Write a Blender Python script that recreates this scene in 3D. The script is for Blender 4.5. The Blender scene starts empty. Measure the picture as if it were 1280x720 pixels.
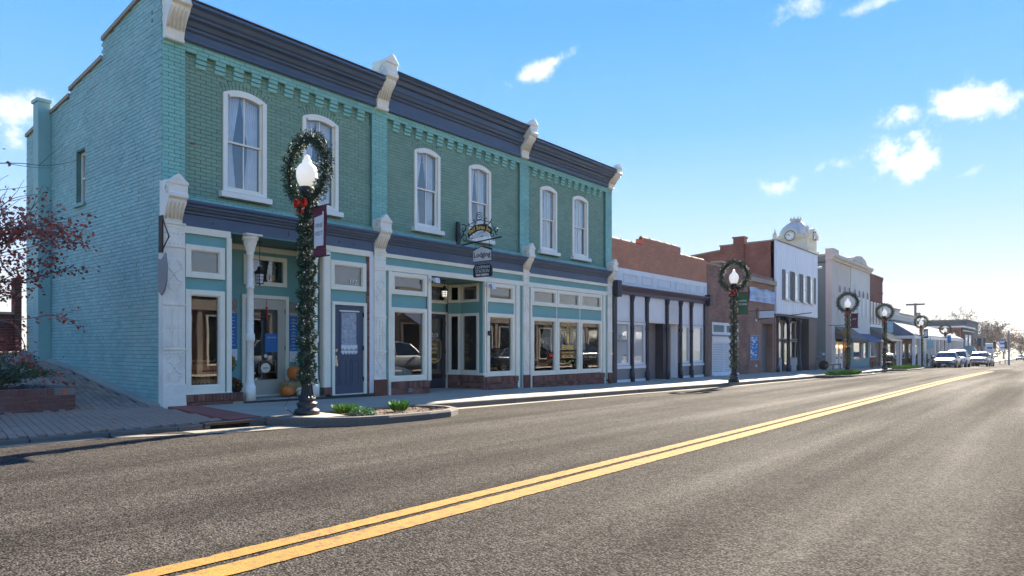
import bpy, bmesh, math, random
from mathutils import Vector, Matrix
from math import sin, cos, pi, radians as R
random.seed(7)
S = bpy.context.scene
C = bpy.data.collections.new('street'); S.collection.children.link(C)

# ---------------------------------------------------------------- camera, world, sun, exposure
# x runs along the street (away to the right), y runs from the camera to the facades, z is up
TH = R(39.243)
cam_d = bpy.data.cameras.new('camera'); cam = bpy.data.objects.new('camera', cam_d); C.objects.link(cam)
cam.location = (0, 0, 1.25)
cam.rotation_euler = (R(90), 0, -(pi/2 - TH))
cam_d.sensor_width = 36; cam_d.lens = 24.0; cam_d.shift_y = 75/1280
cam_d.clip_start = .05; cam_d.clip_end = 6000
S.camera = cam

SUN_EL, SUN_AZ = R(32), R(10.2)          # azimuth measured from +x towards +y
sdir = Vector((cos(SUN_EL)*cos(SUN_AZ), cos(SUN_EL)*sin(SUN_AZ), sin(SUN_EL)))
sun_d = bpy.data.lights.new('sun', 'SUN'); sun_d.energy = 3.0; sun_d.angle = R(.5); sun_d.color = (1, .90, .74)
sun = bpy.data.objects.new('sun', sun_d); C.objects.link(sun)
sun.rotation_euler = sdir.to_track_quat('Z', 'Y').to_euler()
sun.location = (0, 0, 30)

W = bpy.data.worlds.new('World'); S.world = W; W.use_nodes = True
wn, wl = W.node_tree.nodes, W.node_tree.links
wn.clear()
def wnode(t, **k):
    n = wn.new(t)
    for a, b in k.items(): setattr(n, a, b)
    return n
sky = wnode('ShaderNodeTexSky', sky_type='NISHITA', sun_disc=False)
sky.sun_elevation = SUN_EL; sky.sun_rotation = pi/2 - SUN_AZ
sky.air_density = 1.0; sky.dust_density = .0; sky.ozone_density = 2.5; sky.altitude = 150
tc = wnode('ShaderNodeTexCoord')
noi = wnode('ShaderNodeTexNoise'); noi.inputs['Scale'].default_value = 24; noi.inputs['Detail'].default_value = 11; noi.inputs['Roughness'].default_value = .62
wl.new(tc.outputs['Generated'], noi.inputs['Vector'])
hs = wnode('ShaderNodeHueSaturation'); hs.inputs['Saturation'].default_value = 1.2
wl.new(sky.outputs['Color'], hs.inputs['Color'])
# deep azure overhead paling evenly to a milky horizon all the way round, over the physical sky
szn = wnode('ShaderNodeSeparateXYZ'); wl.new(tc.outputs['Generated'], szn.inputs[0])
ramp = wnode('ShaderNodeValToRGB'); wl.new(szn.outputs['Z'], ramp.inputs[0]); cr_ = ramp.color_ramp
SKY = [(0.0, (1.0, .95, .89)), (.045, (.90, .90, .91)), (.10, (.70, .79, .97)), (.19, (.44, .68, 1.02)), (.30, (.22, .51, 1.02)), (.43, (.12, .40, .99)), (.62, (.09, .345, .97)), (1.0, (.09, .31, .92))]
while len(cr_.elements) < len(SKY): cr_.elements.new(.5)
for e_, (p_, c_) in zip(cr_.elements, SKY): e_.position = p_; e_.color = (*[v*.5 for v in c_], 1)
SKY_K = 3.0
rs_ = wnode('ShaderNodeVectorMath', operation='SCALE'); wl.new(ramp.outputs['Color'], rs_.inputs[0]); rs_.inputs['Scale'].default_value = SKY_K
def vdot(vec):
    n = wnode('ShaderNodeVectorMath', operation='DOT_PRODUCT'); n.inputs[1].default_value = vec
    wl.new(tc.outputs['Generated'], n.inputs[0]); return n.outputs['Value']
def mth(op, a, b=None, c=None):
    n = wnode('ShaderNodeMath', operation=op)
    for i, v in enumerate((a, b, c)):
        if v is None: continue
        if hasattr(v, 'is_linked'): wl.new(v, n.inputs[i])
        else: n.inputs[i].default_value = v
    return n.outputs[0]
# clouds: azimuth from the street direction towards the facades, elevation, half width, half height, tilt, strength
CLOUDS = [(35.9, 22.6, 3.3, 0.62, 26, 0.8), (5.4, 16.8, 2.66, 1.07, -4, 1.0), (9.3, 16.6, 1.06, 0.61, 0, 0.9), (9.0, 13.4, 2.54, 1.13, 4, 1.0), (13.7, 13.6, 1.28, 0.47, 6, 0.7), (17.8, 12.5, 1.14, 0.61, 4, 0.75), (16.4, 25.0, 1.55, 0.9, 20, 0.7), (10.4, 24.1, 2.12, 0.43, 8, 0.5), (75.5, 15.6, 2.02, 1.25, 0, 0.9), (5.6, 12.0, 1.0, 0.27, 20, 0.35), (54.2, 19.2, 0.71, 0.25, 0, 0.12),
          (56, 34, 7, 1.2, 10, .5), (-30, 18, 6, 1.6, 5, .9), (-60, 26, 7, 2.2, 0, .9), (-95, 15, 6, 1.5, 3, .9), (-130, 30, 8, 2.5, -6, .9), (175, 18, 7, 2, 4, .9), (130, 24, 6, 2, 3, .8)]  # this row is unseen, added for whiter skylight on the shaded fronts
acc = None
for az, el, hw, hh, tilt, st in CLOUDS:
    a, e, ti = R(az), R(el), R(tilt)
    d0 = Vector((cos(e)*cos(a), cos(e)*sin(a), sin(e)))
    rt = Vector((sin(a), -cos(a), 0)); up = rt.cross(d0)
    U = rt*cos(ti) + up*sin(ti); V = up*cos(ti) - rt*sin(ti)
    hw, hh = hw*1.3, hh*1.4
    du = mth('DIVIDE', vdot(U), sin(R(hw))); dv = mth('DIVIDE', mth('SUBTRACT', vdot(V), 0.0), sin(R(hh)))
    r2 = mth('ADD', mth('MULTIPLY', du, du), mth('MULTIPLY', dv, dv))
    fall = mth('SUBTRACT', 1.0, mth('SQRT', r2))
    front = mth('GREATER_THAN', vdot(d0), .5)
    v = mth('ADD', fall, mth('MULTIPLY', mth('SUBTRACT', noi.outputs['Fac'], .5), 3.3))
    sm = wnode('ShaderNodeMapRange', interpolation_type='SMOOTHSTEP'); wl.new(v, sm.inputs['Value'])
    sm.inputs['From Min'].default_value = .0; sm.inputs['From Max'].default_value = 1.0; sm.inputs['To Max'].default_value = st
    m = mth('MULTIPLY', sm.outputs[0], front)
    acc = m if acc is None else mth('MAXIMUM', acc, m)
mixc = wnode('ShaderNodeMix', data_type='RGBA'); wl.new(acc, mixc.inputs['Factor'])
lum = wnode('ShaderNodeRGBToBW'); wl.new(hs.outputs['Color'], lum.inputs[0])
comp = mth('MULTIPLY', mth('POWER', mth('MAXIMUM', lum.outputs[0], .05), -.7), 1.05)
cs = wnode('ShaderNodeVectorMath', operation='SCALE'); wl.new(hs.outputs['Color'], cs.inputs[0]); wl.new(comp, cs.inputs['Scale'])
mx_ = wnode('ShaderNodeMix', data_type='RGBA'); mx_.inputs['Factor'].default_value = .9; wl.new(cs.outputs[0], mx_.inputs['A']); wl.new(rs_.outputs[0], mx_.inputs['B'])
wl.new(mx_.outputs['Result'], mixc.inputs['A'])
mixc.inputs['B'].default_value = (1.85, 1.82, 1.8, 1)
bg = wnode('ShaderNodeBackground'); bg.inputs['Strength'].default_value = .10
wo = wnode('ShaderNodeOutputWorld')
wl.new(mixc.outputs['Result'], bg.inputs['Color']); wl.new(bg.outputs[0], wo.inputs['Surface'])

S.view_settings.view_transform = 'Standard'; S.view_settings.look = 'None'
S.view_settings.exposure = 2.92; S.view_settings.gamma = 1.0
S.cycles.use_denoising = True
S.cycles.max_bounces = 6; S.cycles.diffuse_bounces = 3; S.cycles.glossy_bounces = 3; S.cycles.transparent_max_bounces = 10; S.cycles.transmission_bounces = 4
S.cycles.sample_clamp_indirect = 6; S.cycles.caustics_reflective = False; S.cycles.caustics_refractive = False

# ---------------------------------------------------------------- materials
MATS = {}
def mat(name, rgb, rough=.7, var=.12, scale=2.0, fine=.06, fscale=40, bump=0, bscale=80, island=0, metal=0, spec=.4, dirt=None, dscale=.8, damt=.4, emis=0, stretch=None, coat=0):
    if name in MATS: return MATS[name]
    m = bpy.data.materials.new(name); m.use_nodes = True; nt = m.node_tree; n, l = nt.nodes, nt.links
    b = n['Principled BSDF']; b.inputs['Roughness'].default_value = rough; b.inputs['Metallic'].default_value = metal
    b.inputs['Specular IOR Level'].default_value = spec
    if coat: b.inputs['Coat Weight'].default_value = coat; b.inputs['Coat Roughness'].default_value = .08
    g = n.new('ShaderNodeNewGeometry'); pos = g.outputs['Position']
    if stretch:
        mp = n.new('ShaderNodeVectorMath'); mp.operation = 'MULTIPLY'; mp.inputs[1].default_value = stretch; l.new(pos, mp.inputs[0]); spos = mp.outputs[0]
    else: spos = pos
    def noise(sc, p, det=4, ro=.6):
        t = n.new('ShaderNodeTexNoise'); t.inputs['Scale'].default_value = sc; t.inputs['Detail'].default_value = det; t.inputs['Roughness'].default_value = ro
        l.new(p, t.inputs['Vector']); return t.outputs['Fac']
    def rng(v, a, c, f0=.25, f1=.75):
        t = n.new('ShaderNodeMapRange'); l.new(v, t.inputs[0]); t.inputs['From Min'].default_value = f0; t.inputs['From Max'].default_value = f1
        t.inputs['To Min'].default_value = a; t.inputs['To Max'].default_value = c; return t.outputs[0]
    def mul(a, c):
        t = n.new('ShaderNodeMath'); t.operation = 'MULTIPLY'; l.new(a, t.inputs[0]); l.new(c, t.inputs[1]); return t.outputs[0]
    f = rng(noise(scale, spos), 1-var, 1+var)
    if fine: f = mul(f, rng(noise(fscale, pos, 3), 1-fine, 1+fine))
    if island: f = mul(f, rng(g.outputs['Random Per Island'], 1-island, 1+island, 0, 1))
    sc = n.new('ShaderNodeVectorMath'); sc.operation = 'SCALE'; sc.inputs[0].default_value = rgb[:3]; l.new(f, sc.inputs['Scale'])
    col = sc.outputs[0]
    if dirt:
        mx = n.new('ShaderNodeMix'); mx.data_type = 'RGBA'; l.new(col, mx.inputs['A']); mx.inputs['B'].default_value = (*dirt, 1)
        l.new(rng(noise(dscale, spos, 7, .7), 0, damt, .48, .72), mx.inputs['Factor']); col = mx.outputs['Result']
    l.new(col, b.inputs['Base Color'])
    if bump:
        bp = n.new('ShaderNodeBump'); bp.inputs['Strength'].default_value = bump; bp.inputs['Distance'].default_value = .01
        l.new(noise(bscale, pos, 4), bp.inputs['Height']); l.new(bp.outputs[0], b.inputs['Normal'])
    if emis:
        b.inputs['Emission Color'].default_value = (*rgb[:3], 1); b.inputs['Emission Strength'].default_value = emis
    MATS[name] = m; m['nt'] = 1
    return m
def brickmat(name, c1, c2, mort, facing, bl=.21, bh=.072, rough=.85, ms=.012, bump=.5, var=.3):
    """procedural brickwork for walls too far away to build brick by brick; facing 'y' or 'x'"""
    m = bpy.data.materials.new(name); m.use_nodes = True; nt = m.node_tree; n, l = nt.nodes, nt.links
    b = n['Principled BSDF']; b.inputs['Roughness'].default_value = rough; b.inputs['Specular IOR Level'].default_value = .25
    g = n.new('ShaderNodeNewGeometry'); sp = n.new('ShaderNodeSeparateXYZ'); l.new(g.outputs['Position'], sp.inputs[0])
    cb = n.new('ShaderNodeCombineXYZ'); l.new(sp.outputs['X' if facing == 'y' else 'Y'], cb.inputs[0]); l.new(sp.outputs['Z'], cb.inputs[1])
    t = n.new('ShaderNodeTexBrick'); l.new(cb.outputs[0], t.inputs['Vector']); t.inputs['Scale'].default_value = 1
    t.inputs['Color1'].default_value = (*c1, 1); t.inputs['Color2'].default_value = (*c2, 1); t.inputs['Mortar'].default_value = (*mort, 1)
    t.inputs['Mortar Size'].default_value = ms; t.inputs['Brick Width'].default_value = bl; t.inputs['Row Height'].default_value = bh; t.inputs['Bias'].default_value = 0
    no = n.new('ShaderNodeTexNoise'); no.inputs['Scale'].default_value = 1.3; no.inputs['Detail'].default_value = 7; no.inputs['Roughness'].default_value = .65; l.new(g.outputs['Position'], no.inputs['Vector'])
    mr = n.new('ShaderNodeMapRange'); l.new(no.outputs['Fac'], mr.inputs[0]); mr.inputs['From Min'].default_value = .3; mr.inputs['From Max'].default_value = .7
    mr.inputs['To Min'].default_value = 1-var; mr.inputs['To Max'].default_value = 1+var
    vs = n.new('ShaderNodeVectorMath'); vs.operation = 'SCALE'; l.new(t.outputs['Color'], vs.inputs[0]); l.new(mr.outputs[0], vs.inputs['Scale'])
    l.new(vs.outputs[0], b.inputs['Base Color'])
    bp = n.new('ShaderNodeBump'); bp.inputs['Strength'].default_value = bump; bp.inputs['Distance'].default_value = .01; bp.invert = True
    l.new(t.outputs['Fac'], bp.inputs['Height']); l.new(bp.outputs[0], b.inputs['Normal'])
    MATS[name] = m
    return m
def glassmat(name, tint, refl, rough=.0, warp=.0):
    m = bpy.data.materials.new(name); m.use_nodes = True; nt = m.node_tree; n, l = nt.nodes, nt.links
    n.remove(n['Principled BSDF']); out = n['Material Output']
    tr = n.new('ShaderNodeBsdfTransparent'); tr.inputs[0].default_value = (*tint, 1)
    gl = n.new('ShaderNodeBsdfGlossy'); gl.inputs['Roughness'].default_value = rough; gl.inputs['Color'].default_value = (.95, .97, 1, 1)
    lw = n.new('ShaderNodeLayerWeight'); lw.inputs['Blend'].default_value = .5; fr = n.new('ShaderNodeMath'); fr.operation = 'POWER'; l.new(lw.outputs['Facing'], fr.inputs[0]); fr.inputs[1].default_value = 4
    mr = n.new('ShaderNodeMapRange'); l.new(fr.outputs[0], mr.inputs[0]); mr.inputs['From Min'].default_value = 0; mr.inputs['To Min'].default_value = refl
    mx = n.new('ShaderNodeMixShader'); l.new(mr.outputs[0], mx.inputs[0]); l.new(tr.outputs[0], mx.inputs[1]); l.new(gl.outputs[0], mx.inputs[2]); l.new(mx.outputs[0], out.inputs[0])
    if warp:
        g = n.new('ShaderNodeNewGeometry'); no = n.new('ShaderNodeTexNoise'); no.inputs['Scale'].default_value = 1.6; no.inputs['Detail'].default_value = 1; l.new(g.outputs['Position'], no.inputs['Vector'])
        bp = n.new('ShaderNodeBump'); bp.inputs['Strength'].default_value = warp; bp.inputs['Distance'].default_value = .05; l.new(no.outputs['Fac'], bp.inputs['Height']); l.new(bp.outputs[0], gl.inputs['Normal'])
    MATS[name] = m
    return m
def M(k): return MATS[k]

TEAL = (.175, .385, .385)
mat('teal_brick_front', (.24, .50, .42), .62, .10, 1.5, .05, 60, .35, 120, .07, dirt=(.17, .36, .31), damt=.5)
mat('teal_brick_side', (.28, .48, .44), .6, .16, .8, .07, 50, .45, 90, .10, dirt=(.40, .54, .48), dscale=.7, damt=.7)
mat('green_brick', (.205, .335, .24), .7, .10, 1.2, .06, 60, .35, 120, .08, dirt=(.27, .38, .26), damt=.5)
mat('paint_joint_teal', (.11, .24, .21), .8, .15)
mat('paint_joint_green', (.09, .17, .12), .8, .15)
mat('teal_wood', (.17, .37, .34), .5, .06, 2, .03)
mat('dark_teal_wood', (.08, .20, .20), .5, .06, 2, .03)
mat('navy_paint', (.070, .105, .165), .45, .10, 1.5, .05, 30, .1, 30, dirt=(.13, .15, .20), damt=.3)
mat('navy_door', (.06, .085, .125), .35, .05)
mat('cream_paint', (.88, .82, .64), .45, .05, 2, .03, 30, dirt=(.45, .42, .33), damt=.18)
mat('white_paint', (.88, .84, .72), .5, .05, 2, .03, 30, dirt=(.5, .48, .42), damt=.15)
mat('iron_white', (.88, .82, .68), .5, .07, 3, .04, 30, .25, 60, dirt=(.42, .38, .32), dscale=2, damt=.3)
mat('beige_door', (.52, .47, .37), .45, .05)
mat('rust_paint', (.16, .055, .035), .7, .2, 6)
mat('red_brick', (.20, .09, .065), .85, .12, 2, .12, 50, .5, 120, .35)
mat('bare_brick', (.30, .10, .06), .9, .2, 12)
mat('mortar', (.23, .19, .165), .9, .12, 4, .08, 60, .4, 150)
mat('planter_brick', (.15, .065, .05), .85, .12, 3, .14, 50, .6, 120, .30, dirt=(.24, .19, .17), dscale=3, damt=.5)
mat('orange_chip', (.45, .16, .08), .9, .2, 20)
mat('paver_brick', (.38, .215, .14), .8, .14, 1.2, .14, 50, .5, 120, .22, dirt=(.25, .21, .19), damt=.5)
mat('paver_sand', (.045, .032, .03), .95, .2, 4)
mat('concrete', (.40, .325, .245), .85, .10, 1.0, .07, 40, .4, 120, .05, dirt=(.24, .21, .18), damt=.5)
mat('concrete_kerb', (.13, .115, .095), .88, .16, 2.0, .12, 30, .6, 90, dirt=(.11, .10, .09), dscale=2, damt=.7)
mat('gutter_concrete', (.22, .19, .145), .88, .16, 2.0, .12, 30, .6, 90, dirt=(.16, .15, .13), dscale=1.5, damt=.7)
mat('ramp_red', (.33, .10, .075), .85, .12, 4, .08)
mat('black_void', (.008, .008, .008), .9, 0)
mat('black_iron', (.018, .020, .022), .42, .12, 6, .05, 40, .15, 60, dirt=(.06, .06, .06), damt=.25)
mat('dark_metal', (.03, .03, .03), .45, .1)
mat('rust_iron', (.07, .045, .03), .7, .25, 12)
mat('grey_metal', (.22, .22, .22), .45, .1)
mat('gold_paint', (.95, .58, .14), .4, .08, 20)
mat('white_print', (.75, .75, .73), .6, .03)
mat('black_print', (.02, .02, .02), .6, .03)
mat('mulch', (.10, .062, .04), .95, .35, 14, .3, 60, 1, 60)
mat('soil_grass', (.10, .11, .06), .95, .25, 1)
mat('leaf_green', (.13, .26, .035), .6, .15, 8, .1, 30, island=.35)
mat('leaf_pale', (.17, .27, .11), .6, .15, 8, .1, 30, island=.3)
mat('garland_green', (.020, .062, .030), .6, .2, 10, .1, 30, island=.55)
mat('evergreen', (.045, .10, .030), .7, .2, 6, .1, 30, island=.45)
mat('leaf_maroon', (.36, .10, .07), .6, .2, 8, .1, 30, island=.5)
mat('bark', (.15, .125, .115), .85, .2, 8, .15, 40, .6, 60)
mat('leaf_rust', (.26, .12, .05), .7, .2, 1, .1, 3, island=.4)
mat('leaf_olive', (.19, .175, .07), .7, .2, 1, .1, 3, island=.4)
mat('leaf_brown', (.15, .095, .06), .7, .2, 1, .1, 3, island=.4)
mat('curtain', (.80, .79, .76), .8, .08, 6, .05, 30)
mat('interior_dark', (.035, .033, .032), .9, .1)
mat('interior_wall', (.17, .16, .15), .9, .1)
mat('interior_floor', (.12, .08, .05), .7, .1)
mat('oak', (.50, .28, .12), .5, .25, 6, .1, 30, island=.3, stretch=(1, 1, .15))
mat('plastic_white', (.7, .7, .7), .4, .02)
mat('pumpkin_orange', (.62, .17, .03), .5, .12, 12)
mat('pumpkin_pale', (.66, .60, .45), .5, .1, 12)
mat('straw', (.45, .34, .15), .8, .2, 20)
mat('flower_gold', (.55, .30, .04), .6, .2, 20, island=.3)
mat('flower_rust', (.22, .09, .03), .6, .2, 20, island=.3)
mat('blue_print', (.03, .16, .40), .5, .05)
mat('photo_print', (.30, .22, .12), .5, .6, 25, .3, 60, dirt=(.15, .3, .55), dscale=18, damt=.9)
mat('burgundy_cloth', (.14, .03, .045), .8, .1, 6)
mat('green_cloth', (.05, .13, .06), .8, .1, 6)
mat('pale_blue_cloth', (.42, .62, .66), .8, .1, 6)
mat('blue_cloth', (.06, .22, .48), .8, .1, 6)
mat('red_cloth', (.55, .03, .02), .6, .1, 6)
mat('cloth_white', (.7, .66, .64), .8, .1, 6)
mat('bow_red', (.80, .04, .015), .5, .1, 20)
mat('bulb_white', (.8, .78, .7), .3, 0, emis=.06)
mat('asphalt_patch', (.012, .011, .010), 1.0, .1, spec=0)
mat('purple_paint', (.085, .065, .105), .5, .12, 2, .05, 30)
mat('charcoal_paint', (.040, .038, .048), .5, .12, 2, .05, 30)
mat('panel_white', (.78, .76, .73), .55, .06, 2, .03)
mat('siding_white', (.78, .78, .79), .4, .05, .6, .02, 20, stretch=(3, 1, .3), dirt=(.5, .52, .56), damt=.4)
mat('blind', (.74, .72, .68), .7, .05)
mat('shutter_grey', (.15, .145, .15), .6, .08)
mat('stucco_cream', (.64, .56, .46), .85, .06, .5, .05, 20, dirt=(.40, .36, .31), damt=.4)
mat('stucco_pale', (.68, .64, .57), .85, .06, .5, .05, 20, dirt=(.44, .42, .38), damt=.4)
mat('sage_side', (.185, .235, .215), .8, .08, .5, .06, 20, dirt=(.14, .19, .18), damt=.4)
mat('awning_grey', (.12, .11, .105), .75, .08)
mat('awning_blue', (.055, .075, .15), .75, .08)
mat('metal_roof', (.15, .155, .145), .4, .06)
mat('slate_roof', (.10, .105, .12), .7, .08)
mat('tile_cap', (.15, .075, .06), .5, .2, 8)
mat('aqua_paint', (.05, .28, .36), .5, .08)
mat('tower_stone', (.55, .51, .42), .8, .08, .3)
mat('dome_metal', (.50, .48, .45), .5, .08, .3)
mat('dark_blue_wall', (.035, .055, .085), .7, .06)
mat('teal_awning', (.02, .13, .13), .7, .08)
mat('tan_brick_flat', (.26, .15, .11), .85, .1)
mat('roof_felt', (.12, .12, .12), .95, .1)
mat('paint_silver', (.17, .17, .17), .35, .02, metal=.3, coat=.3)
mat('paint_white', (.34, .34, .34), .35, .02, coat=.3)
mat('paint_black', (.012, .013, .016), .25, .02, coat=.8)
mat('paint_dark', (.03, .035, .045), .25, .02, coat=.8)
mat('paint_red', (.25, .03, .02), .3, .02, coat=.6)
mat('tyre', (.015, .015, .015), .8, .1)
mat('rim', (.42, .42, .42), .3, .05, metal=.8)
mat('car_glass', (.012, .015, .018), .08, 0, spec=.8, fine=0)
mat('head_lens', (.72, .74, .78), .12, .02, spec=.8)
mat('chrome', (.6, .6, .6), .2, .02, metal=1)
mat('tail_red', (.35, .01, .01), .25, .02, emis=.6)
mat('wire', (.02, .02, .02), .6, 0)
mat('brass', (.45, .30, .10), .35, .05, metal=.8)
mat('amber_light', (1.0, .52, .15), .4, 0, emis=1.4)
brickmat('brick_orange', (.56, .23, .13), (.48, .19, .11), (.30, .19, .14), 'y', ms=.006, bump=.25, var=.12)
brickmat('brick_dark', (.22, .11, .08), (.33, .155, .10), (.22, .17, .15), 'y', ms=.007, bump=.3, var=.32)
brickmat('brick_tan', (.36, .20, .14), (.31, .165, .115), (.24, .17, .13), 'y', ms=.006, bump=.25, var=.15)
brickmat('brick_red_side', (.36, .125, .075), (.28, .10, .065), (.22, .13, .10), 'x', ms=.006, bump=.25, var=.28)
brickmat('brick_maroon', (.20, .070, .055), (.17, .06, .05), (.17, .10, .08), 'y', ms=.006, bump=.25, var=.15)
brickmat('brick_far_dark', (.105, .042, .035), (.085, .036, .032), (.12, .085, .075), 'y', bump=.4, var=.25)
brickmat('brick_warm', (.50, .30, .20), (.44, .25, .16), (.36, .28, .22), 'y', bump=.2, var=.2)
glassmat('shop_glass', (.86, .87, .86), .10, 0, .012)
glassmat('upper_glass', (.95, .96, .97), .10, .01, .03)
glassmat('dim_glass', (.96, .97, .97), .05, .02, .03)

mat('lantern_lit', (.9, .85, .7), .4, 0, emis=.12)
def globe_mat():
    m = bpy.data.materials.new('lit_globe'); m.use_nodes = True; b = m.node_tree.nodes['Principled BSDF']
    b.inputs['Base Color'].default_value = (.60, .60, .57, 1); b.inputs['Roughness'].default_value = .3
    b.inputs['Emission Color'].default_value = (1, .96, .88, 1); b.inputs['Emission Strength'].default_value = .075
    MATS['lit_globe'] = m
globe_mat()
def asphalt_mat():
    m = bpy.data.materials.new('asphalt'); m.use_nodes = True; nt = m.node_tree; n, l = nt.nodes, nt.links
    b = n['Principled BSDF']; g = n.new('ShaderNodeNewGeometry'); pos = g.outputs['Position']
    def noise(sc, p=pos, det=4, ro=.6):
        t = n.new('ShaderNodeTexNoise'); t.inputs['Scale'].default_value = sc; t.inputs['Detail'].default_value = det; t.inputs['Roughness'].default_value = ro; l.new(p, t.inputs['Vector']); return t.outputs['Fac']
    def rng(v, a, c, f0, f1):
        t = n.new('ShaderNodeMapRange'); l.new(v, t.inputs[0]); t.inputs['From Min'].default_value = f0; t.inputs['From Max'].default_value = f1
        t.inputs['To Min'].default_value = a; t.inputs['To Max'].default_value = c; return t.outputs[0]
    def mul(a, c):
        t = n.new('ShaderNodeMath'); t.operation = 'MULTIPLY'; l.new(a, t.inputs[0]); l.new(c, t.inputs[1]); return t.outputs[0]
    mp = n.new('ShaderNodeVectorMath'); mp.operation = 'MULTIPLY'; mp.inputs[1].default_value = (.045, 1, 1); l.new(pos, mp.inputs[0])
    streak = noise(1.1, mp.outputs[0], 4, .55)
    vo = n.new('ShaderNodeTexVoronoi'); vo.inputs['Scale'].default_value = 72; l.new(pos, vo.inputs['Vector'])
    wn_ = n.new('ShaderNodeTexWhiteNoise'); l.new(vo.outputs['Position'], wn_.inputs['Vector'])
    stone = rng(wn_.outputs['Value'], .30, 2.0, 0, 1)
    f = mul(mul(stone, rng(vo.outputs['Distance'], 1.25, .45, .1, .8)), mul(rng(streak, .72, 1.30, .35, .65), rng(noise(.7, pos, 5), .85, 1.15, .3, .7)))
    f = mul(f, rng(noise(14, pos, 3), .8, 1.2, .3, .7))
    sc = n.new('ShaderNodeVectorMath'); sc.operation = 'SCALE'; sc.inputs[0].default_value = (.050, .043, .0365); l.new(f, sc.inputs['Scale'])
    l.new(sc.outputs[0], b.inputs['Base Color'])
    l.new(rng(streak, 1.0, .84, .35, .65), b.inputs['Roughness']); b.inputs['Specular IOR Level'].default_value = .055
    bp = n.new('ShaderNodeBump'); bp.inputs['Strength'].default_value = .9; bp.inputs['Distance'].default_value = .008; bp.invert = True
    l.new(vo.outputs['Distance'], bp.inputs['Height'])
    bp2 = n.new('ShaderNodeBump'); bp2.inputs['Strength'].default_value = .5; bp2.inputs['Distance'].default_value = .01; l.new(noise(45, pos, 4), bp2.inputs['Height']); l.new(bp.outputs[0], bp2.inputs['Normal'])
    l.new(bp2.outputs[0], b.inputs['Normal'])
    MATS['asphalt'] = m
asphalt_mat()
def line_mat():
    m = mat('yellow_line', (.29, .145, .020), .95, .10, 3, .20, 70, .6, 60, dirt=(.06, .05, .04), dscale=16, damt=1.0)
line_mat()

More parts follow.
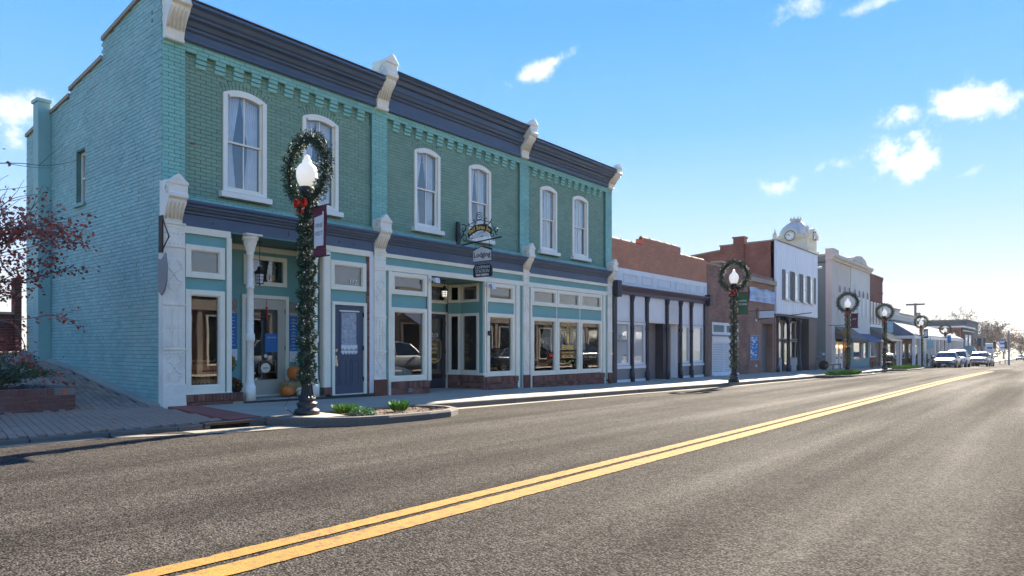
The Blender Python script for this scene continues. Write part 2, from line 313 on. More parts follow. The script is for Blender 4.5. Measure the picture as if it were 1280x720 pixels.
# ---------------------------------------------------------------- mesh helpers
class MB:
    def __init__(s): s.v = []; s.f = []
    def add(s, pts, faces):
        k = len(s.v); s.v += [tuple(p) for p in pts]; s.f += [tuple(i+k for i in f) for f in faces]; return s
    def q(s, *pts): return s.add(pts, [tuple(range(len(pts)))])
    def hexa(s, p):
        return s.add(p, [(0,3,2,1), (4,5,6,7), (0,1,5,4), (1,2,6,5), (2,3,7,6), (3,0,4,7)])
    def box(s, x0, x1, y0, y1, z0, z1):
        return s.hexa([(x0,y0,z0), (x1,y0,z0), (x1,y1,z0), (x0,y1,z0), (x0,y0,z1), (x1,y0,z1), (x1,y1,z1), (x0,y1,z1)])
    def ext(s, poly, axis, a, b):
        n = len(poly)
        def P(p, w): return (w, p[0], p[1]) if axis == 'x' else (p[0], w, p[1]) if axis == 'y' else (p[0], p[1], w)
        return s.add([P(p, a) for p in poly] + [P(p, b) for p in poly],
                     [tuple(range(n))[::-1], tuple(range(n, 2*n))] + [(i, (i+1) % n, n+(i+1) % n, n+i) for i in range(n)])
    def frame(s, x0, x1, z0, z1, w, y0, y1, wb=None, wt=None):
        wb = w if wb is None else wb; wt = w if wt is None else wt
        s.box(x0, x0+w, y0, y1, z0, z1); s.box(x1-w, x1, y0, y1, z0, z1)
        s.box(x0+w, x1-w, y0, y1, z1-wt, z1); s.box(x0+w, x1-w, y0, y1, z0, z0+wb); return s
    def lathe(s, prof, cx=0, cy=0, cz=0, n=16, ax='z', ph=0):
        k = len(s.v); m = len(prof)
        for r, z in prof:
            for i in range(n):
                a = 2*pi*i/n+ph
                if ax == 'z': s.v.append((cx+r*cos(a), cy+r*sin(a), cz+z))
                elif ax == 'y': s.v.append((cx+r*cos(a), cy+z, cz+r*sin(a)))
                else: s.v.append((cx+z, cy+r*cos(a), cz+r*sin(a)))
        for j in range(m-1):
            for i in range(n):
                s.f.append((k+j*n+i, k+j*n+(i+1) % n, k+(j+1)*n+(i+1) % n, k+(j+1)*n+i))
        s.f.append(tuple(k+i for i in range(n))[::-1]); s.f.append(tuple(k+(m-1)*n+i for i in range(n)))
        return s
    def tube(s, pts, r, n=6, closed=False):
        pts = [Vector(p) for p in pts]; k = len(s.v); m = len(pts)
        rr = r if isinstance(r, (list, tuple)) else [r]*m
        ref = Vector((0, 0, 1))
        for i, p in enumerate(pts):
            if closed: d = (pts[(i+1) % m]-pts[i-1])
            else: d = (pts[min(i+1, m-1)]-pts[max(i-1, 0)])
            d = d.normalized() if d.length > 1e-9 else Vector((0, 0, 1))
            a = d.cross(ref)
            if a.length < .15: a = d.cross(Vector((1, 0, 0)))
            a.normalize(); b = d.cross(a)
            for j in range(n):
                t = 2*pi*j/n; s.v.append(tuple(p+(a*cos(t)+b*sin(t))*rr[i]))
        for i in range(m if closed else m-1):
            i2 = (i+1) % m
            for j in range(n): s.f.append((k+i*n+j, k+i*n+(j+1) % n, k+i2*n+(j+1) % n, k+i2*n+j))
        if not closed: s.f.append(tuple(k+j for j in range(n))[::-1]); s.f.append(tuple(k+(m-1)*n+j for j in range(n)))
        return s
    def ball(s, c, r, n=10, m=6, sq=(1, 1, 1)):
        k0 = len(s.v)
        prof = [(max(r*sin(pi*j/m), 1e-4), -r*cos(pi*j/m)) for j in range(m+1)]
        s.lathe(prof, 0, 0, 0, n)
        for i in range(k0, len(s.v)):
            x, y, z = s.v[i]; s.v[i] = (c[0]+x*sq[0], c[1]+y*sq[1], c[2]+z*sq[2])
        return s
    def leaf(s, c, sz, d=None, w=.5):
        d = Vector((random.gauss(0, 1), random.gauss(0, 1), random.gauss(0, 1))).normalized() if d is None else Vector(d).normalized()
        a = d.cross(Vector((random.gauss(0, 1), random.gauss(0, 1), random.gauss(0, 1)))).normalized()
        c = Vector(c); k = len(s.v)
        s.v += [tuple(c), tuple(c+d*sz*.5+a*sz*w*.5), tuple(c+d*sz), tuple(c+d*sz*.5-a*sz*w*.5)]
        s.f.append((k, k+1, k+2, k+3)); return s
    def build(s, name, m, parent=None, smooth=False, label=None, kind=None, norm=True, bevel=0):
        me = bpy.data.meshes.new(name); me.from_pydata(s.v, [], s.f)
        if norm and len(s.f) < 20000:
            bm = bmesh.new(); bm.from_mesh(me); bmesh.ops.recalc_face_normals(bm, faces=bm.faces); bm.to_mesh(me); bm.free()
        return link(name, me, m, parent, smooth, label, kind, bevel)
def link(name, me, m, parent=None, smooth=False, label=None, kind=None, bevel=0):
    o = bpy.data.objects.new(name, me); C.objects.link(o)
    if m is not None and not me.materials: me.materials.append(M(m) if isinstance(m, str) else m)
    if smooth:
        me.shade_smooth()
    if bevel:
        b = o.modifiers.new('bevel', 'BEVEL'); b.width = bevel; b.segments = 2; b.limit_method = 'ANGLE'; b.harden_normals = False
    if parent: par(o, parent)
    if label: o['label'] = label
    if kind: o['kind'] = kind
    return o
def par(o, p):
    o.parent = p
    if p.type == 'EMPTY' and not p.get('_proto'): o.matrix_parent_inverse = Matrix.Translation(p.location).inverted()
def T(name, label, cat, loc=(0, 0, 0), group=None, proto=False):
    o = bpy.data.objects.new(name, None); C.objects.link(o); o.empty_display_size = .2; o.location = loc
    o['label'] = label; o['category'] = cat
    if group: o['group'] = group
    if proto: o['_proto'] = 1
    return o
def tag(o, label, cat, group=None, kind=None):
    o['label'] = label; o['category'] = cat
    if group: o['group'] = group
    if kind: o['kind'] = kind
    return o
def struct(o): o['kind'] = 'structure'; return o
CH = {}
def copytree(o, loc=None, rz=None, label=None, parent=None):
    c = o.copy(); C.objects.link(c)
    if parent: c.parent = parent
    for ch in [x for x in C.objects if x.parent == o]: copytree(ch, parent=c)
    if loc is not None: c.location = loc
    if rz is not None: c.rotation_euler = (0, 0, rz)
    if label: c['label'] = label
    return c
def text(s, size, org, xd, m, parent, name='lettering', zd=(0, 0, 1), ext=.002, align='CENTER', bold=0, arc=None, xs=1):
    cu = bpy.data.curves.new('t', 'FONT'); cu.body = s; cu.size = size; cu.align_x = align; cu.extrude = ext; cu.offset = bold; cu.resolution_u = 2
    o = bpy.data.objects.new('t', cu); C.objects.link(o)
    me = bpy.data.meshes.new_from_object(o); bpy.data.objects.remove(o)
    xd, zd = Vector(xd), Vector(zd); nd = xd.cross(zd)
    for v in me.vertices:
        x, y, z = v.co; x *= xs
        if arc: y = y+arc*(1-(x/(.5*size*len(s)*.5))**2)*1.0 if True else y
        v.co = Vector(org)+xd*x+zd*y+nd*z
    me.materials.clear(); me.materials.append(M(m)); me.name = name
    return link(name, me, None, parent)

def lerp_tab(tab, x):
    if x <= tab[0][0]: return tab[0][1]
    for (a, b), (c, d) in zip(tab, tab[1:]):
        if x <= c: return b+(d-b)*(x-a)/(c-a)
    return tab[-1][1]
# height of the sidewalk at the facades, along the street
WT = [(-30, .75), (-5, .42), (2, .28), (5.8, .21), (12, .13), (20, .035), (29, -.0), (45, -.13), (60, -.22), (80, -.5), (110, -1.1), (160, -1.7), (320, -2.4), (500, -2.6)]
CT = [(-30, .4), (-5, .12), (2, .03), (20, 0), (30, -.02), (42, -.09), (60, -.27), (80, -.62), (110, -1.15), (160, -1.75), (320, -2.4), (500, -2.6)]
KT = [(-30, 10.4), (2, 10.2), (20, 10.2), (25, 9.7), (30, 9.55), (45, 9.6), (60, 9.8), (80, 10.0), (110, 11.2), (160, 13.0), (300, 13), (500, 13)]
def wz(t): return lerp_tab(WT, t)
def kn(t): return lerp_tab(KT, t)
def kz(t): return lerp_tab([(-30, .3), (-8, .13), (4.6, .11), (6.2, .13), (9, wz(9)-.065)], t) if t < 9 else wz(t)-.065          # kerb top
def ez(t): return kz(t)-lerp_tab([(4.4, .055), (5.6, .12)], t)           # gutter
def rz(t, n):
    e, c = ez(t), lerp_tab(CT, t)
    u = (n-3.8)/(kn(t)-3.8); u = max(-1, min(1, u))
    return e+(c-e)*(1-u*u)
def sz(t, n):
    k = kn(t); u = max(0, min(1, (n-k)/(12.45-k))); return kz(t)+(wz(t)-kz(t))*u
F = 12.45
KT = [(-30, 10.4), (2, 10.1), (4.8, 9.98), (6, 10.05), (9, 10.2), (20, 10.2), (25, 9.75), (30, 9.6), (45, 9.6), (60, 9.8), (80, 10.0), (110, 11.2), (160, 13.0), (300, 13), (500, 13)]
def frange(a, b, st):
    n = max(1, int(round((b-a)/st))); return [a+(b-a)*i/n for i in range(n+1)]
# ---------------------------------------------------------------- the ground
g = MB()
g.q((-600, -600, -4.0), (3000, -600, -4.0), (3000, 1500, -4.0), (-600, 1500, -4.0))
struct(g.build('ground', 'soil_grass'))
ts = frange(-30, 20, .5)+frange(20, 60, 1)[1:]+frange(60, 200, 4)[1:]+frange(200, 500, 20)[1:]
def sheet(name, m, ts, nf, zf, off=0, thick=False):
    mb = MB(); rows = []
    for t in ts:
        ns = nf(t); rows.append([(t, n, zf(t, n)+off) for n in ns])
    k = len(rows[0]); v = [p for r_ in rows for p in r_]
    f = [(i*k+j, (i+1)*k+j, (i+1)*k+j+1, i*k+j+1) for i in range(len(rows)-1) for j in range(k-1)]
    mb.add(v, f); return mb.build(name, m, norm=False)
struct(sheet('road', 'asphalt', ts, lambda t: [-6+i*(kn(t)+6.1)/24 for i in range(25)], rz))
# kerb on our side: 3 m lengths with tight joints, cut out where the storm drain is
def kerbline(name, a, b, w=.16, h=None, m='concrete_kerb', topoff=0.0):
    mb = MB(); t = a
    while t < b-.01:
        L = min(3.0 if t > 6 else .9, b-t); g_ = .006
        t0, t1 = t+g_, t+L-g_; n0, n1 = kn(t0), kn(t1)
        mb.hexa([(t0, n0-.012, ez(t0)-.25), (t1, n1-.012, ez(t1)-.25), (t1, n1+w, ez(t1)-.25), (t0, n0+w, ez(t0)-.25),
                 (t0, n0+.012, kz(t0)+topoff), (t1, n1+.012, kz(t1)+topoff), (t1, n1+w, kz(t1)+topoff), (t0, n0+w, kz(t0)+topoff)])
        t += L
    return struct(mb.build(name, m, bevel=.012))
kerbline('kerb', -8, 4.98); kerbline('kerb', 5.72, 34.9); kerbline('kerb', 64, 130)
kerbline('kerb', 34.9, 64)
# storm drain inlet: dark box behind an iron lintel
d = T('storm_drain', 'black rusty kerb inlet of the storm drain beside the red ramp', 'drain', (5.35, 10.0, -.1))
MB().box(4.98, 5.72, 10.02, 10.12, -.4, kz(5.3)-.04).build('inlet_box', 'black_void', d)
MB().box(4.98, 5.72, 9.965, 10.16, kz(5.3)-.035, kz(5.3)+.008).build('lintel', 'rust_iron', d, bevel=.006)
MB().box(4.98, 5.06, 9.97, 10.1, ez(5)-.1, kz(5.3)-.035).build('side_block', 'concrete_kerb', d)
# light concrete gutter apron in front of the drain
ap = MB(); pts = [(3.7, 9.80), (4.4, 9.42), (5.2, 9.36), (6.0, 9.28), (6.5, 9.10), (6.35, 9.5), (5.9, 9.93), (4.9, 9.95), (3.7, 10.02)]
ap.q(*[(x, y, rz(x, y)+.006) for x, y in pts]); struct(ap.build('gutter_apron', 'gutter_concrete', norm=False))
gs = struct(sheet('gutter', 'gutter_concrete', frange(9.8, 34.5, .5), lambda t: [kn(t)-.30-.03*sin(t*1.3), kn(t)-.15, kn(t)+.01], rz, .004))
gs = struct(sheet('gutter', 'gutter_concrete', frange(-8, 3.6, .4), lambda t: [kn(t)-.20-.02*sin(t*2), kn(t)-.1, kn(t)+.01], rz, .004))
# sidewalk: bed plus separate slabs
struct(sheet('sidewalk', 'paver_sand', [t for t in ts if 5.4 < t < 70], lambda t: [kn(t)+.14, 11.4, 12.9], lambda t, n: sz(t, n)-.03))
sw_far = struct(sheet('sidewalk', 'concrete', [t for t in ts if 63 < t < 140], lambda t: [kn(t)+.14, 12.6, 16], lambda t, n: sz(t, n)+.0))
slab_bed = bpy.data.objects['sidewalk']
t = 6.06; k = 0
while t < 64:
    L = 1.52 if t < 34 else 3.0; g_ = .007
    ncut = [lambda q: kn(q)+.165, lambda q: 12.60 if q > 6.7 else 12.6]
    rows = 2 if t < 34 else 1
    for r_ in range(rows):
        def nn(q, a): return (kn(q)+.165)+(12.72-kn(q)-.165)*a
        a0, a1 = r_/rows, (r_+1)/rows
        p = []
        for (tt, aa, e1, e2) in ((t, a0, g_, g_), (t+L, a0, -g_, g_), (t+L, a1, -g_, -g_), (t, a1, g_, -g_)):
            x = tt+e1; y = nn(tt, aa)+e2; p.append((x, y))
        dz = random.uniform(-.003, .003)
        o = MB().hexa([(x, y, sz(x, y)-.08) for x, y in p]+[(x, y, sz(x, y)+dz) for x, y in p]).build('slab', 'concrete', slab_bed, bevel=.005)
    t += L
# recessed floors of the entrances are cast concrete a step up
# double yellow line: two strips with slightly ragged edges
def stripe(n0, n1, a, b):
    mb = MB(); t_ = a; P = []
    while t_ < b:
        st = .06 if t_ < 12 else .25 if t_ < 40 else 2
        P.append((t_, n0+random.uniform(-.006, .006), n1+random.uniform(-.006, .006))); t_ += st
    v = []
    for x, y0, y1 in P: v += [(x, y0, rz(x, y0)+.006), (x, y1, rz(x, y1)+.006)]
    mb.add(v, [(2*i, 2*i+1, 2*i+3, 2*i+2) for i in range(len(P)-1)])
    return struct(mb.build('yellow_line', 'yellow_line', norm=False))
stripe(3.475, 3.672, -20, 52); stripe(3.745, 3.89, -20, 52)
def irregular_sheet(name, m, cx, cy, rx, ry, seed=0, off=.004, ang=0):
    rnd = random.Random(seed); v = []
    for i in range(22):
        a = 2*pi*i/22; r_ = 1+rnd.uniform(-.25, .2); x, y = rx*r_*cos(a), ry*r_*sin(a)
        x, y = x*cos(ang)-y*sin(ang), x*sin(ang)+y*cos(ang)
        v.append((cx+x, cy+y, rz(cx+x, cy+y)+off))
    return struct(MB().q(*v).build(name, m, norm=False))
irregular_sheet('road_patch', 'asphalt_patch', 34.6, 8.9, .8, .22, 3)
# far lots and cross street beyond the shops
struct(sheet('parking_lot', 'concrete', [t for t in ts if 104 < t < 480], lambda t: [kn(t)+.1, 16, 30, 80], lambda t, n: wz(t)-.02))

# planted kerb islands
def island(pts, mul, tilt=0, name='kerb', m='concrete_kerb'):
    n = len(pts); cx = sum(p[0] for p in pts)/n; cy = sum(p[1] for p in pts)/n
    def inset(d):
        out = []
        for i in range(n):
            a, b, c_ = Vector(pts[i-1]), Vector(pts[i]), Vector(pts[(i+1) % n])
            e1, e2 = (b-a).normalized(), (c_-b).normalized(); n1, n2 = Vector((-e1.y, e1.x)), Vector((-e2.y, e2.x))
            nn_ = (n1+n2).normalized(); s_ = d/max(.5, nn_.dot(n1)); out.append(tuple(b+nn_*s_))
        return out
    area = sum(pts[i-1][0]*pts[i][1]-pts[i][0]*pts[i-1][1] for i in range(n)); sg = 1 if area > 0 else -1
    inn = inset(.14*sg); rnd_ = inset(.02*sg)
    v = [(x, y, ez(x)-.2) for x, y in pts]+[(x, y, kz(x)-.01) for x, y in pts]+[(x, y, kz(x)+.025) for x, y in rnd_]+[(x, y, kz(x)+.025) for x, y in inn]+[(x, y, kz(x)-.08) for x, y in inn]
    f = []
    for r_ in range(4):
        for i in range(n): f.append((r_*n+i, r_*n+(i+1) % n, (r_+1)*n+(i+1) % n, (r_+1)*n+i))
    struct(MB().add(v, f).build(name, m))
    if mul:
        # lumpy mulch bed
        mb = MB(); bm = bmesh.new(); vs = [bm.verts.new((x, y, kz(x)-.02)) for x, y in inn]; bm.faces.new(vs)
        bmesh.ops.triangulate(bm, faces=bm.faces); bmesh.ops.subdivide_edges(bm, edges=bm.edges, cuts=7, use_grid_fill=True)
        for q in bm.verts: q.co.z += random.uniform(-.012, .022)
        me = bpy.data.meshes.new('mulch'); bm.to_mesh(me); bm.free(); o = link('mulch', me, 'mulch'); o['kind'] = 'stuff'
        tag(o, mul, 'mulch', kind='stuff')
        chips = MB()
        xs = [p[0] for p in inn]; ys = [p[1] for p in inn]
        for i in range(700):
            x = random.uniform(min(xs), max(xs)); y = random.uniform(min(ys), max(ys))
            ins = False
            for a_, b_ in zip(inn, inn[1:]+inn[:1]):
                if (a_[1] > y) != (b_[1] > y) and x < (b_[0]-a_[0])*(y-a_[1])/(b_[1]-a_[1])+a_[0]: ins = not ins
            if ins: chips.leaf((x, y, kz(x)+random.uniform(-.01, .02)), random.uniform(.02, .06), (random.gauss(0, 1), random.gauss(0, 1), random.gauss(0, .3)), .35)
        c_ = chips.build('mulch', 'mulch', norm=False); c_.parent = o; c_['kind'] = 'stuff'
island([(6.95, 10.12), (6.0, 10.0), (6.15, 9.55), (6.45, 9.05), (6.85, 8.75), (7.4, 8.64), (8.3, 8.62), (8.9, 8.70), (9.35, 8.95), (9.55, 9.35), (9.5, 9.8), (9.2, 10.12)][::-1], 'brown bark mulch filling the near kerb island')
MB_pad = MB(); pp = [(6.1, 10.0), (6.25, 9.6), (6.55, 9.2), (6.95, 9.2), (7.0, 10.0)]
MB_pad.ext(pp, 'z', -.1, kz(6.5)+.02); struct(MB_pad.build('lamp_pad', 'concrete'))
island([(35.2, 9.75), (35.5, 8.9), (36.4, 8.5), (38.5, 8.3), (41.5, 8.2), (42.6, 8.5), (42.4, 9.2), (41.6, 9.75)][::-1], 'brown mulch bed of the second kerb island')
island([(52.4, 9.9), (52.7, 9.1), (53.6, 8.6), (57, 8.5), (61.5, 8.7), (62.7, 9.0), (62.4, 9.6), (61.6, 9.9)][::-1], 'brown mulch bed of the third kerb island')

def tuft(name, label, cat, x, y, z, r, h, n, m, group=None, w=.12, lean=1.0):
    mb = MB()
    for i in range(n):
        a = random.uniform(0, 2*pi); q = r*.45*math.sqrt(random.random()); d = Vector((cos(a)*lean*random.uniform(.1, 1), sin(a)*lean*random.uniform(.1, 1), 1))
        mb.leaf((x+q*cos(a), y+q*sin(a), z), h*random.uniform(.6, 1), d, w)
    o = mb.build(name, m, norm=False); tag(o, label, cat, group); return o
tuft('grass_tuft', 'bright green grassy clump nearest the first lamp in the kerb island', 'plant', 7.35, 9.75, kz(7)-.01, .34, .21, 420, 'leaf_green', 'grassy clumps in the kerb islands')
tuft('grass_tuft', 'bright green grassy clump standing alone on the mulch of the near kerb island', 'plant', 8.3, 9.42, kz(8)-.01, .24, .24, 330, 'leaf_green', 'grassy clumps in the kerb islands')
pl = MB()
for i in range(700):
    d = Vector((random.gauss(0, 1), random.gauss(0, 1), abs(random.gauss(0, .7)))).normalized(); pl.leaf((7.38+d.x*.22, 9.3+d.y*.18, kz(7)-.01+d.z*.12), .045, None, .7)
tag(pl.build('low_plant', 'leaf_pale', norm=False), 'low pale green rounded plant in front of the grassy clump', 'plant')
for i, (x, y, w_) in enumerate([(36.9, 9.1, 1), (38.3, 9.0, 1), (39.7, 9.1, 1), (54.5, 9.3, 1), (56.3, 9.3, 1), (58.0, 9.3, 1), (59.8, 9.3, 1)]):
    nm = ['first', 'second', 'third']
    lab = ('%s green clump along the kerb island by the third lamp' % ['nearest', 'middle', 'farthest'][i]) if i < 3 else ('green clump %s along the kerb island by the trash can' % ['nearest', 'second', 'third', 'farthest'][i-3])
    tuft('grass_tuft', lab, 'plant', x, y, kz(x)-.02, 1.0, .33, 260, 'leaf_green', 'grassy clumps in the kerb islands', .25)

# ---------------------------------------------------------------- brick pavers left of the teal building
AT = [(12.45, 0), (14.28, .25), (16.35, .58), (19.9, .94), (30, 1.3)]
def az(t, n):
    return sz(t, n) if n < 12.45 else wz(5.45)*.6+wz(t)*.4+lerp_tab(AT, n)
struct(sheet('alley', 'paver_sand', frange(-14, 5.46, .5), lambda t: [kn(t)+.14]+[11, 12, 12.45, 13.3, 14.28, 15.5, 16.35, 18, 19.9, 24], lambda t, n: az(t, n)-.028))
alley = bpy.data.objects['alley']
def proj(x, y, z):
    X = sin(TH)*x-cos(TH)*y; Z = cos(TH)*x+sin(TH)*y
    return (640+853.3*X/Z, 435-853.3*(z-1.25)/Z, Z) if Z > .3 else None
pav = []
ca, sa = cos(R(8)), sin(R(8)); PL, PW, J = .205, .102, .007
for i in range(-140, 90):
    for j in range(-60, 90):
        u = i*PW; v_ = j*PL+(PL/2 if i % 2 else 0)
        x = 2+u*ca-v_*sa*-1; x = 2+u*ca+v_*sa; y = 12-u*sa+v_*ca
        if not (-6.5 < x < 5.42 and kn(x)+.22 < y < 21): continue
        if y < 12.55 and x > 5.40: continue
        if y > 12.5 and x > 5.22: continue
        p = proj(x, y, az(x, y))
        if p is None or p[0] < -60: continue
        if x < 4.1 and 12.6 < y < 14.8: continue
        pav.append((PL*PW/p[2]**2, x, y))
pav.sort(reverse=True)
def paver_corners(x, y, dz):
    out = []
    for du, dv in ((-1, -1), (1, -1), (1, 1), (-1, 1)):
        a, b = du*(PW-.011)/2, dv*(PL-.004)/2; X = x+a*ca+b*sa; Y = y-a*sa+b*ca; out.append((X, Y, az(X, Y)+dz))
    return out
vis = 0; mbs = MB(); pm = None
for s_, x, y in pav:
    p = proj(x, y, az(x, y)); dz = random.uniform(-.003, .003)
    if vis < 300 and 0 < p[0] < 1280 and p[1] < 720:
        if pm is None:
            a, b = (PW-.011)/2, (PL-.004)/2; c4 = [(q1*a*ca+q2*b*sa, -q1*a*sa+q2*b*ca) for q1, q2 in ((-1, -1), (1, -1), (1, 1), (-1, 1))]
            pm = bpy.data.meshes.new('paver'); mm = MB().hexa([(q[0], q[1], -.04) for q in c4]+[(q[0], q[1], 0) for q in c4]); pm.from_pydata(mm.v, [], mm.f); pm.materials.append(M('paver_brick'))
        o = bpy.data.objects.new('paver', pm); C.objects.link(o); o.location = (x, y, az(x, y)+dz); o.parent = alley
        sl = (az(x, y+.1)-az(x, y-.1))/.2; o.rotation_euler = (math.atan(sl), 0, 0); vis += 1
    else:
        c4 = paver_corners(x, y, dz); mbs.hexa([(q[0], q[1], q[2]-.04) for q in c4]+c4)
o = mbs.build('paver', 'paver_brick', norm=False); o['kind'] = 'stuff'; o.parent = alley
# concrete edging along the wall foot
e = MB(); ys = frange(12.5, 19.9, .925)
for a, b in zip(ys, ys[1:]):
    e.hexa([(5.26, a+.004, az(5.4, a)-.1), (5.45, a+.004, az(5.4, a)-.1), (5.45, b-.004, az(5.4, b)-.1), (5.26, b-.004, az(5.4, b)-.1),
            (5.26, a+.004, az(5.4, a)+.015), (5.45, a+.004, az(5.4, a)+.03), (5.45, b-.004, az(5.4, b)+.03), (5.26, b-.004, az(5.4, b)+.015)])
struct(e.build('wall_edging', 'concrete'))
# red ramp mat with raised domes
rp = [(5.50, kn(5.5)+.19), (6.04, kn(6)+.19), (6.02, 12.38), (5.50, 12.38)]
rm = struct(MB().hexa([(x, y, sz(x, y)-.06) for x, y in rp]+[(x, y, sz(x, y)+.003) for x, y in rp]).build('ramp_mat', 'ramp_red'))
dm = MB(); x = 5.53
while x < 6.0:
    y = kn(x)+.23
    while y < 12.36:
        z0 = sz(x, y)+.003; r_ = .012
        dm.add([(x+r_*cos(q), y+r_*sin(q), z0) for q in (0, 1.57, 3.14, 4.71)]+[(x, y, z0+.006)], [(0, 1, 4), (1, 2, 4), (2, 3, 4), (3, 0, 4)]); y += .045
    x += .045
o = dm.build('dome', 'ramp_red', norm=False); o['kind'] = 'stuff'; o.parent = rm

# low brick planter with shrub
P0 = T('brick_planter', 'low red brick planter with a chipped corner brick left of the alley', 'planter', (2.5, 13.5, .3))
def pbz(x): return az(x, 12.6)
MB().box(-5, 4.14, 12.66, 12.85, -.1, .60).build('core_wall', 'mortar', P0)
MB().box(3.95, 4.14, 12.85, 14.6, -.1, .60).build('core_wall', 'mortar', P0)
bl, bh, J = .212, .062, .010
def brick_obj(name, m, parent, x0, x1, y0, y1, z0, z1, cache={}):
    key = (m, round(x1-x0, 3), round(y1-y0, 3), round(z1-z0, 3))
    if key not in cache:
        me = bpy.data.meshes.new(name); a, b, c_ = (x1-x0)/2, (y1-y0)/2, (z1-z0)/2; mm = MB().box(-a, a, -b, b, -c_, c_)
        bm = bmesh.new(); vs = [bm.verts.new(q) for q in mm.v]; [bm.faces.new([vs[i] for i in f]) for f in mm.f]
        bmesh.ops.bevel(bm, geom=bm.edges[:], offset=min(.004, a*.4, b*.4, c_*.4), segments=1, affect='EDGES'); bm.to_mesh(me); bm.free(); me.materials.append(M(m)); cache[key] = me
    o = bpy.data.objects.new(name, cache[key]); C.objects.link(o); o.location = ((x0+x1)/2, (y0+y1)/2, (z0+z1)/2); par(o, parent); return o
row = 0; z = .135
while row < 6:
    top = row == 5
    hh = .062 if not top else .105
    w_ = bl if not top else .10
    x = 4.15
    if row % 2 and not top: x0 = x-.105; brick_obj('brick', 'planter_brick', P0, x0+J/2, x-J/2+.005, 12.652, 12.76, z, z+hh); x = x0
    while x > -.9:
        x0 = x-w_; chip = top and x > 3.95
        dy = random.uniform(-.003, .004)
        o = brick_obj('brick', 'planter_brick' if not chip else 'orange_chip', P0, x0+J/2, x-J/2+(.005 if x > 4.1 else 0), 12.648+dy+(.012 if chip else 0), 12.76, z, z+hh-(.02 if chip and x < 4.1 else 0))
        x = x0
    # right-hand return face
    y = 12.77
    while y < 14.5:
        brick_obj('brick', 'planter_brick', P0, 4.04, 4.152+random.uniform(-.003, .003), y, y+(.2 if not top else .09), z, z+hh); y += .21 if not top else .10
    z += hh+J; row += 1
ptop = z
mb = MB()
for i in range(14):
    for j in range(6):
        x0 = -3+i*.5; y0 = 12.86+j*.28
        def hz(x, y): return ptop-.05+.04*sin(x*5+y*3)
        mb.q((x0, y0, hz(x0, y0)), (x0+.5, y0, hz(x0+.5, y0)), (x0+.5, y0+.28, hz(x0+.5, y0+.28)), (x0, y0+.28, hz(x0, y0+.28)))
for i in range(900):
    mb.leaf((random.uniform(1, 3.95), random.uniform(12.86, 14.4), ptop-.04+random.uniform(-.02, .05)), random.uniform(.03, .08), (random.gauss(0, 1), random.gauss(0, 1), random.gauss(0, .4)), .4)
o = mb.build('mulch', 'mulch', norm=False); tag(o, 'dark mulch and leaf litter inside the brick planter', 'mulch', kind='stuff')
# spreading evergreen in the planter
sh = T('evergreen_shrub', 'dark spreading evergreen shrub in the brick planter', 'shrub', (2.55, 13.6, ptop-.1))
st = MB(); fo = MB(); rnd = random.Random(4)
for i in range(46):
    a = rnd.uniform(0, 2*pi); el = rnd.uniform(.12, .95); L = rnd.uniform(.5, 1.05)*(1.1-el*.3)
    d = Vector((cos(a)*cos(el), sin(a)*cos(el), sin(el))); b0 = Vector((3.1, 13.4, ptop-.05)); pts = [b0+d*L*q+Vector((0, 0, .10*sin(q*3)*L)) for q in (0, .25, .5, .75, 1)]
    st.tube(pts, [.014, .011, .008, .005, .003], 5)
    for q in range(90):
        u = rnd.uniform(.3, 1); p = pts[0].lerp(pts[-1], u)+Vector((0, 0, .10*sin(u*3)*L)); sp = .10*(1.15-u*.6)
        p += Vector((rnd.gauss(0, sp*.6), rnd.gauss(0, sp*.6), rnd.gauss(0, sp*.35))); fo.leaf(p, rnd.uniform(.035, .075), d+Vector((rnd.gauss(0, .6), rnd.gauss(0, .6), rnd.gauss(0, .5))), .3)
st.build('stem', 'bark', sh, norm=False); fo.build('foliage', 'evergreen', sh, norm=False, kind='stuff')
# ================================================================= the teal corner building
B = T('corner_building', 'two storey teal and green brick corner building with navy cornices and cream shopfronts', 'building', (13.1, 16.0, .1))
X0, X1, FP = 5.45, 20.80, 12.53              # outer ends, plane of the green panels
UW = [(6.60, 7.51), (8.34, 9.25), (11.51, 12.40), (13.48, 14.38), (16.67, 17.55), (18.42, 19.34)]
WZ0, WZS, WZT = 4.26, 6.14, 6.26
def arc_z(t, a, b, lift=0):
    w2, h = (b-a)/2, WZT-WZS; rr = (w2*w2+h*h)/(2*h); u = t-(a+b)/2
    q = (rr+lift)**2-u*u
    return WZT-rr+math.sqrt(q) if q > 0 else -9
SIDE_TOP = [(12.45, 7.90), (13.48, 7.74), (15.14, 7.48), (15.1401, 7.12), (16.92, 6.90), (16.9201, 6.76), (18.1, 6.66), (19.88, 6.46)]
SIDE_TOPS = [(12.45, 15.14, 7.90, 7.48), (15.14, 16.95, 7.12, 6.90), (16.95, 19.88, 6.78, 6.46)]
def side_top(y):
    for a, b, za, zb in SIDE_TOPS:
        if a <= y <= b: return za+(zb-za)*(y-a)/(b-a)
    return 6.4
SWIN = (16.08, 16.58, 4.33, 5.46)
BR = []       # every brick: (score, kind, x0,x1,y0,y1,z0,z1)
def vis_score(x, y, z, fac):
    p = proj(x, y, z)
    if p is None or not (-5 < p[0] < 1285 and -5 < p[1] < 725): return 0
    dx, dy = x, y; L = math.hypot(x, y)
    return (abs(dy)/L if fac == 'y' else abs(dx)/L)/p[2]**2
BL, BH = .208, .0715
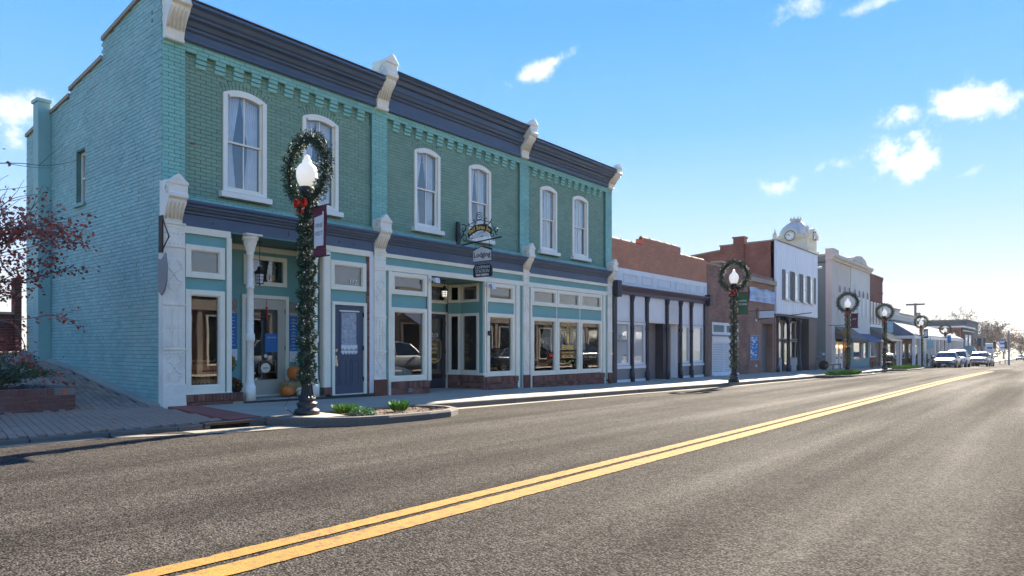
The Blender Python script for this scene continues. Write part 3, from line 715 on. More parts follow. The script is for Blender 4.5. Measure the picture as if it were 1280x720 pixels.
def front_bricks(m, x0, x1, z0, z1, y, holes=(), depth=.05, bl=BL, bh=BH, j=.007, soldier=False):
    r_ = 0; z = z0
    while z < z1-.02:
        zt = min(z+bh, z1); zc = (z+zt)/2; blocked = []
        for h in holes:
            q = h(zc)
            if q: blocked.append(q)
        blocked.sort(); spans = []; cur = x0
        for a, b in blocked:
            if a > cur: spans.append((cur, a))
            cur = max(cur, b)
        if cur < x1: spans.append((cur, x1))
        for a, b in spans:
            x = x0-(bl*.5 if r_ % 2 else 0)
            while x < b:
                s0, s1 = max(x, a), min(x+bl, b)
                if s1-s0 > .03:
                    d = random.uniform(-.0035, .0035)
                    BR.append((vis_score((s0+s1)/2, y, zc, 'y')*(s1-s0)*bh, m, s0+j/2, s1-j/2, y+d, y+depth, z+j/2, zt-j/2))
                x += bl
        z += bh; r_ += 1
def side_bricks():
    r_ = 0; z = .2
    while z < 7.95:
        zc = z+BH/2; y = 12.50-(BL*.5 if r_ % 2 else 0)
        while y < 19.88:
            s0, s1 = max(y, 12.46), min(y+BL, 19.88); yc = (s0+s1)/2
            segs = [(s0, s1)]
            if SWIN[2] < zc < SWIN[3]: segs = [q for q in ((s0, min(s1, SWIN[0])), (max(s0, SWIN[1]), s1)) if q[1]-q[0] > .03]
            for a, b in segs:
                yc = (a+b)/2
                if b-a > .03 and az(5.45, yc)-.08 < zc < side_top(yc)-.03:
                    d = random.uniform(-.003, .003)+.0035*sin(yc*1.3+z*1.1)
                    BR.append((vis_score(X0, yc, zc, 'x')*(b-a)*BH, 'teal_brick_side', X0+d, X0+.05, a+.004, b-.004, z+.004, z+BH-.004))
            y += BL
        z += BH; r_ += 1
side_bricks()
def wh(a, b): # arched hole as intervals by height
    def f(z):
        if z < WZ0-.13 or z > WZT+.17: return None
        if z < WZ0: return (a-.08, b+.08)
        if z <= WZS: return (a-.01, b+.01)
        # outside the brick arch ring
        lo = (b-a)/2+.06; xs = [a-.06+i*.01 for i in range(int((b-a+.12)/.01)+1)]
        ins = [x for x in xs if z < arc_z(x, a, b, .16)]
        return (ins[0], ins[-1]) if ins else None
    return f
holes = [wh(a, b) for a, b in UW]
PAN = [(5.86, 10.14), (10.60, 15.61), (16.05, 20.37)]
for a, b in PAN: front_bricks('green_brick', a, b, 4.03, 6.66, FP, holes)
for a, b in [(5.45, 5.86), (10.14, 10.60), (15.61, 16.05), (20.37, 20.80)]: front_bricks('teal_brick_front', a+.003, b-.003, 4.03, 6.655, F)
front_bricks('teal_brick_front', 5.453, 20.797, 6.66, 7.0, F-.004)
front_bricks('teal_brick_front', 5.82, 20.5, 3.86, 4.03, F-.03)
# radial arch bricks over every upper window
RAD = MB()
for a, b in UW:
    w2, h = (b-a)/2, WZT-WZS; rr = (w2*w2+h*h)/(2*h); c0 = (a+b)/2; cz = WZT-rr; am = math.asin(w2/rr)+.05
    n = 15
    for ring in range(2):
        for i in range(n):
            t0, t1 = -am+2*am*i/n+.006, -am+2*am*(i+1)/n-.006; r0, r1 = rr+.012+ring*.076, rr+.082+ring*.076; d = random.uniform(-.003, .003)
            q = [(c0+r0*sin(t0), cz+r0*cos(t0)), (c0+r0*sin(t1), cz+r0*cos(t1)), (c0+r1*sin(t1), cz+r1*cos(t1)), (c0+r1*sin(t0), cz+r1*cos(t0))]
            RAD.ext(q, 'y', FP+d-.003, FP+.05)
RAD.build('arch_brick', 'green_brick', B, kind='stuff')
# shopfront brick bases (their bricks are counted with the rest)
def soldiers(m, x0, x1, y, z0, z1, depth=.1, w_=.068):
    n = max(1, int((x1-x0)/w_)); w_ = (x1-x0)/n
    for i in range(n):
        a = x0+i*w_; d = random.uniform(-.003, .003)
        BR.append((vis_score(a, y, z0, 'y')*w_*(z1-z0), m, a+.004, a+w_-.004, y+d, y+depth, z0, z1))
def base_wall(x0, x1, zt, sol=.15, yo=0):
    zb = min(wz(x0), wz(x1))-.06; MB().box(x0+.01, x1-.01, F-.07+yo, F+.12, zb, zt-.01).build('brick_base', 'mortar', B)
    soldiers('red_brick', x0, x1, F-.115+yo, zt-sol, zt)
    if zt-sol-zb > .05: front_bricks('red_brick', x0, x1, zb, zt-sol-.006, F-.088+yo, depth=.08, bh=.067, bl=.2)
base_wall(5.82, 6.93, .40, .13); base_wall(10.66, 11.90, .44); base_wall(14.0, 15.42, .45); base_wall(16.13, 20.16, .40)
soldiers('red_brick', 8.80, 9.0, F-.06, .24, .40, .08)
BR.sort(key=lambda q: -q[0])
rest = {}
for i, (s_, m, x0, x1, y0, y1, z0, z1) in enumerate(BR):
    if i < 300 and s_ > 0: brick_obj('brick', m, B, x0, x1, y0, y1, z0, z1)
    else: rest.setdefault(m, MB()).box(x0, x1, y0, y1, z0, z1)
for m, mb in rest.items(): mb.build('brick', m, B, norm=False, kind='stuff')

# --- solid walls behind the bricks
def wall_with_holes(name, m, x0, x1, z0, z1, y0, y1, hs, parent=B):
    mb = MB(); hs = sorted(hs); cur = x0
    for a, b, c_, d in hs:
        if a > cur: mb.box(cur, a, y0, y1, z0, z1)
        mb.box(a, b, y0, y1, z0, c_); mb.box(a, b, y0, y1, d, z1); cur = b
    mb.box(cur, x1, y0, y1, z0, z1)
    return mb.build(name, m, parent)
wall_with_holes('front_wall', 'paint_joint_green', 5.5, 20.75, 3.5, 6.9, FP+.012, 12.80, [(a, b, WZ0-.1, WZT+.002) for a, b in UW])
pj = MB()
for a, b in [(5.462, 5.855), (10.146, 10.595), (15.616, 16.045), (20.376, 20.79)]: pj.box(a, b, F+.012, FP+.04, 3.45, 6.65)
pj.box(5.462, 20.79, F+.01, FP+.04, 6.65, 7.6)
pj.build('pilaster_core', 'paint_joint_teal', B)
# spandrels of wall over the arches are covered by the ring; close them behind
sp = MB()
for a, b in UW:
    n = 12
    for i in range(n):
        t0, t1 = a+(b-a)*i/n, a+(b-a)*(i+1)/n
        sp.q((t0, FP+.02, arc_z(t0, a, b)), (t1, FP+.02, arc_z(t1, a, b)), (t1, FP+.02, WZT+.01), (t0, FP+.02, WZT+.01))
sp.build('arch_infill', 'paint_joint_green', B)
# side wall core with its window opening, stepped top
sw = MB()
for a, b, za, zb in SIDE_TOPS:
    a = max(a, 12.52); cuts = [a, b]
    if a < SWIN[0] < b: cuts = [a, SWIN[0], SWIN[1], b]
    for i in range(len(cuts)-1):
        p, q = cuts[i], cuts[i+1]; zp, zq = side_top(p+1e-4)-.02, side_top(q-1e-4)-.02
        if len(cuts) == 4 and i == 1:
            sw.ext([(p, -.2), (q, -.2), (q, SWIN[2]), (p, SWIN[2])], 'x', X0+.012, X0+.3); sw.ext([(p, SWIN[3]), (q, SWIN[3]), (q, zq), (p, zp)], 'x', X0+.012, X0+.3)
        else: sw.ext([(p, -.2), (q, -.2), (q, zq), (p, zp)], 'x', X0+.012, X0+.3)
sw.build('side_wall', 'paint_joint_teal', B)
# coping pieces on the stepped parapet
for a, b, za, zb in SIDE_TOPS:
    n = 3
    for i in range(n):
        p, q = a+(b-a)*i/n, a+(b-a)*(i+1)/n; zp, zq = za+(zb-za)*i/n, za+(zb-za)*(i+1)/n
        MB().ext([(p+.01, zp-.035), (q-.01, zq-.035), (q-.01, zq+.05), (p+.01, zp+.05)], 'x', X0-.04, X0+.34).build('coping', 'concrete', B, bevel=.008)
# rear and far walls, roof
MB().box(20.5, 20.78, 12.9, 19.88, -.3, 6.9).build('far_wall', 'brick_red_side', B)
MB().box(5.6, 20.6, 19.6, 19.86, -.3, 6.3).build('rear_wall', 'mortar', B)
MB().hexa([(5.7, 12.7, 6.75), (20.6, 12.7, 6.75), (20.6, 19.7, 6.15), (5.7, 19.7, 6.15), (5.7, 12.7, 6.85), (20.6, 12.7, 6.85), (20.6, 19.7, 6.25), (5.7, 19.7, 6.25)]).build('roof', 'roof_felt', B)
# chase / flue up the side wall
ch = T('flue', '', '') if False else None
MB().box(5.19, X0-.003, 18.12, 18.46, .5, 6.86).build('flue', 'teal_brick_side', B, bevel=.01)
MB().box(5.16, X0, 18.09, 18.49, 6.86, 6.93).build('flue_cap', 'teal_brick_side', B)
MB().tube([(5.33, 18.56, 4.1), (5.33, 18.56, 6.6)], .05, 8).build('downpipe', 'teal_wood', B)
# side window
sy0, sy1, sz0, sz1 = SWIN
fr = MB()
for a, b, c_, d in ((sy0, sy0+.07, sz0, sz1), (sy1-.07, sy1, sz0, sz1), (sy0+.07, sy1-.07, sz1-.07, sz1), (sy0+.07, sy1-.07, sz0, sz0+.07), (sy0+.07, sy1-.07, (sz0+sz1)/2-.02, (sz0+sz1)/2+.02)): fr.box(X0+.10, X0+.17, a, b, c_, d)
f_ = fr.build('window', 'cream_paint', B); MB().box(X0+.13, X0+.135, sy0+.05, sy1-.05, sz0+.05, sz1-.05).build('pane', 'upper_glass', f_)
rv = MB(); rv.box(X0+.012, X0+.3, sy0-.02, sy0-.002, sz0, sz1); rv.box(X0+.012, X0+.3, sy1+.002, sy1+.02, sz0, sz1); rv.build('reveal', 'dark_teal_wood', B)
MB().box(X0-.05, X0+.1, sy0-.06, sy1+.06, sz0-.07, sz0).build('sill', 'teal_wood', B)
MB().box(X0+.3, X0+.9, sy0-.1, sy1+.1, sz0, sz1).build('interior', 'interior_dark', B)

# --- upper windows
def upper_window(a, b, i):
    mb = MB(); w_ = .085
    n = 14
    # outer casing with arched head (frame proud of the brick)
    y0, y1 = FP-.035, FP+.09
    mb.box(a, a+w_, y0, y1, WZ0, WZS-.02); mb.box(b-w_, b, y0, y1, WZ0, WZS-.02); mb.box(a+w_, b-w_, y0, y1, WZ0, WZ0+.05)
    for k in range(n):
        t0, t1 = a+(b-a)*k/n, a+(b-a)*(k+1)/n
        lo0, lo1 = WZS-.03, WZS-.03
        z0, z1 = arc_z(t0, a, b), arc_z(t1, a, b)
        if t0 < a+w_*.9 or t1 > b-w_*.9: b0, b1 = WZS-.021, WZS-.021
        else: b0 = b1 = None
        if b0 is None:
            q = [(t0, z0-.12), (t1, z1-.12), (t1, z1), (t0, z0)]
        else: q = [(t0, b0), (t1, b1), (t1, z1), (t0, z0)]
        mb.ext(q, 'y', y0, y1)
    win = mb.build('window', 'white_paint', B)
    # sashes
    ia, ib = a+w_, b-w_; zm = (WZ0+WZS)/2+.03; s_ = MB()
    s_.frame(ia, ib, WZ0+.05, zm+.02, .04, FP+.045, FP+.08, .06, .035); s_.frame(ia, ib, zm-.02, WZT-.06, .04, FP+.02, FP+.05, .035, .06)
    s_.build('sash', 'cream_paint' if i in (0, 1) else 'white_paint', win)
    mu = MB(); c0 = (ia+ib)/2; mu.box(c0-.011, c0+.011, FP+.05, FP+.075, WZ0+.11, zm-.015); mu.box(c0-.011, c0+.011, FP+.025, FP+.048, zm+.015, WZT-.12); mu.build('muntin', 'white_paint', win)
    for (z0, z1, yy) in ((WZ0+.10, zm, FP+.066), (zm, WZT-.11, FP+.037)):
        for x0, x1 in ((ia+.035, c0), (c0, ib-.035)): MB().box(x0, x1, yy, yy+.004, z0, z1).build('pane', 'upper_glass', win)
    sl = MB().hexa([(a-.075, FP-.12, WZ0-.13), (b+.075, FP-.12, WZ0-.13), (b+.075, FP+.1, WZ0-.13), (a-.075, FP+.1, WZ0-.13), (a-.075, FP-.12, WZ0-.025), (b+.075, FP-.12, WZ0-.025), (b+.075, FP+.1, WZ0+.0), (a-.075, FP+.1, WZ0+.0)])
    sl.build('sill', 'white_paint', win, bevel=.005)
    # gathered lace curtains, parted in the middle of the upper half
    cu = MB(); rndc = random.Random(i)
    for side in (-1, 1):
        N = 26; rows = 14; P = []
        for r_ in range(rows+1):
            v_ = r_/rows; z = WZT-.08-(WZT-WZ0-.1)*v_
            if i in (0, 2): open_ = .16*min(1, v_*1.9)*(1-.55*max(0, (v_-.5)/.5)); 
            elif i in (1, 3): open_ = .13*min(1, v_*1.5)*(1-.9*max(0, (v_-.55)/.45))
            else: open_ = .015
            for k in range(N+1):
                u = k/N; xin = c0+side*(.005+open_); xout = ib-.0 if side > 0 else ia+.0
                x = xin+(xout-xin)*u; y = FP+.18+.016*sin(u*44+rndc.random()*.5+v_*1.5)
                P.append((x, y, z))
        cu.add(P, [(r_*(N+1)+k, r_*(N+1)+k+1, (r_+1)*(N+1)+k+1, (r_+1)*(N+1)+k) for r_ in range(rows) for k in range(N)])
    cu.build('curtain', 'curtain', win, norm=False)
for i, (a, b) in enumerate(UW): upper_window(a, b, i)
rm_ = MB(); rm_.box(5.8, 20.4, 14.4, 14.5, 3.6, 6.7); rm_.box(5.8, 20.4, 12.85, 14.4, 3.60, 3.65); rm_.box(5.8, 20.4, 12.85, 14.4, 6.62, 6.7); rm_.build('interior', 'interior_wall', B)

# --- corbels under the band: stepped three course blocks
def corbel(x, w_=.20):
    mb = MB()
    for k, (dy, z0, z1) in enumerate(((.082, 6.585, 6.655), (.060, 6.505, 6.575), (.036, 6.425, 6.495))):
        mb.box(x-w_/2, x+w_/2, FP-dy, FP+.02, z0, z1)
    return mb
for (a, b), n in zip(PAN, (11, 13, 11)):
    first = None
    for k in range(n):
        x = a+.30+(b-a-.60)*k/(n-1)
        if first is None:
            first = corbel(0).build('corbel', 'teal_brick_front', B, bevel=.004); first.location.x = x
        else:
            o = first.copy(); C.objects.link(o); o.location.x = x

# --- main cornice, three lengths, the middle one taller
def cornice(x0, x1, zt):
    fz, top = 6.82, zt
    prof = [(F-.03, fz), (F-.07, fz+.02), (F-.07, fz+.07), (F-.045, fz+.09), (F-.045, top-.40), (F-.09, top-.37), (F-.09, top-.33), (F-.13, top-.31),
            (F-.16, top-.24), (F-.25, top-.22), (F-.25, top-.18), (F-.30, top-.15), (F-.33, top-.08), (F-.41, top-.05), (F-.41, top), (F+.2, top+.03), (F+.2, fz)]
    MB().ext(prof, 'x', x0, x1).build('cornice', 'navy_paint', B)
    MB().box(x0, x1, F-.425, F+.25, top+.03, top+.045).build('cornice_flashing', 'grey_metal', B)
cornice(5.78, 10.22, 7.40); 
# taller middle length has an extra moulded stage
prof2 = lambda top: [(F-.03, 6.80), (F-.07, 6.82), (F-.07, 6.87), (F-.045, 6.89), (F-.045, 7.12), (F-.09, 7.15), (F-.09, 7.19), (F-.14, 7.21), (F-.17, 7.28), (F-.20, 7.30), (F-.20, 7.34), (F-.16, 7.35),
            (F-.16, 7.44), (F-.22, 7.46), (F-.25, 7.54), (F-.32, 7.57), (F-.32, 7.60), (F-.42, 7.66), (F-.42, top), (F+.2, top+.03), (F+.2, 6.80)]
MB().ext(prof2(7.66), 'x', 10.56, 15.60).build('cornice', 'navy_paint', B)
cornice(15.90, 20.47, 7.35)
def scroll(x0, x1, zt, zb, out, name='bracket', yb=F, m='iron_white'):
    """S profile console: gabled cap, volute, waist, foot"""
    h = zt-zb
    pr = [(yb, zb), (yb-out*.22, zb), (yb-out*.25, zb+.04*h), (yb-out*.20, zb+.08*h), (yb-out*.28, zb+.22*h), (yb-out*.50, zb+.38*h), (yb-out*.78, zb+.50*h), (yb-out*.82, zb+.56*h), (yb-out*1.0, zb+.60*h), (yb-out*1.0, zb+.67*h), (yb-out*.92, zb+.70*h), (yb-out*.92, zb+.86*h), (yb-out*.70, zb+.93*h), (yb-out*.35, zb+.95*h), (yb+.1, zb+.95*h), (yb+.1, zb)]
    w_ = x1-x0; o = MB().ext(pr, 'x', x0, x1).build(name, m, B, bevel=.01)
    cap = MB(); c0 = (x0+x1)/2
    cap.ext([(x0-.01, zb+.86*h), (x1+.01, zb+.86*h), (x1+.01, zb+.90*h), (x1-.2*w_, zb+.97*h), (c0+.12*w_, zt+.035), (c0, zt+.06), (c0-.12*w_, zt+.035), (x0+.2*w_, zb+.97*h), (x0-.01, zb+.90*h)], 'y', yb-out*.98, yb-out*.55)
    cap.build('bracket_cap', m, o, bevel=.008)
    fl = MB()
    for k in range(5):
        x = x0+w_*(k+.5)/5; fl.tube([(x, yb-out*.30, zb+.2*h), (x, yb-out*.54, zb+.39*h), (x, yb-out*.83, zb+.53*h)], .017, 6)
    fl.tube([(x0-.004, yb-out*.55, zb+.77*h+.06*cos(q)*h) if False else (x0-.004, yb-out*.6+.16*out*sin(q), zb+.76*h+.08*h*cos(q)) for q in [k*2*pi/10 for k in range(10)]], .012, 5, True)
    fl.build('bracket_fluting', m, o, smooth=True)
    return o
scroll(5.46, 5.80, 7.72, 6.74, .40); scroll(10.22, 10.56, 7.93, 6.78, .45); scroll(15.58, 15.92, 7.84, 6.82, .45); scroll(20.45, 20.80, 7.56, 6.80, .42)
MB().box(5.45, 20.8, F+.05, 12.9, 6.9, 7.42).build('parapet', 'paint_joint_teal', B)

# --- storefront cornice
def low_cornice(x0, x1):
    pr = [(F+.1, 3.47), (F-.045, 3.47), (F-.045, 3.68), (F-.085, 3.70), (F-.085, 3.735), (F-.13, 3.75), (F-.155, 3.79), (F-.20, 3.80), (F-.20, 3.83), (F-.26, 3.865), (F-.26, 3.90), (F-.05, 3.955), (F+.1, 3.955)]
    MB().ext(pr, 'x', x0, x1).build('storefront_cornice', 'navy_paint', B)
low_cornice(5.76, 10.16); low_cornice(10.48, 15.70); low_cornice(15.95, 20.43)
bo = MB()
for x in (6.35, 7.95, 9.2, 9.6): bo.lathe([(.018, -.02), (.018, .0)], x, F-.045, 3.575, 8, 'y')
for x in (7.95,): bo.box(x-.01, x+.01, F-.06, F-.045, 3.53, 3.64)
bo.build('bolt', 'navy_door', B)
# cast iron pilasters with relief panels
def pilaster(x0, x1, zb, rust=False, rusty=.5):
    w_ = x1-x0; y = F-.07; z0 = zb; p = MB()
    p.box(x0, x1, y, F+.12, z0, 3.5)
    pi_ = p.build('pilaster', 'iron_white', B, bevel=.006)
    pl_ = MB(); pl_.box(x0-.012, x1+.012, y-.035, y, z0, z0+.22); pl_.box(x0-.005, x1+.005, y-.022, y, z0+.22, z0+.44)
    pl_.build('plinth', 'iron_white', pi_, bevel=.005)
    for z in (z0+1.05, z0+1.85, 3.05, 3.46): MB().box(x0-.008, x1+.008, y-.02, y, z, z+.035).build('moulding', 'iron_white', pi_, bevel=.004)
    if rust:
        MB().box(x0-.014, x1+.014, y-.038, y+.01, z0-.005, z0+rusty).build('plinth', 'rust_paint', pi_, bevel=.004)
    re = MB(); c0 = (x0+x1)/2; r0 = .011
    # scrolled ornament at the foot and again high on the shaft
    for zc, k in ((z0+.74, 1), (2.56, 1.1)):
        for sx in (-1, 1):
            for sz_ in (-1, 1):
                pts = [(c0+sx*w_*(.05+.30*sin(q*1.0)*k*.9), y-.004, zc+sz_*(.03+.20*k*(q/3.0)+.03*sin(q*3))) for q in [j*.5 for j in range(7)]]
                re.tube(pts, [r0, r0, r0, r0*.9, r0*.8, r0*.7, r0*.6], 5)
                cc = (c0+sx*w_*.27, zc+sz_*.17*k)
                re.tube([(cc[0]+.035*cos(q)*(1-q/9), y-.004, cc[1]+.035*sin(q)*(1-q/9)) for q in [j*.7 for j in range(9)]], .008, 5)
        re.ball((c0, y-.004, zc), .022, 8, 5)
    for zc0, zc1 in ((z0+1.12, z0+1.42), (z0+1.47, z0+1.80)):
        for k in (-1, 0, 1): re.box(c0+k*w_*.29-w_*.09, c0+k*w_*.29+w_*.09, y-.014, y, zc0, zc1)
    for z in (z0+1.0, z0+1.445, 3.12, 3.30):
        for k in range(-2, 3): re.ball((c0+k*w_*.19, y, z), .018, 6, 4)
    re.build('relief', 'iron_white', pi_, kind='stuff')
    return pi_
pilaster(5.432, 5.82, .16)
pilaster(10.16, 10.50, .10, True, .42); pilaster(15.70, 15.97, .04, True, .42); pilaster(20.42, 20.70, -.02, True, .42)
HEADS = ((5.44, 5.77), (10.16, 10.49), (15.69, 15.96), (20.42, 20.71))
for x0, x1 in HEADS: scroll(x0, x1, 4.27, 3.38, .31)
ht = MB()   # rounded shell heads of the storefront consoles
for x0, x1 in HEADS:
    c0, r_ = (x0+x1)/2, (x1-x0)/2; ht.ext([(c0+r_*cos(q), 4.13+r_*.85*sin(q)) for q in [k*pi/10 for k in range(11)]], 'y', F-.30, F-.02)
ht.build('console_head', 'iron_white', B, bevel=.01)

# ================================================================= shopfronts
def frame(name, m, x0, x1, z0, z1, w_, y0, y1, parent=B, wb=None, wt=None, **k): return MB().frame(x0, x1, z0, z1, w_, y0, y1, wb, wt).build(name, m, parent, **k)
def shop_window(x0, x1, z0, z1, w_=.105, y=F-.02, m='cream_paint', wb=None, pane='shop_glass'):
    f_ = frame('window', m, x0, x1, z0, z1, w_, y-.035, y+.06, wb=wb, bevel=.004)
    # stepped inner bead
    frame('bead', m, x0+w_, x1-w_, z0+(wb or w_), z1-w_, .018, y-.005, y+.05, f_)
    MB().box(x0+w_+.01, x1-w_-.01, y+.03, y+.036, z0+(wb or w_)+.01, z1-w_-.01).build('pane', pane, f_)
    return f_
def board(x0, x1, z0, z1, m, y0=F-.03, y1=F+.06, name='trim_board', bev=.003): return MB().box(x0, x1, y0, y1, z0, z1).build(name, m, B, bevel=bev)
# bay 1 left
board(5.82, 6.70, 3.34, 3.468, 'cream_paint', F-.05, name='frieze_trim'); board(5.83, 6.61, .41, 3.34, 'teal_wood', F+.0, F+.05, 'panel_board'); 
# cut the teal board behind the glass by building it as strips instead
bpy.data.objects.remove(bpy.data.objects['panel_board'])
def strips(x0, x1, zz, m='teal_wood', y0=F-.005, y1=F+.05):
    for a, b in zz: board(x0, x1, a, b, m, y0, y1, 'panel_board', 0)
strips(5.822, 6.70, [(3.12, 3.34), (2.31, 2.54)]); board(6.563, 6.622, .42, 3.338, 'teal_wood', F-.009, F+.05, 'panel_board', 0)
shop_window(5.84, 6.58, 2.54, 3.14, .095); shop_window(5.84, 6.58, .41, 2.32, .095, wb=.14)
board(6.62, 6.715, .40, 3.34, 'cream_paint', F-.055, F+.1, 'post')
board(5.822, 6.72, .38, .42, 'cream_paint', F-.07, F+.05, 'sill_board')
# entrance recess of number 115
RB = 13.40
zr = 3.46
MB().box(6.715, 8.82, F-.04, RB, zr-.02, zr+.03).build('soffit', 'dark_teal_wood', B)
MB().box(6.70, 8.86, RB+.06, RB+.10, .1, zr).build('recess_core', 'dark_teal_wood', B)
hole = [(7.50, 8.46, .2, 2.33), (7.52, 8.50, 2.62, 3.12)]
mb = MB(); 
mb.box(6.70, 7.50, RB, RB+.05, .1, zr); mb.box(8.50, 8.86, RB, RB+.05, .1, zr); mb.box(7.5, 8.5, RB, RB+.05, 2.33, 2.60); mb.box(7.5, 8.5, RB, RB+.05, 3.2, zr); mb.box(8.46, 8.50, RB, RB+.05, .1, 2.33)
bpy.data.objects.remove(bpy.data.objects['recess_core'])
mb.build('recess_wall', 'teal_wood', B)
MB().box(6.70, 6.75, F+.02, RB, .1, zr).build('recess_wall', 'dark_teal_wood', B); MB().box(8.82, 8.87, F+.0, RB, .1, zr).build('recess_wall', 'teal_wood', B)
MB().box(6.75, 8.82, RB-.03, RB, zr-.16, zr-.05).build('frieze_trim', 'cream_paint', B); MB().box(8.79, 8.82, F+.1, RB-.03, zr-.16, zr-.05).build('frieze_trim', 'cream_paint', B)
struct(MB().box(6.72, 8.82, F-.10, RB+.05, -.1, .22).build('entrance_floor', 'concrete')); MB().box(6.93, 8.80, F-.14, F-.10, .08, .215).build('threshold', 'dark_metal', B)
MB().box(8.80, 10.14, F-.12, F+.3, -.05, .215).build('threshold', 'dark_metal', B)
tr = frame('window', 'cream_paint', 7.50, 8.52, 2.58, 3.22, .09, RB-.04, RB+.03, bevel=.004); MB().box(7.57, 8.45, RB, RB+.006, 2.65, 3.15).build('pane', 'shop_glass', tr)
text('115', .16, (8.12, RB-.012, 2.72), (1, 0, 0), 'gold_paint', tr)
dr = frame('door_frame', 'cream_paint', 7.46, 8.56, .22, 2.38, .075, RB-.05, RB+.04, wb=.03)
lf = frame('door', 'beige_door', 7.54, 8.48, .25, 2.30, .16, RB-.02, RB+.03, wb=.30, wt=.2, bevel=.004)
MB().box(7.68, 8.34, RB+.0, RB+.008, .52, 2.12).build('pane', 'shop_glass', lf); frame('bead', 'beige_door', 7.70, 8.32, .55, 2.10, .02, RB-.03, RB+.0, lf)
MB().box(8.0, 8.32, RB-.008, RB-.003, 1.16, 1.56).build('door_notice', 'blue_print', lf)
def disc(x, y, z, r_, m, parent, name='sticker', n=20): return MB().lathe([(r_, 0), (r_, -.003)], x, y, z, n, 'y').build(name, m, parent)
disc(8.02, RB-.003, 1.08, .04, 'white_print', lf); disc(8.02, RB-.003, .82, .11, 'cream_paint', lf); frame('notice_frame', 'grey_metal', 7.86, 8.26, .72, .98, .012, RB-.006, RB-.002, lf)
text('OPEN', .05, (8.02, RB-.008, .80), (1, 0, 0), 'rust_paint', lf); text('WELCOME', .045, (8.16, RB-.010, 1.46), (1, 0, 0), 'white_print', lf)
disc(7.80, RB-.003, .58, .03, 'white_print', lf)
MB().tube([(7.60, RB-.02, 1.05), (7.60, RB-.07, 1.05), (7.60, RB-.07, 1.35), (7.60, RB-.02, 1.35)], .012, 6).build('door_handle', 'dark_metal', lf)
hg = MB(); [hg.box(8.47, 8.50, RB-.03, RB-.01, z, z+.10) for z in (.45, 1.2, 2.0)]; hg.build('hinge', 'dark_metal', lf)
# red chime hanging in the doorway
cmb = MB().tube([(7.99, RB-.10, 2.16), (7.99, RB-.10, 2.30)], .006, 5)
for k in range(4): cmb.lathe([(.018, 0), (.022, .05)], 7.99, RB-.10, 1.86+k*.075, 8)
tag(cmb.build('door_chime', 'red_cloth'), 'slim red tassel hanging in the head of the beige door', 'tassel')
# skirting under posters
MB().box(8.56, 8.82, RB-.03, RB, .22, .36).build('skirting', 'cream_paint', B); MB().box(6.75, 7.46, RB-.03, RB, .22, .36).build('skirting', 'cream_paint', B)
def poster(x0, x1, z0, z1, lab):
    p = T('poster', lab, 'poster', ((x0+x1)/2, RB, z0), 'blue posters in the entrance of number 115')
    MB().box(x0, x1, RB-.012, RB-.002, z0, z1).build('poster_board', 'blue_print', p)
    zt = z1-(z1-z0)*.24; zq = z0+(z1-z0)*.18
    MB().box(x0, x1, RB-.015, RB-.012, zt, z1).build('poster_picture', 'photo_print', p); MB().box(x0, x1, RB-.015, RB-.012, z0, zq).build('poster_footer', 'white_print', p)
    ln = MB(); rr_ = random.Random(3); z = zt-.06
    while z > zq+.03:
        for w_ in (rr_.uniform(.25, .45), rr_.uniform(.5, .85)):
            ln.box((x0+x1)/2-w_*(x1-x0)/2, (x0+x1)/2+w_*(x1-x0)/2, RB-.014, RB-.012, z, z+.008); z -= .022
        z -= .028
    for k in range(3): ln.box(x0+.03, x1-.03, RB-.0165, RB-.015, zt+.015+k*.014, zt+.021+k*.014) if k < 1 else None
    ln.build('print_line', 'white_print', p, kind='stuff')
    text('MENU', .075, ((x0+x1)/2, RB-.018, zt+.03), (1, 0, 0), 'white_print', p, 'lettering')
    t2 = MB(); [t2.box(x0+.06, x1-.06, RB-.0165, RB-.015, z0+.03+k*.02, z0+.035+k*.02) for k in range(2)]; t2.build('print_line', 'black_print', p)
poster(7.00, 7.37, 1.0, 2.27, 'tall blue menu poster on the wall left of the beige door'); poster(8.60, 8.99-.19, .94, 2.27, 'tall blue menu poster on the wall between the beige door and the wreathed lamp')
# iron columns
def iron_column(x, y, lab=None):
    z0 = .20; pr = [(.105, 0), (.105, .30), (.085, .33), (.08, .37), (.072, .42), (.066, 1.15), (.085, 1.18), (.09, 1.22), (.085, 1.32), (.066, 1.35), (.064, 2.2), (.078, 2.22), (.078, 2.27), (.062, 2.30), (.060, 2.85), (.075, 2.87), (.07, 2.92), (.09, 3.0), (.13, 3.14), (.155, 3.18), (.155, 3.24)]
    c_ = MB().lathe(pr, x, y, z0, 20).build('column', 'iron_white', B, smooth=False, bevel=0)
    for p in c_.data.polygons: p.use_smooth = abs(p.normal.z) < .5
    lv = MB()
    for k in range(8):
        a = 2*pi*k/8; d = Vector((cos(a), sin(a), 0))
        lv.tube([(x+.066*d.x, y+.066*d.y, z0+2.95), (x+.09*d.x, y+.09*d.y, z0+3.05), (x+.125*d.x, y+.125*d.y, z0+3.12)], [.018, .02, .012], 5)
    for q in range(26):
        zz = z0+.5+q*.095
        if 1.1 < zz-z0 < 1.4: continue
        for k in range(2):
            a = q*1.1+k*pi; lv.ball((x+.062*cos(a), y+.062*sin(a), zz), .014, 5, 3)
    lv.build('column_ornament', 'iron_white', c_)
    MB().box(x-.17, x+.17, y-.17, y+.12, z0+3.24, z0+3.27).build('column_capital', 'iron_white', c_)
iron_column(7.11, F-.02); iron_column(8.58, F-.02)
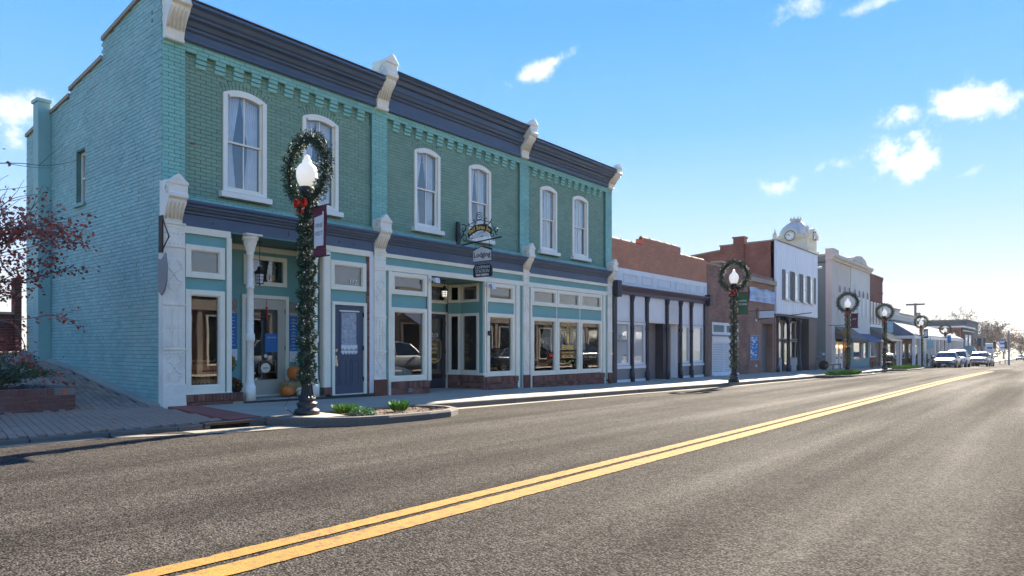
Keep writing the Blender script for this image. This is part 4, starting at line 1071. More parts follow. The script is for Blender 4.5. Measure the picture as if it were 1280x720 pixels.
# hanging lantern 1
def lantern(x, y, zt, zb, lab, lit=False, s_=1.0):
    l_ = T('hanging_lantern', lab, 'lantern', (x, y, zb), 'lanterns hanging in the shop entrances')
    MB().lathe([(.055, 0), (.055, .015)], x, y, zt-.015, 12).build('ceiling_plate', 'black_iron', l_); MB().tube([(x, y, zt), (x, y, zb+.34*s_)], .006, 5).build('rod', 'black_iron', l_)
    MB().lathe([(.12*s_, 0), (.125*s_, .015), (.06*s_, .09*s_), (.05*s_, .13*s_), (.01, .16*s_)], x, y, zb+.22*s_, 6).build('lantern_roof', 'black_iron', l_)
    cg = MB()
    for k in range(6):
        a = 2*pi*k/6; cg.tube([(x+.085*s_*cos(a), y+.085*s_*sin(a), zb+.02), (x+.10*s_*cos(a), y+.10*s_*sin(a), zb+.22*s_)], .007, 4)
    for q in (.02, .09*s_, .155*s_, .22*s_): cg.tube([(x+(.085+.015*q/.22)*s_*cos(2*pi*k/6), y+(.085+.015*q/.22)*s_*sin(2*pi*k/6), zb+q) for k in range(6)], .006, 4, True)
    cg.build('lantern_cage', 'black_iron', l_); MB().lathe([(.075*s_, .02), (.09*s_, .21*s_)], x, y, zb, 6).build('lantern_glass', 'lantern_lit' if lit else 'plastic_white', l_)
    MB().ball((x, y, zb), .02, 6, 4).build('finial', 'black_iron', l_)
lantern(7.62, 12.95, zr-.02, 2.56, 'black iron lantern hanging before the number 115 transom')
# bay 1 right: number 117
board(8.79, 8.97, .40, 3.36, 'cream_paint', F-.05, F+.1, 'post'); board(8.815, 8.845, .40, 3.34, 'white_paint', F-.065, F-.04, 'post_bead')
board(8.80, 10.04, 3.34, 3.468, 'cream_paint', F-.05, name='frieze_trim'); strips(8.97, 10.0, [(3.16, 3.34), (2.27, 2.53)])
board(8.97, 9.03, .40, 2.27, 'teal_wood', F-.005, F+.05, 'panel_board', 0)
w117 = shop_window(8.98, 9.94, 2.53, 3.17, .095); text('117', .15, (9.60, F-.004, 2.68), (1, 0, 0), 'white_print', w117)
frame('door_frame', 'cream_paint', 9.02, 9.96, .215, 2.27, .07, F-.045, F+.06, wb=.02)
nd = MB(); nd.box(9.095, 9.885, F+.0, F+.045, .235, 2.195)
nd = nd.build('door', 'navy_door', B, bevel=.003)
frame('glass_frame', 'navy_door', 9.24, 9.74, 1.13, 2.08, .045, F-.014, F+.0, nd, bevel=.004); MB().box(9.28, 9.70, F-.003, F-.001, 1.17, 2.04).build('pane', 'frosted', nd) if False else None
for x0, x1 in ((9.20, 9.44), (9.54, 9.78)):
    frame('door_panel', 'navy_door', x0, x1, .42, 1.00, .03, F-.010, F+.0, nd, bevel=.003); MB().box(x0+.05, x1-.05, F-.008, F+.0, .47, .95).build('door_panel', 'navy_door', nd, bevel=.003)
mat('lace_glass', (.30, .34, .38), .25, .30, 14, .35, 60, dirt=(.62, .64, .66), dscale=9, damt=.7)
MB().box(9.285, 9.695, F-.006, F-.001, 1.175, 2.035).build('pane', 'lace_glass', nd)
vl = MB(); vl.box(9.22, 9.76, F-.03, F-.018, 2.055, 2.085)
for k in range(14):
    x = 9.29+k*.031; vl.q((x-.02, F-.018, 1.32), (x+.02, F-.018, 1.32), (x+.012, F-.018, 1.22+.02*sin(k*1.7)), (x-.012, F-.018, 1.22+.02*sin(k*1.7)))
for k in range(16):
    x = 9.28+k*.028; vl.q((x-.018, F-.018, 1.19), (x+.018, F-.018, 1.19), (x+.01, F-.018, 1.12+.02*cos(k*2.1)), (x-.01, F-.018, 1.12+.02*cos(k*2.1)))
vl.build('lace_curtain', 'white_print', nd, kind='stuff')
MB().box(9.11, 9.165, F-.02, F, .86, 1.08).build('handle_plate', 'chrome', nd); MB().tube([(9.135, F-.02, 1.03), (9.135, F-.07, 1.02), (9.135, F-.07, .86), (9.135, F-.02, .82)], .011, 6).build('door_handle', 'chrome', nd); MB().lathe([(.03, 0), (.03, -.03)], 9.137, F, 1.20, 12, 'y').build('door_lock', 'chrome', nd)
hg = MB(); [hg.box(9.875, 9.90, F-.03, F-.005, z, z+.10) for z in (.5, 1.2, 1.95)]; hg.build('hinge', 'dark_metal', nd)
qn = MB(); z = .2
while z < 3.4: qn.box(9.97, 10.045, F-.03+random.uniform(0, .008), F+.1, z+.004, z+.066); z += .07
qn.build('jamb_brick', 'red_brick', B, kind='stuff'); MB().box(9.965, 10.05, F-.015, F+.12, .2, 3.36).build('jamb', 'mortar', B)
board(10.05, 10.16, .18, 3.468, 'panel_white', F-.03, F+.1, 'post')

# bay 2 and 3 frieze
for x0, x1 in ((10.50, 15.70), (15.97, 20.42)):
    board(x0, x1, 3.38, 3.468, 'cream_paint', F-.06, F+.05, 'frieze_trim'); board(x0, x1, 3.20, 3.38, 'teal_wood', F-.01, F+.05, 'frieze_board'); board(x0, x1, 3.07, 3.20, 'cream_paint', F-.06, F+.06, 'frieze_trim')
    text('', .1, (0, 0, 0), (1, 0, 0), 'white_print', B) if False else None
board(10.50, 10.60, .12, 3.07, 'teal_wood', F-.01, F+.05, 'panel_board', 0); board(10.60, 10.68, .12, 3.07, 'cream_paint', F-.06, F+.06, 'post')
strips(10.68, 11.86, [(2.21, 2.53)]); strips(14.12, 15.32, [(2.22, 2.53)])
shop_window(10.68, 11.84, 2.53, 3.06, .10); shop_window(10.68, 11.84, .45, 2.22, .10, wb=.12)
MB().box(11.84, 11.875, F-.01, F+.05, .45, 3.07).build('panel_board', 'navy_paint', B); board(11.875, 11.98, .44, 3.07, 'cream_paint', F-.06, F+.06, 'post')
# recess of the second entrance
struct(MB().box(11.9, 14.0, F-.02, 13.9, -.2, .115).build('entrance_floor', 'concrete'))
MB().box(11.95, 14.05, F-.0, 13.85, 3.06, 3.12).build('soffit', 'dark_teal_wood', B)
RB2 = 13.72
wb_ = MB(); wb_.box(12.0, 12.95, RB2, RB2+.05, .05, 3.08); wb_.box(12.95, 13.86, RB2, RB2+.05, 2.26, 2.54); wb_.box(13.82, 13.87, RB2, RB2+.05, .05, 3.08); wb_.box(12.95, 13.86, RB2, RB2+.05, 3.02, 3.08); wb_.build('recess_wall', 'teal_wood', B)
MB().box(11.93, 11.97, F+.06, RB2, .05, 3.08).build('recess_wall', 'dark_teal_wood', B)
frame('door_frame', 'cream_paint', 12.92, 13.86, .10, 2.26, .06, RB2-.05, RB2+.04, wb=.02)
d2 = frame('door', 'charcoal_paint', 12.98, 13.80, .12, 2.20, .13, RB2-.02, RB2+.03, wb=.28, bevel=.004); MB().box(13.08, 13.70, RB2-.0, RB2+.006, .38, 2.10).build('pane', 'shop_glass', d2)
t2 = frame('window', 'cream_paint', 12.92, 13.86, 2.50, 3.05, .085, RB2-.04, RB2+.03); MB().box(12.98, 13.80, RB2, RB2+.006, 2.56, 2.99).build('pane', 'shop_glass', t2)
text('519', .17, (13.38, RB2-.012, 1.55), (1, 0, 0), 'white_print', d2)
pq = MB(); cx, cz = 13.36, 1.20
pts = [(cx-.26, RB2-.01, cz-.22), (cx-.26, RB2-.01, cz+.20), (cx-.20, RB2-.01, cz+.28), (cx-.06, RB2-.01, cz+.28), (cx, RB2-.01, cz+.33), (cx+.06, RB2-.01, cz+.28), (cx+.20, RB2-.01, cz+.28), (cx+.26, RB2-.01, cz+.20), (cx+.26, RB2-.01, cz-.22), (cx+.18, RB2-.01, cz-.30), (cx, RB2-.01, cz-.36), (cx-.18, RB2-.01, cz-.30)]
pq.tube(pts, .009, 4, True); pq.build('gold_border', 'gold_paint', d2)
for k, (s_, w_) in enumerate((('TRAIL', .085), ('SUITES', .085), ('INN', .085))): text(s_, w_, (cx, RB2-.01, cz+.12-k*.11), (1, 0, 0), 'gold_paint', d2, bold=.001)
og = MB()
for k in range(5): og.tube([(cx+(.03+.03*k)*cos(q), RB2-.01, cz-.26+.03*sin(q*2+k)) for q in [j*.6 for j in range(8)]], .005, 4)
og.build('gold_scroll', 'gold_paint', d2)
hg = MB(); [hg.box(13.79, 13.83, RB2-.03, RB2-.01, z, z+.10) for z in (.4, 1.1, 1.9)]; hg.build('hinge', 'black_iron', d2)
# angled and return panes
def slab_between(p, q, z0, z1, th, name, m, parent=B, bevel=0):
    p, q = Vector(p), Vector(q); d = (q-p).normalized(); nn_ = Vector((-d.y, d.x))*th/2
    c4 = [p-nn_, q-nn_, q+nn_, p+nn_]
    return MB().hexa([(v.x, v.y, z0) for v in c4]+[(v.x, v.y, z1) for v in c4]).build(name, m, parent, bevel=bevel)
def pane_bay(p, q, zs=((.56, 2.22), (2.53, 3.04))):
    p, q = Vector(p), Vector(q); L = (q-p).length; d = (q-p)/L; w_ = .085/L
    slab_between(p, q, 2.22, 2.53, .05, 'panel_board', 'teal_wood'); slab_between(p, q, 3.04, 3.08, .05, 'panel_board', 'teal_wood')
    for z0, z1 in zs:
        a, b = p.lerp(q, w_), p.lerp(q, 1-w_)
        fr_ = slab_between(p, a, z0, z1, .09, 'window', 'cream_paint'); slab_between(b, q, z0, z1, .09, 'frame_side', 'cream_paint', fr_)
        slab_between(a, b, z0, z0+.075, .09, 'frame_side', 'cream_paint', fr_); slab_between(a, b, z1-.075, z1, .09, 'frame_side', 'cream_paint', fr_)
        slab_between(a, b, z0+.07, z1-.07, .01, 'pane', 'shop_glass', fr_)
pA, pB, pC = (13.87, 13.66), (14.02, 13.30), (14.02, 12.60)
pane_bay(pA, pB); pane_bay(pB, pC)
slab_between(pC, (14.02, F+.02), .56, 3.08, .06, 'panel_board', 'teal_wood')
for p, q in ((pA, pB), (pB, (14.02, F-.05))):
    slab_between(p, q, .50, .56, .15, 'sill_board', 'cream_paint'); slab_between(p, q, -.02, .50, .10, 'brick_base', 'mortar')
    P_, Q_ = Vector(p), Vector(q); L = (Q_-P_).length; d = (Q_-P_)/L; nn_ = Vector((-d.y, d.x)); nn_ = nn_ if nn_.x < 0 else -nn_
    bm_ = MB(); n = int(L/.068)
    for i in range(n):
        a = P_+d*(i*L/n+.004)+nn_*.06; b = P_+d*((i+1)*L/n-.004)+nn_*.06; c4 = [a, b, b-nn_*.05, a-nn_*.05]; bm_.hexa([(v.x, v.y, .35) for v in c4]+[(v.x, v.y, .495) for v in c4])
    for r_ in range(4):
        n2 = max(1, int(L/.2)); z0 = .345-.068*(r_+1)
        for i in range(n2+1):
            s0, s1 = max(0, (i-.5*(r_ % 2))*.2), min(L, (i+1-.5*(r_ % 2))*.2)
            if s1-s0 < .03: continue
            a = P_+d*(s0+.004)+nn_*.052; b = P_+d*(s1-.004)+nn_*.052; c4 = [a, b, b-nn_*.05, a-nn_*.05]; bm_.hexa([(v.x, v.y, z0) for v in c4]+[(v.x, v.y, z0+.061) for v in c4])
    bm_.build('recess_brick', 'red_brick', B, kind='stuff')
MB().tube([(13.83, RB2-.08, .1), (13.83, RB2-.08, 3.06)], .012, 6).build('conduit', 'grey_metal', B)
lantern(13.05, 13.0, 3.06, 2.60, 'small black lantern glowing before the second entrance transom', True, .85)
# right window of bay 2
board(14.0, 14.06, .45, 3.07, 'cream_paint', F-.055, F+.06, 'post'); board(14.06, 14.09, .45, 3.07, 'teal_wood', F-.01, F+.05, 'panel_board', 0); board(14.09, 14.12, .45, 3.07, 'cream_paint', F-.055, F+.06, 'post')
shop_window(14.12, 15.30, 2.53, 3.06, .10); shop_window(14.12, 15.30, .46, 2.22, .10, wb=.12)
board(15.30, 15.36, .45, 3.07, 'panel_white', F-.02, F+.06, 'post'); board(15.36, 15.52, .10, 3.07, 'cream_paint', F-.07, F+.08, 'post'); board(15.52, 15.70, .10, 3.07, 'teal_wood', F-.01, F+.05, 'panel_board', 0)
# bay 3
board(15.97, 16.05, .06, 3.07, 'teal_wood', F-.01, F+.05, 'panel_board', 0); board(16.05, 16.13, .04, 3.07, 'cream_paint', F-.06, F+.06, 'post')
strips(16.13, 20.08, [(2.17, 2.53)])
ser = None
for i, (a, b) in enumerate(((16.13, 17.42), (17.44, 18.72), (18.74, 20.06))):
    shop_window(a, b, 2.53, 3.06, .10); w_ = shop_window(a, b, .42, 2.18, .10, wb=.12)
    if i == 1: ser = w_
board(17.415, 17.445, .42, 3.06, 'panel_white', F-.03, F+.05, 'post'); board(18.715, 18.745, .42, 3.06, 'panel_white', F-.03, F+.05, 'post')
board(20.06, 20.12, .42, 3.07, 'panel_white', F-.02, F+.06, 'post'); board(20.12, 20.26, .02, 3.07, 'cream_paint', F-.07, F+.08, 'post'); board(20.26, 20.42, .0, 3.07, 'teal_wood', F-.01, F+.05, 'panel_board', 0)
# SERAFINI lettering on the glass
gy = F-.002; sx = 18.05
text('SERAFINI', .23, (sx, gy, 1.19), (1, 0, 0), 'gold_paint', ser, bold=.004, xs=.72); text('ITALIAN RESTAURANT', .085, (sx, gy, 1.08), (1, 0, 0), 'gold_paint', ser, xs=.8); text('502-216-7700', .13, (sx, gy, .93), (1, 0, 0), 'gold_paint', ser, bold=.003, xs=.9)
gs_ = MB(); gs_.box(sx-.36, sx+.36, gy-.002, gy, 1.05, 1.058); gs_.box(sx-.36, sx-.352, gy-.002, gy, 1.051, 1.057)
def curl(mb, cx, cz, r_, a0, a1, y=gy, w_=.008, n=14, sh=0): mb.tube([(cx+(r_-sh*k/n)*cos(a0+(a1-a0)*k/n), y, cz+(r_-sh*k/n)*sin(a0+(a1-a0)*k/n)) for k in range(n+1)], w_, 4)
for s_ in (-1, 1):
    curl(gs_, sx+s_*.12, 1.86, .10, 0, 5, sh=.06); curl(gs_, sx+s_*.29, 1.83, .09, pi*(s_ < 0), pi*(s_ < 0)+s_*4.2, sh=.05)
    curl(gs_, sx+s_*.16, .84, .06, pi, 2*pi+1, sh=.05); curl(gs_, sx+s_*.32, .86, .05, pi, 2*pi, sh=.03)
    gs_.tube([(sx+s_*.38, gy, 1.76), (sx+s_*.42, gy, 1.6), (sx+s_*.42, gy, .98), (sx+s_*.38, gy, .90)], .005, 4)
curl(gs_, sx, 1.97, .07, 0, 2*pi); gs_.tube([(sx-.1, gy, .80), (sx, gy, .75), (sx+.1, gy, .80)], .010, 4)
gs_.build('gold_scroll', 'gold_paint', ser)
bt = MB(); bt.lathe([(.055, 0), (.06, .02), (.06, .22), (.02, .32), (.018, .42), (.024, .43)], sx+.03, gy, 1.40, 10)
for i in range(len(bt.v)): x, y, z = bt.v[i]; bt.v[i] = (x, gy-.001+(y-gy)*.03, z)
bt.build('gold_bottle', 'gold_paint', ser)
MB().box(10.9, 10.92, F, F+.001, 1, 1.01) if False else None
# interiors: rooms, floor, back wall with things in them
def room(x0, x1, zf, zc=3.35, d=3.2):
    m_ = MB(); m_.box(x0, x1, F+.12+d, F+.2+d, zf, zc); m_.box(x0, x0+.05, F+.10, F+.12+d, zf, zc); m_.box(x1-.05, x1, F+.10, F+.12+d, zf, zc); m_.box(x0, x1, F+.1, F+.12+d, zc, zc+.05)
    m_.build('interior', 'interior_wall', B); MB().box(x0, x1, F+.1, F+.12+d, zf-.05, zf).build('interior_floor', 'interior_floor', B)
def deeproom(x0, x1, y0, y1, zf, zc=3.35):
    m_ = MB(); m_.box(x0, x1, y1, y1+.05, zf, zc); m_.box(x0-.05, x0, y0, y1, zf, zc); m_.box(x1, x1+.05, y0, y1, zf, zc); m_.box(x0, x1, y0, y1, zc, zc+.05)
    m_.build('interior', 'interior_dark', B); MB().box(x0, x1, y0, y1, zf-.05, zf).build('interior_floor', 'interior_floor', B)
deeproom(5.83, 6.69, F+.07, 15.6, .3); deeproom(6.76, 10.1, RB+.12, 16, .2); deeproom(10.62, 11.92, F+.07, 15.8, .3); deeproom(12.0, 15.5, RB2+.1, 16.4, .12); deeproom(14.10, 15.45, F+.07, 13.8, .3); deeproom(16.05, 20.2, F+.07, 16.2, .25)
MB().box(9.0, 9.96, F+.07, F+.1, 2.3, 3.3).build('interior', 'interior_dark', B)
# barrel in the first window, upright between iron hoops
br = T('oak_barrel', 'wooden barrel with dark hoops behind the first shop window', 'barrel', (6.40, 12.86, .33))
st_ = MB()
for k in range(20):
    a0, a1 = 2*pi*k/20+.01, 2*pi*(k+1)/20-.01; rr_ = [(.21, 0), (.245, .22), (.25, .32), (.245, .42), (.21, .66)]
    v = [(6.40+r_*cos(a), 12.86+r_*sin(a), .36+z) for r_, z in rr_ for a in (a0, a1)]; st_.add(v, [(2*i, 2*i+1, 2*i+3, 2*i+2) for i in range(4)])
st_.build('stave', 'oak', br, kind='stuff')
for z in (.42, .56, .80, .95): MB().lathe([(.243 if .5 < z < .9 else .232, 0), (.245 if .5 < z < .9 else .234, .035)], 6.40, 12.86, z, 24).build('hoop', 'black_iron', br)
MB().lathe([(.2, 0), (.2, .02)], 6.40, 12.86, .99, 20).build('barrel_head', 'oak', br)
# drapes inside bay 3
for k, (a, b) in enumerate(((17.5, 18.65), (18.8, 19.95))):
    P = []; N = 60
    for r_ in range(9):
        for q in range(N+1):
            u = q/N; P.append((a+(b-a)*u+.03*sin(r_), F+.55+.05*sin(u*38+r_*.3), 2.05-r_*.10-.08*abs(sin(u*3.14*2))))
    o = MB().add(P, [(r_*(N+1)+q, r_*(N+1)+q+1, (r_+1)*(N+1)+q+1, (r_+1)*(N+1)+q) for r_ in range(8) for q in range(N)]).build('drape', 'curtain', norm=False)
    tag(o, ['pale gathered drape hanging inside the gold lettered window', 'pale gathered drape hanging inside the last teal shop window'][k], 'curtain')
for k, (z, x0, x1) in enumerate(((1.30, 17.55, 18.6), (1.30, 18.8, 19.9), (.92, 18.9, 19.7))):
    tag(MB().box(x0, x1, F+.5, F+.75, z, z+.03).build('shelf', 'plastic_white'), ['white shelf behind the gold lettered window', 'upper white shelf inside the last teal shop window', 'lower white shelf inside the last teal shop window'][k], 'shelf')
tag(MB().lathe([(.03, 0), (.035, .02), (.02, .05), (.035, .07), (.03, .12)], 19.55, F+.12, .55, 10).build('small_jar', 'plastic_white'), 'small white jar on the sill of the last teal shop window', 'jar')
tag(MB().ball((11.2, F+.1, .63), .045, 8, 6).lathe([(.03, 0), (.03, .04)], 11.2, F+.1, .55, 8).build('small_ornament', 'plastic_white'), 'small white ornament on the sill of the left window beside the lodging entrance', 'ornament')
# settee in the bay 2 left window
o = MB().ext([(10.75, .55), (11.75, .55), (11.75, .68), (11.5, .75), (11.25, .80), (11.0, .78), (10.8, .70)], 'y', F+.4, F+.55).build('settee', 'cream_paint', bevel=.03); tag(o, 'curved cream settee back inside the window left of the lodging entrance', 'settee')
# white security floodlights under the frieze
for x, lab in ((11.93, 'white floodlight on the post left of the lodging entrance'), (14.06, 'white floodlight on the post right of the lodging entrance')):
    fl = T('floodlight', lab, 'floodlight', (x, F-.1, 2.95), 'white floodlights on the shopfront posts')
    MB().lathe([(.045, 0), (.045, .05)], x, F-.115, 2.97, 10, 'y').build('mount', 'plastic_white', fl); MB().hexa([(x-.02, F-.30, 2.86), (x+.13, F-.30, 2.86), (x+.10, F-.14, 2.90), (x+.02, F-.14, 2.90), (x-.02, F-.27, 3.0), (x+.13, F-.27, 3.0), (x+.10, F-.12, 3.0), (x+.02, F-.12, 3.0)]).build('head', 'plastic_white', fl, bevel=.012)
tag(MB().box(14.11, 14.15, F-.12, F-.06, 1.60, 1.72).ball((14.13, F-.12, 1.62), .035, 8, 6).build('security_camera', 'black_iron'), 'small black camera on the cream post right of the lodging entrance', 'camera')
# outlet box on base brick
tag(MB().box(11.13, 11.25, F-.16, F-.115, .19, .28).build('outlet_box', 'grey_metal', bevel=.006), 'small grey outlet box on the brick base beside the lodging entrance', 'outlet box')
tag(MB().tube([(20.36, F-.2, -.02), (20.36, F-.2, .16)], .05, 8).tube([(20.36, F-.2, .12), (20.36, F-.05, .14)], .03, 6).build('standpipe', 'rust_iron'), 'stubby rusty pipe at the foot of the last teal pilaster', 'pipe')

# places where the paint has come off the brick
for k, (x, y, z, w_, h_, fc) in enumerate(((6.02, FP, 5.02, .10, .05, 'f'), (5.45, 18.9, 1.62, .16, .07, 's'), (5.45, 16.1, 1.60, .12, .06, 's'), (12.9, FP, 4.75, .07, .05, 'f'), (5.45, 17.3, 1.05, .10, .05, 's'))):
    rr_ = random.Random(k); P = [(w_*.5*cos(a)*rr_.uniform(.6, 1.2), h_*.5*sin(a)*rr_.uniform(.6, 1.2)) for a in [q*2*pi/9 for q in range(9)]]
    if fc == 'f': MB().q(*[(x+a, y-.006, z+b_) for a, b_ in P]).build('paint_chip', 'bare_brick', B, norm=False)
    else: MB().q(*[(x-.009, y+a, z+b_) for a, b_ in P]).build('paint_chip', 'bare_brick', B, norm=False)
# ================================================================= things hung on and around the teal building
# projecting inn sign: plane across the sidewalk at x = 13.0
sg = T('projecting_sign', 'black wrought iron bracket sign reading Trail Suites Inn with two boards hung below', 'sign', (13.0, F, 3.9))
tx = 13.0
MB().box(tx-.05, tx+.05, F-.02, F+.03, 3.86, 4.56).build('wall_plate', 'black_iron', sg)
MB().box(tx-.014, tx+.014, 12.0+.34, F-.02, 3.88, 4.52).build('wall_plate', 'black_iron', sg) if False else None
ir = MB()
ir.tube([(tx, F, 3.93), (tx, 10.95, 4.02)], .018, 6)
def yz_curl(mb, cy, cz, r0, r1, a0, a1, w_=.011, n=16): mb.tube([(tx, cy+(r0+(r1-r0)*k/n)*cos(a0+(a1-a0)*k/n), cz+(r0+(r1-r0)*k/n)*sin(a0+(a1-a0)*k/n)) for k in range(n+1)], w_, 5)
for cy, cz, r0, r1, a0, a1 in ((12.22, 4.10, .13, .03, 0, 6.5), (12.25, 4.36, .12, .03, 1, 7.5), (11.25, 4.12, .12, .03, 3, -3.6), (11.98, 4.16, .10, .03, 4, 10), (11.62, 4.13, .09, .03, 0, 6), (11.7, 4.62, .10, .10, 0, 6.28), (11.7, 4.62, .06, .02, 0, 6.5), (11.92, 4.50, .16, .04, 0, -5), (11.45, 4.50, .16, .04, 3.1, 8), (12.33, 4.22, .09, .02, 2, 8), (11.13, 4.2, .08, .03, 0, 5)): yz_curl(ir, cy, cz, r0, r1, a0, a1)
ir.tube([(tx, 12.35-.0, 4.1), (tx, 12.15, 4.42), (tx, 11.7, 4.54), (tx, 11.3, 4.42), (tx, 11.12, 4.08)], .011, 5)
ir.build('scrollwork', 'black_iron', sg, norm=False)
# arched name board
ab = MB(); n = 14; cy0 = 11.68; rr_ = .78; cz0 = 4.33-rr_
P = []
for k in range(n+1):
    a = (-.62+1.24*k/n); P.append((cy0-rr_*sin(a)*.88, cz0+rr_*cos(a)))
for k in range(n):
    (y0, z0), (y1, z1) = P[k], P[k+1]; ab.hexa([(tx-.02, y0, z0-.075), (tx+.02, y0, z0-.075), (tx+.02, y1, z1-.075), (tx-.02, y1, z1-.075), (tx-.02, y0, z0+.085), (tx+.02, y0, z0+.085), (tx+.02, y1, z1+.085), (tx-.02, y1, z1+.085)])
ab.build('name_board', 'black_print', sg)
s_ = 'Trail Suites Inn'
for k, chx in enumerate(s_):
    if chx == ' ': continue
    a = -.50+1.0*k/(len(s_)-1); text(chx, .145, (tx-.024, cy0-rr_*sin(a)*.88, cz0+rr_*cos(a)-.045), (0, -cos(a*.8), -sin(a*.8)), 'gold_paint', sg, zd=(0, -sin(a*.8), cos(a*.8)), bold=.003)
MB().ext([(12.02, 4.06), (11.34, 4.10), (11.42, 4.17), (11.7, 4.22), (11.95, 4.15)], 'x', tx-.008, tx+.008).build('white_infill', 'white_print', sg)
def board_sign(lab_m, z0, z1, y0, y1, shape='roof'):
    h = z1-z0
    poly = [(y0, z0), (y1, z0), (y1, z1-.1*h), ((y0+y1)/2, z1+.06), (y0, z1-.1*h)] if shape == 'roof' else [(y0, z0+.03), (y0+.04, z0), (y1-.04, z0), (y1, z0+.03), (y1, z1-.08), (y1-.06, z1), (y0+.06, z1), (y0, z1-.08)]
    return MB().ext(poly, 'x', tx-.018, tx+.018).build('sign_board', lab_m, sg, bevel=.003)
board_sign('black_iron', 3.455, 3.80, 11.27, 11.90); wb2 = MB().ext([(11.28, 3.47), (11.89, 3.47), (11.89, 3.74), (11.60, 3.83), (11.28, 3.72)], 'x', tx-.024, tx-.018).build('sign_face', 'cloth_white', sg)
text('Lodging', .185, (tx-.026, 11.585, 3.57), (0, -1, 0), 'black_print', sg, bold=.003)
b2 = board_sign('black_iron', 3.06, 3.38, 11.26, 11.90, 'b'); text('COFFMAN', .115, (tx-.02, 11.58, 3.27), (0, -1, 0), 'plastic_white', sg, xs=.95); text('STATION', .115, (tx-.02, 11.58, 3.17), (0, -1, 0), 'plastic_white', sg); text('FINE DINING', .075, (tx-.02, 11.58, 3.09), (0, -1, 0), 'white_print', sg, bold=.003)
cn = MB(); [cn.tube([(tx, y, a), (tx, y, b)], .007, 4) for y in (11.36, 11.82) for a, b in ((3.79, 3.99), (3.36, 3.46))]; cn.tube([(tx, 11.82, 3.38), (tx, 11.58, 3.46), (tx, 11.36, 3.38)], .006, 4); cn.build('chain', 'black_iron', sg)
MB().hexa([(tx-.09, F-.06, 3.90), (tx+.03, F-.06, 3.90), (tx+.03, F-.01, 3.90), (tx-.09, F-.01, 3.90), (tx-.09, F-.06, 4.52), (tx+.03, F-.06, 4.52), (tx+.03, F-.01, 4.52), (tx-.09, F-.01, 4.52)]).build('back_plate', 'black_iron', sg)
# bracket and shield sign on the corner
bs = T('corner_bracket_sign', 'grey shield sign under a rusty triangular bracket on the corner of the teal building', 'sign', (5.40, 12.4, 2.6))
MB().box(5.375, 5.405, 12.30, 12.44, 2.93, 3.58).build('bracket_plate', 'rust_iron', bs, bevel=.004)
MB().tube([(5.39, 12.32, 3.54), (5.39, 12.06, 3.18), (5.39, 12.32, 2.96)], .014, 5).build('bracket_rod', 'rust_iron', bs)
sh_ = [(12.44, 2.95), (12.30, 2.93), (12.14, 3.04), (12.08, 2.80), (12.10, 2.55), (12.18, 2.38), (12.30, 2.30), (12.42, 2.38), (12.44, 2.6)]
MB().ext([(a, b-.13) for a, b in sh_], 'x', 5.36, 5.385).build('shield', 'grey_metal', bs, bevel=.004)

# flowers, pots, pumpkins
mp = T('mum_basket', 'gold and rust chrysanthemums in a dark round pot beside the white column', 'flower pot', (6.88, 12.9, .22))
MB().lathe([(.15, 0), (.19, .12), (.20, .26), (.17, .28)], 6.93, 12.86, .22, 18).build('pot', 'interior_dark', mp)
def dome(c, r, n, m, name, sz=.045, sq=.75, par_=None):
    mb = MB()
    for i in range(n):
        d = Vector((random.gauss(0, 1), random.gauss(0, 1), random.gauss(.25, .9))).normalized(); q = r*random.uniform(.75, 1.05)
        p = (c[0]+d.x*q, c[1]+d.y*q, c[2]+d.z*q*sq); mb.leaf(p, sz*random.uniform(.6, 1.2), d+Vector((random.gauss(0, .6), random.gauss(0, .6), random.gauss(0, .6))), .7)
    return mb.build(name, m, par_, norm=False, kind='stuff')
dome((6.93, 12.86, .50), .21, 900, 'flower_rust', 'lower_flower', par_=mp); dome((6.93, 12.86, .46), .19, 500, 'evergreen', 'foliage', par_=mp)
st_ = MB().lathe([(.10, 0), (.10, .04), (.03, .06), (.03, .3), (.10, .32)], 6.90, 13.12, .5, 10).build('stand', 'black_iron', mp)
dome((6.90, 13.05, .97), .20, 900, 'flower_gold', 'upper_flower', par_=mp); dome((6.90, 13.05, .90), .19, 600, 'evergreen', 'foliage', par_=mp)
def pumpkin(x, y, z, r, m, lab, sq=.8):
    o = T('pumpkin', lab, 'pumpkin', (x, y, z), 'pumpkins by the beige door'); mb = MB(); N = 40; Mm = 12
    prof = []
    for j in range(Mm+1):
        for k in range(N):
            a = 2*pi*k/N; rib = 1-.09*abs(cos(a*5)); th = pi*j/Mm; q = r*sin(th)*rib+.004; mb.v.append((x+q*cos(a), y+q*sin(a), z+r*sq-r*sq*cos(th)*(1-.12*(sin(th) < .5))))
    for j in range(Mm):
        for k in range(N): mb.f.append((j*N+k, j*N+(k+1) % N, (j+1)*N+(k+1) % N, (j+1)*N+k))
    mb.build('pumpkin_flesh', m, o, smooth=True); MB().tube([(x, y, z+r*sq*1.7), (x+.01, y, z+r*sq*2+.03), (x+.035, y, z+r*sq*2+.06)], [.025, .016, .012], 6).build('stalk', 'bark', o)
pumpkin(8.14, 12.75, .22, .15, 'pumpkin_orange', 'round orange pumpkin on the floor left of the pale pumpkin', .85)
pumpkin(8.42, 12.62, .22, .14, 'pumpkin_pale', 'pale cream pumpkin on the floor beside the wreathed lamp', .8)
bl_ = T('straw_bale', 'small straw bale propping the tall pumpkin by the entrance', 'straw bale', (8.42, 12.98, .22)); MB().box(8.20, 8.72, 12.86, 13.16, .22, .52).build('bale', 'straw', bl_, bevel=.02)
sb = MB()
for i in range(500): sb.leaf((random.uniform(8.2, 8.72), random.choice((12.85, 12.86, 13.0, 13.1)), random.uniform(.24, .56)), .10, (random.gauss(0, 1), random.gauss(-.3, .3), random.gauss(0, .4)), .08)
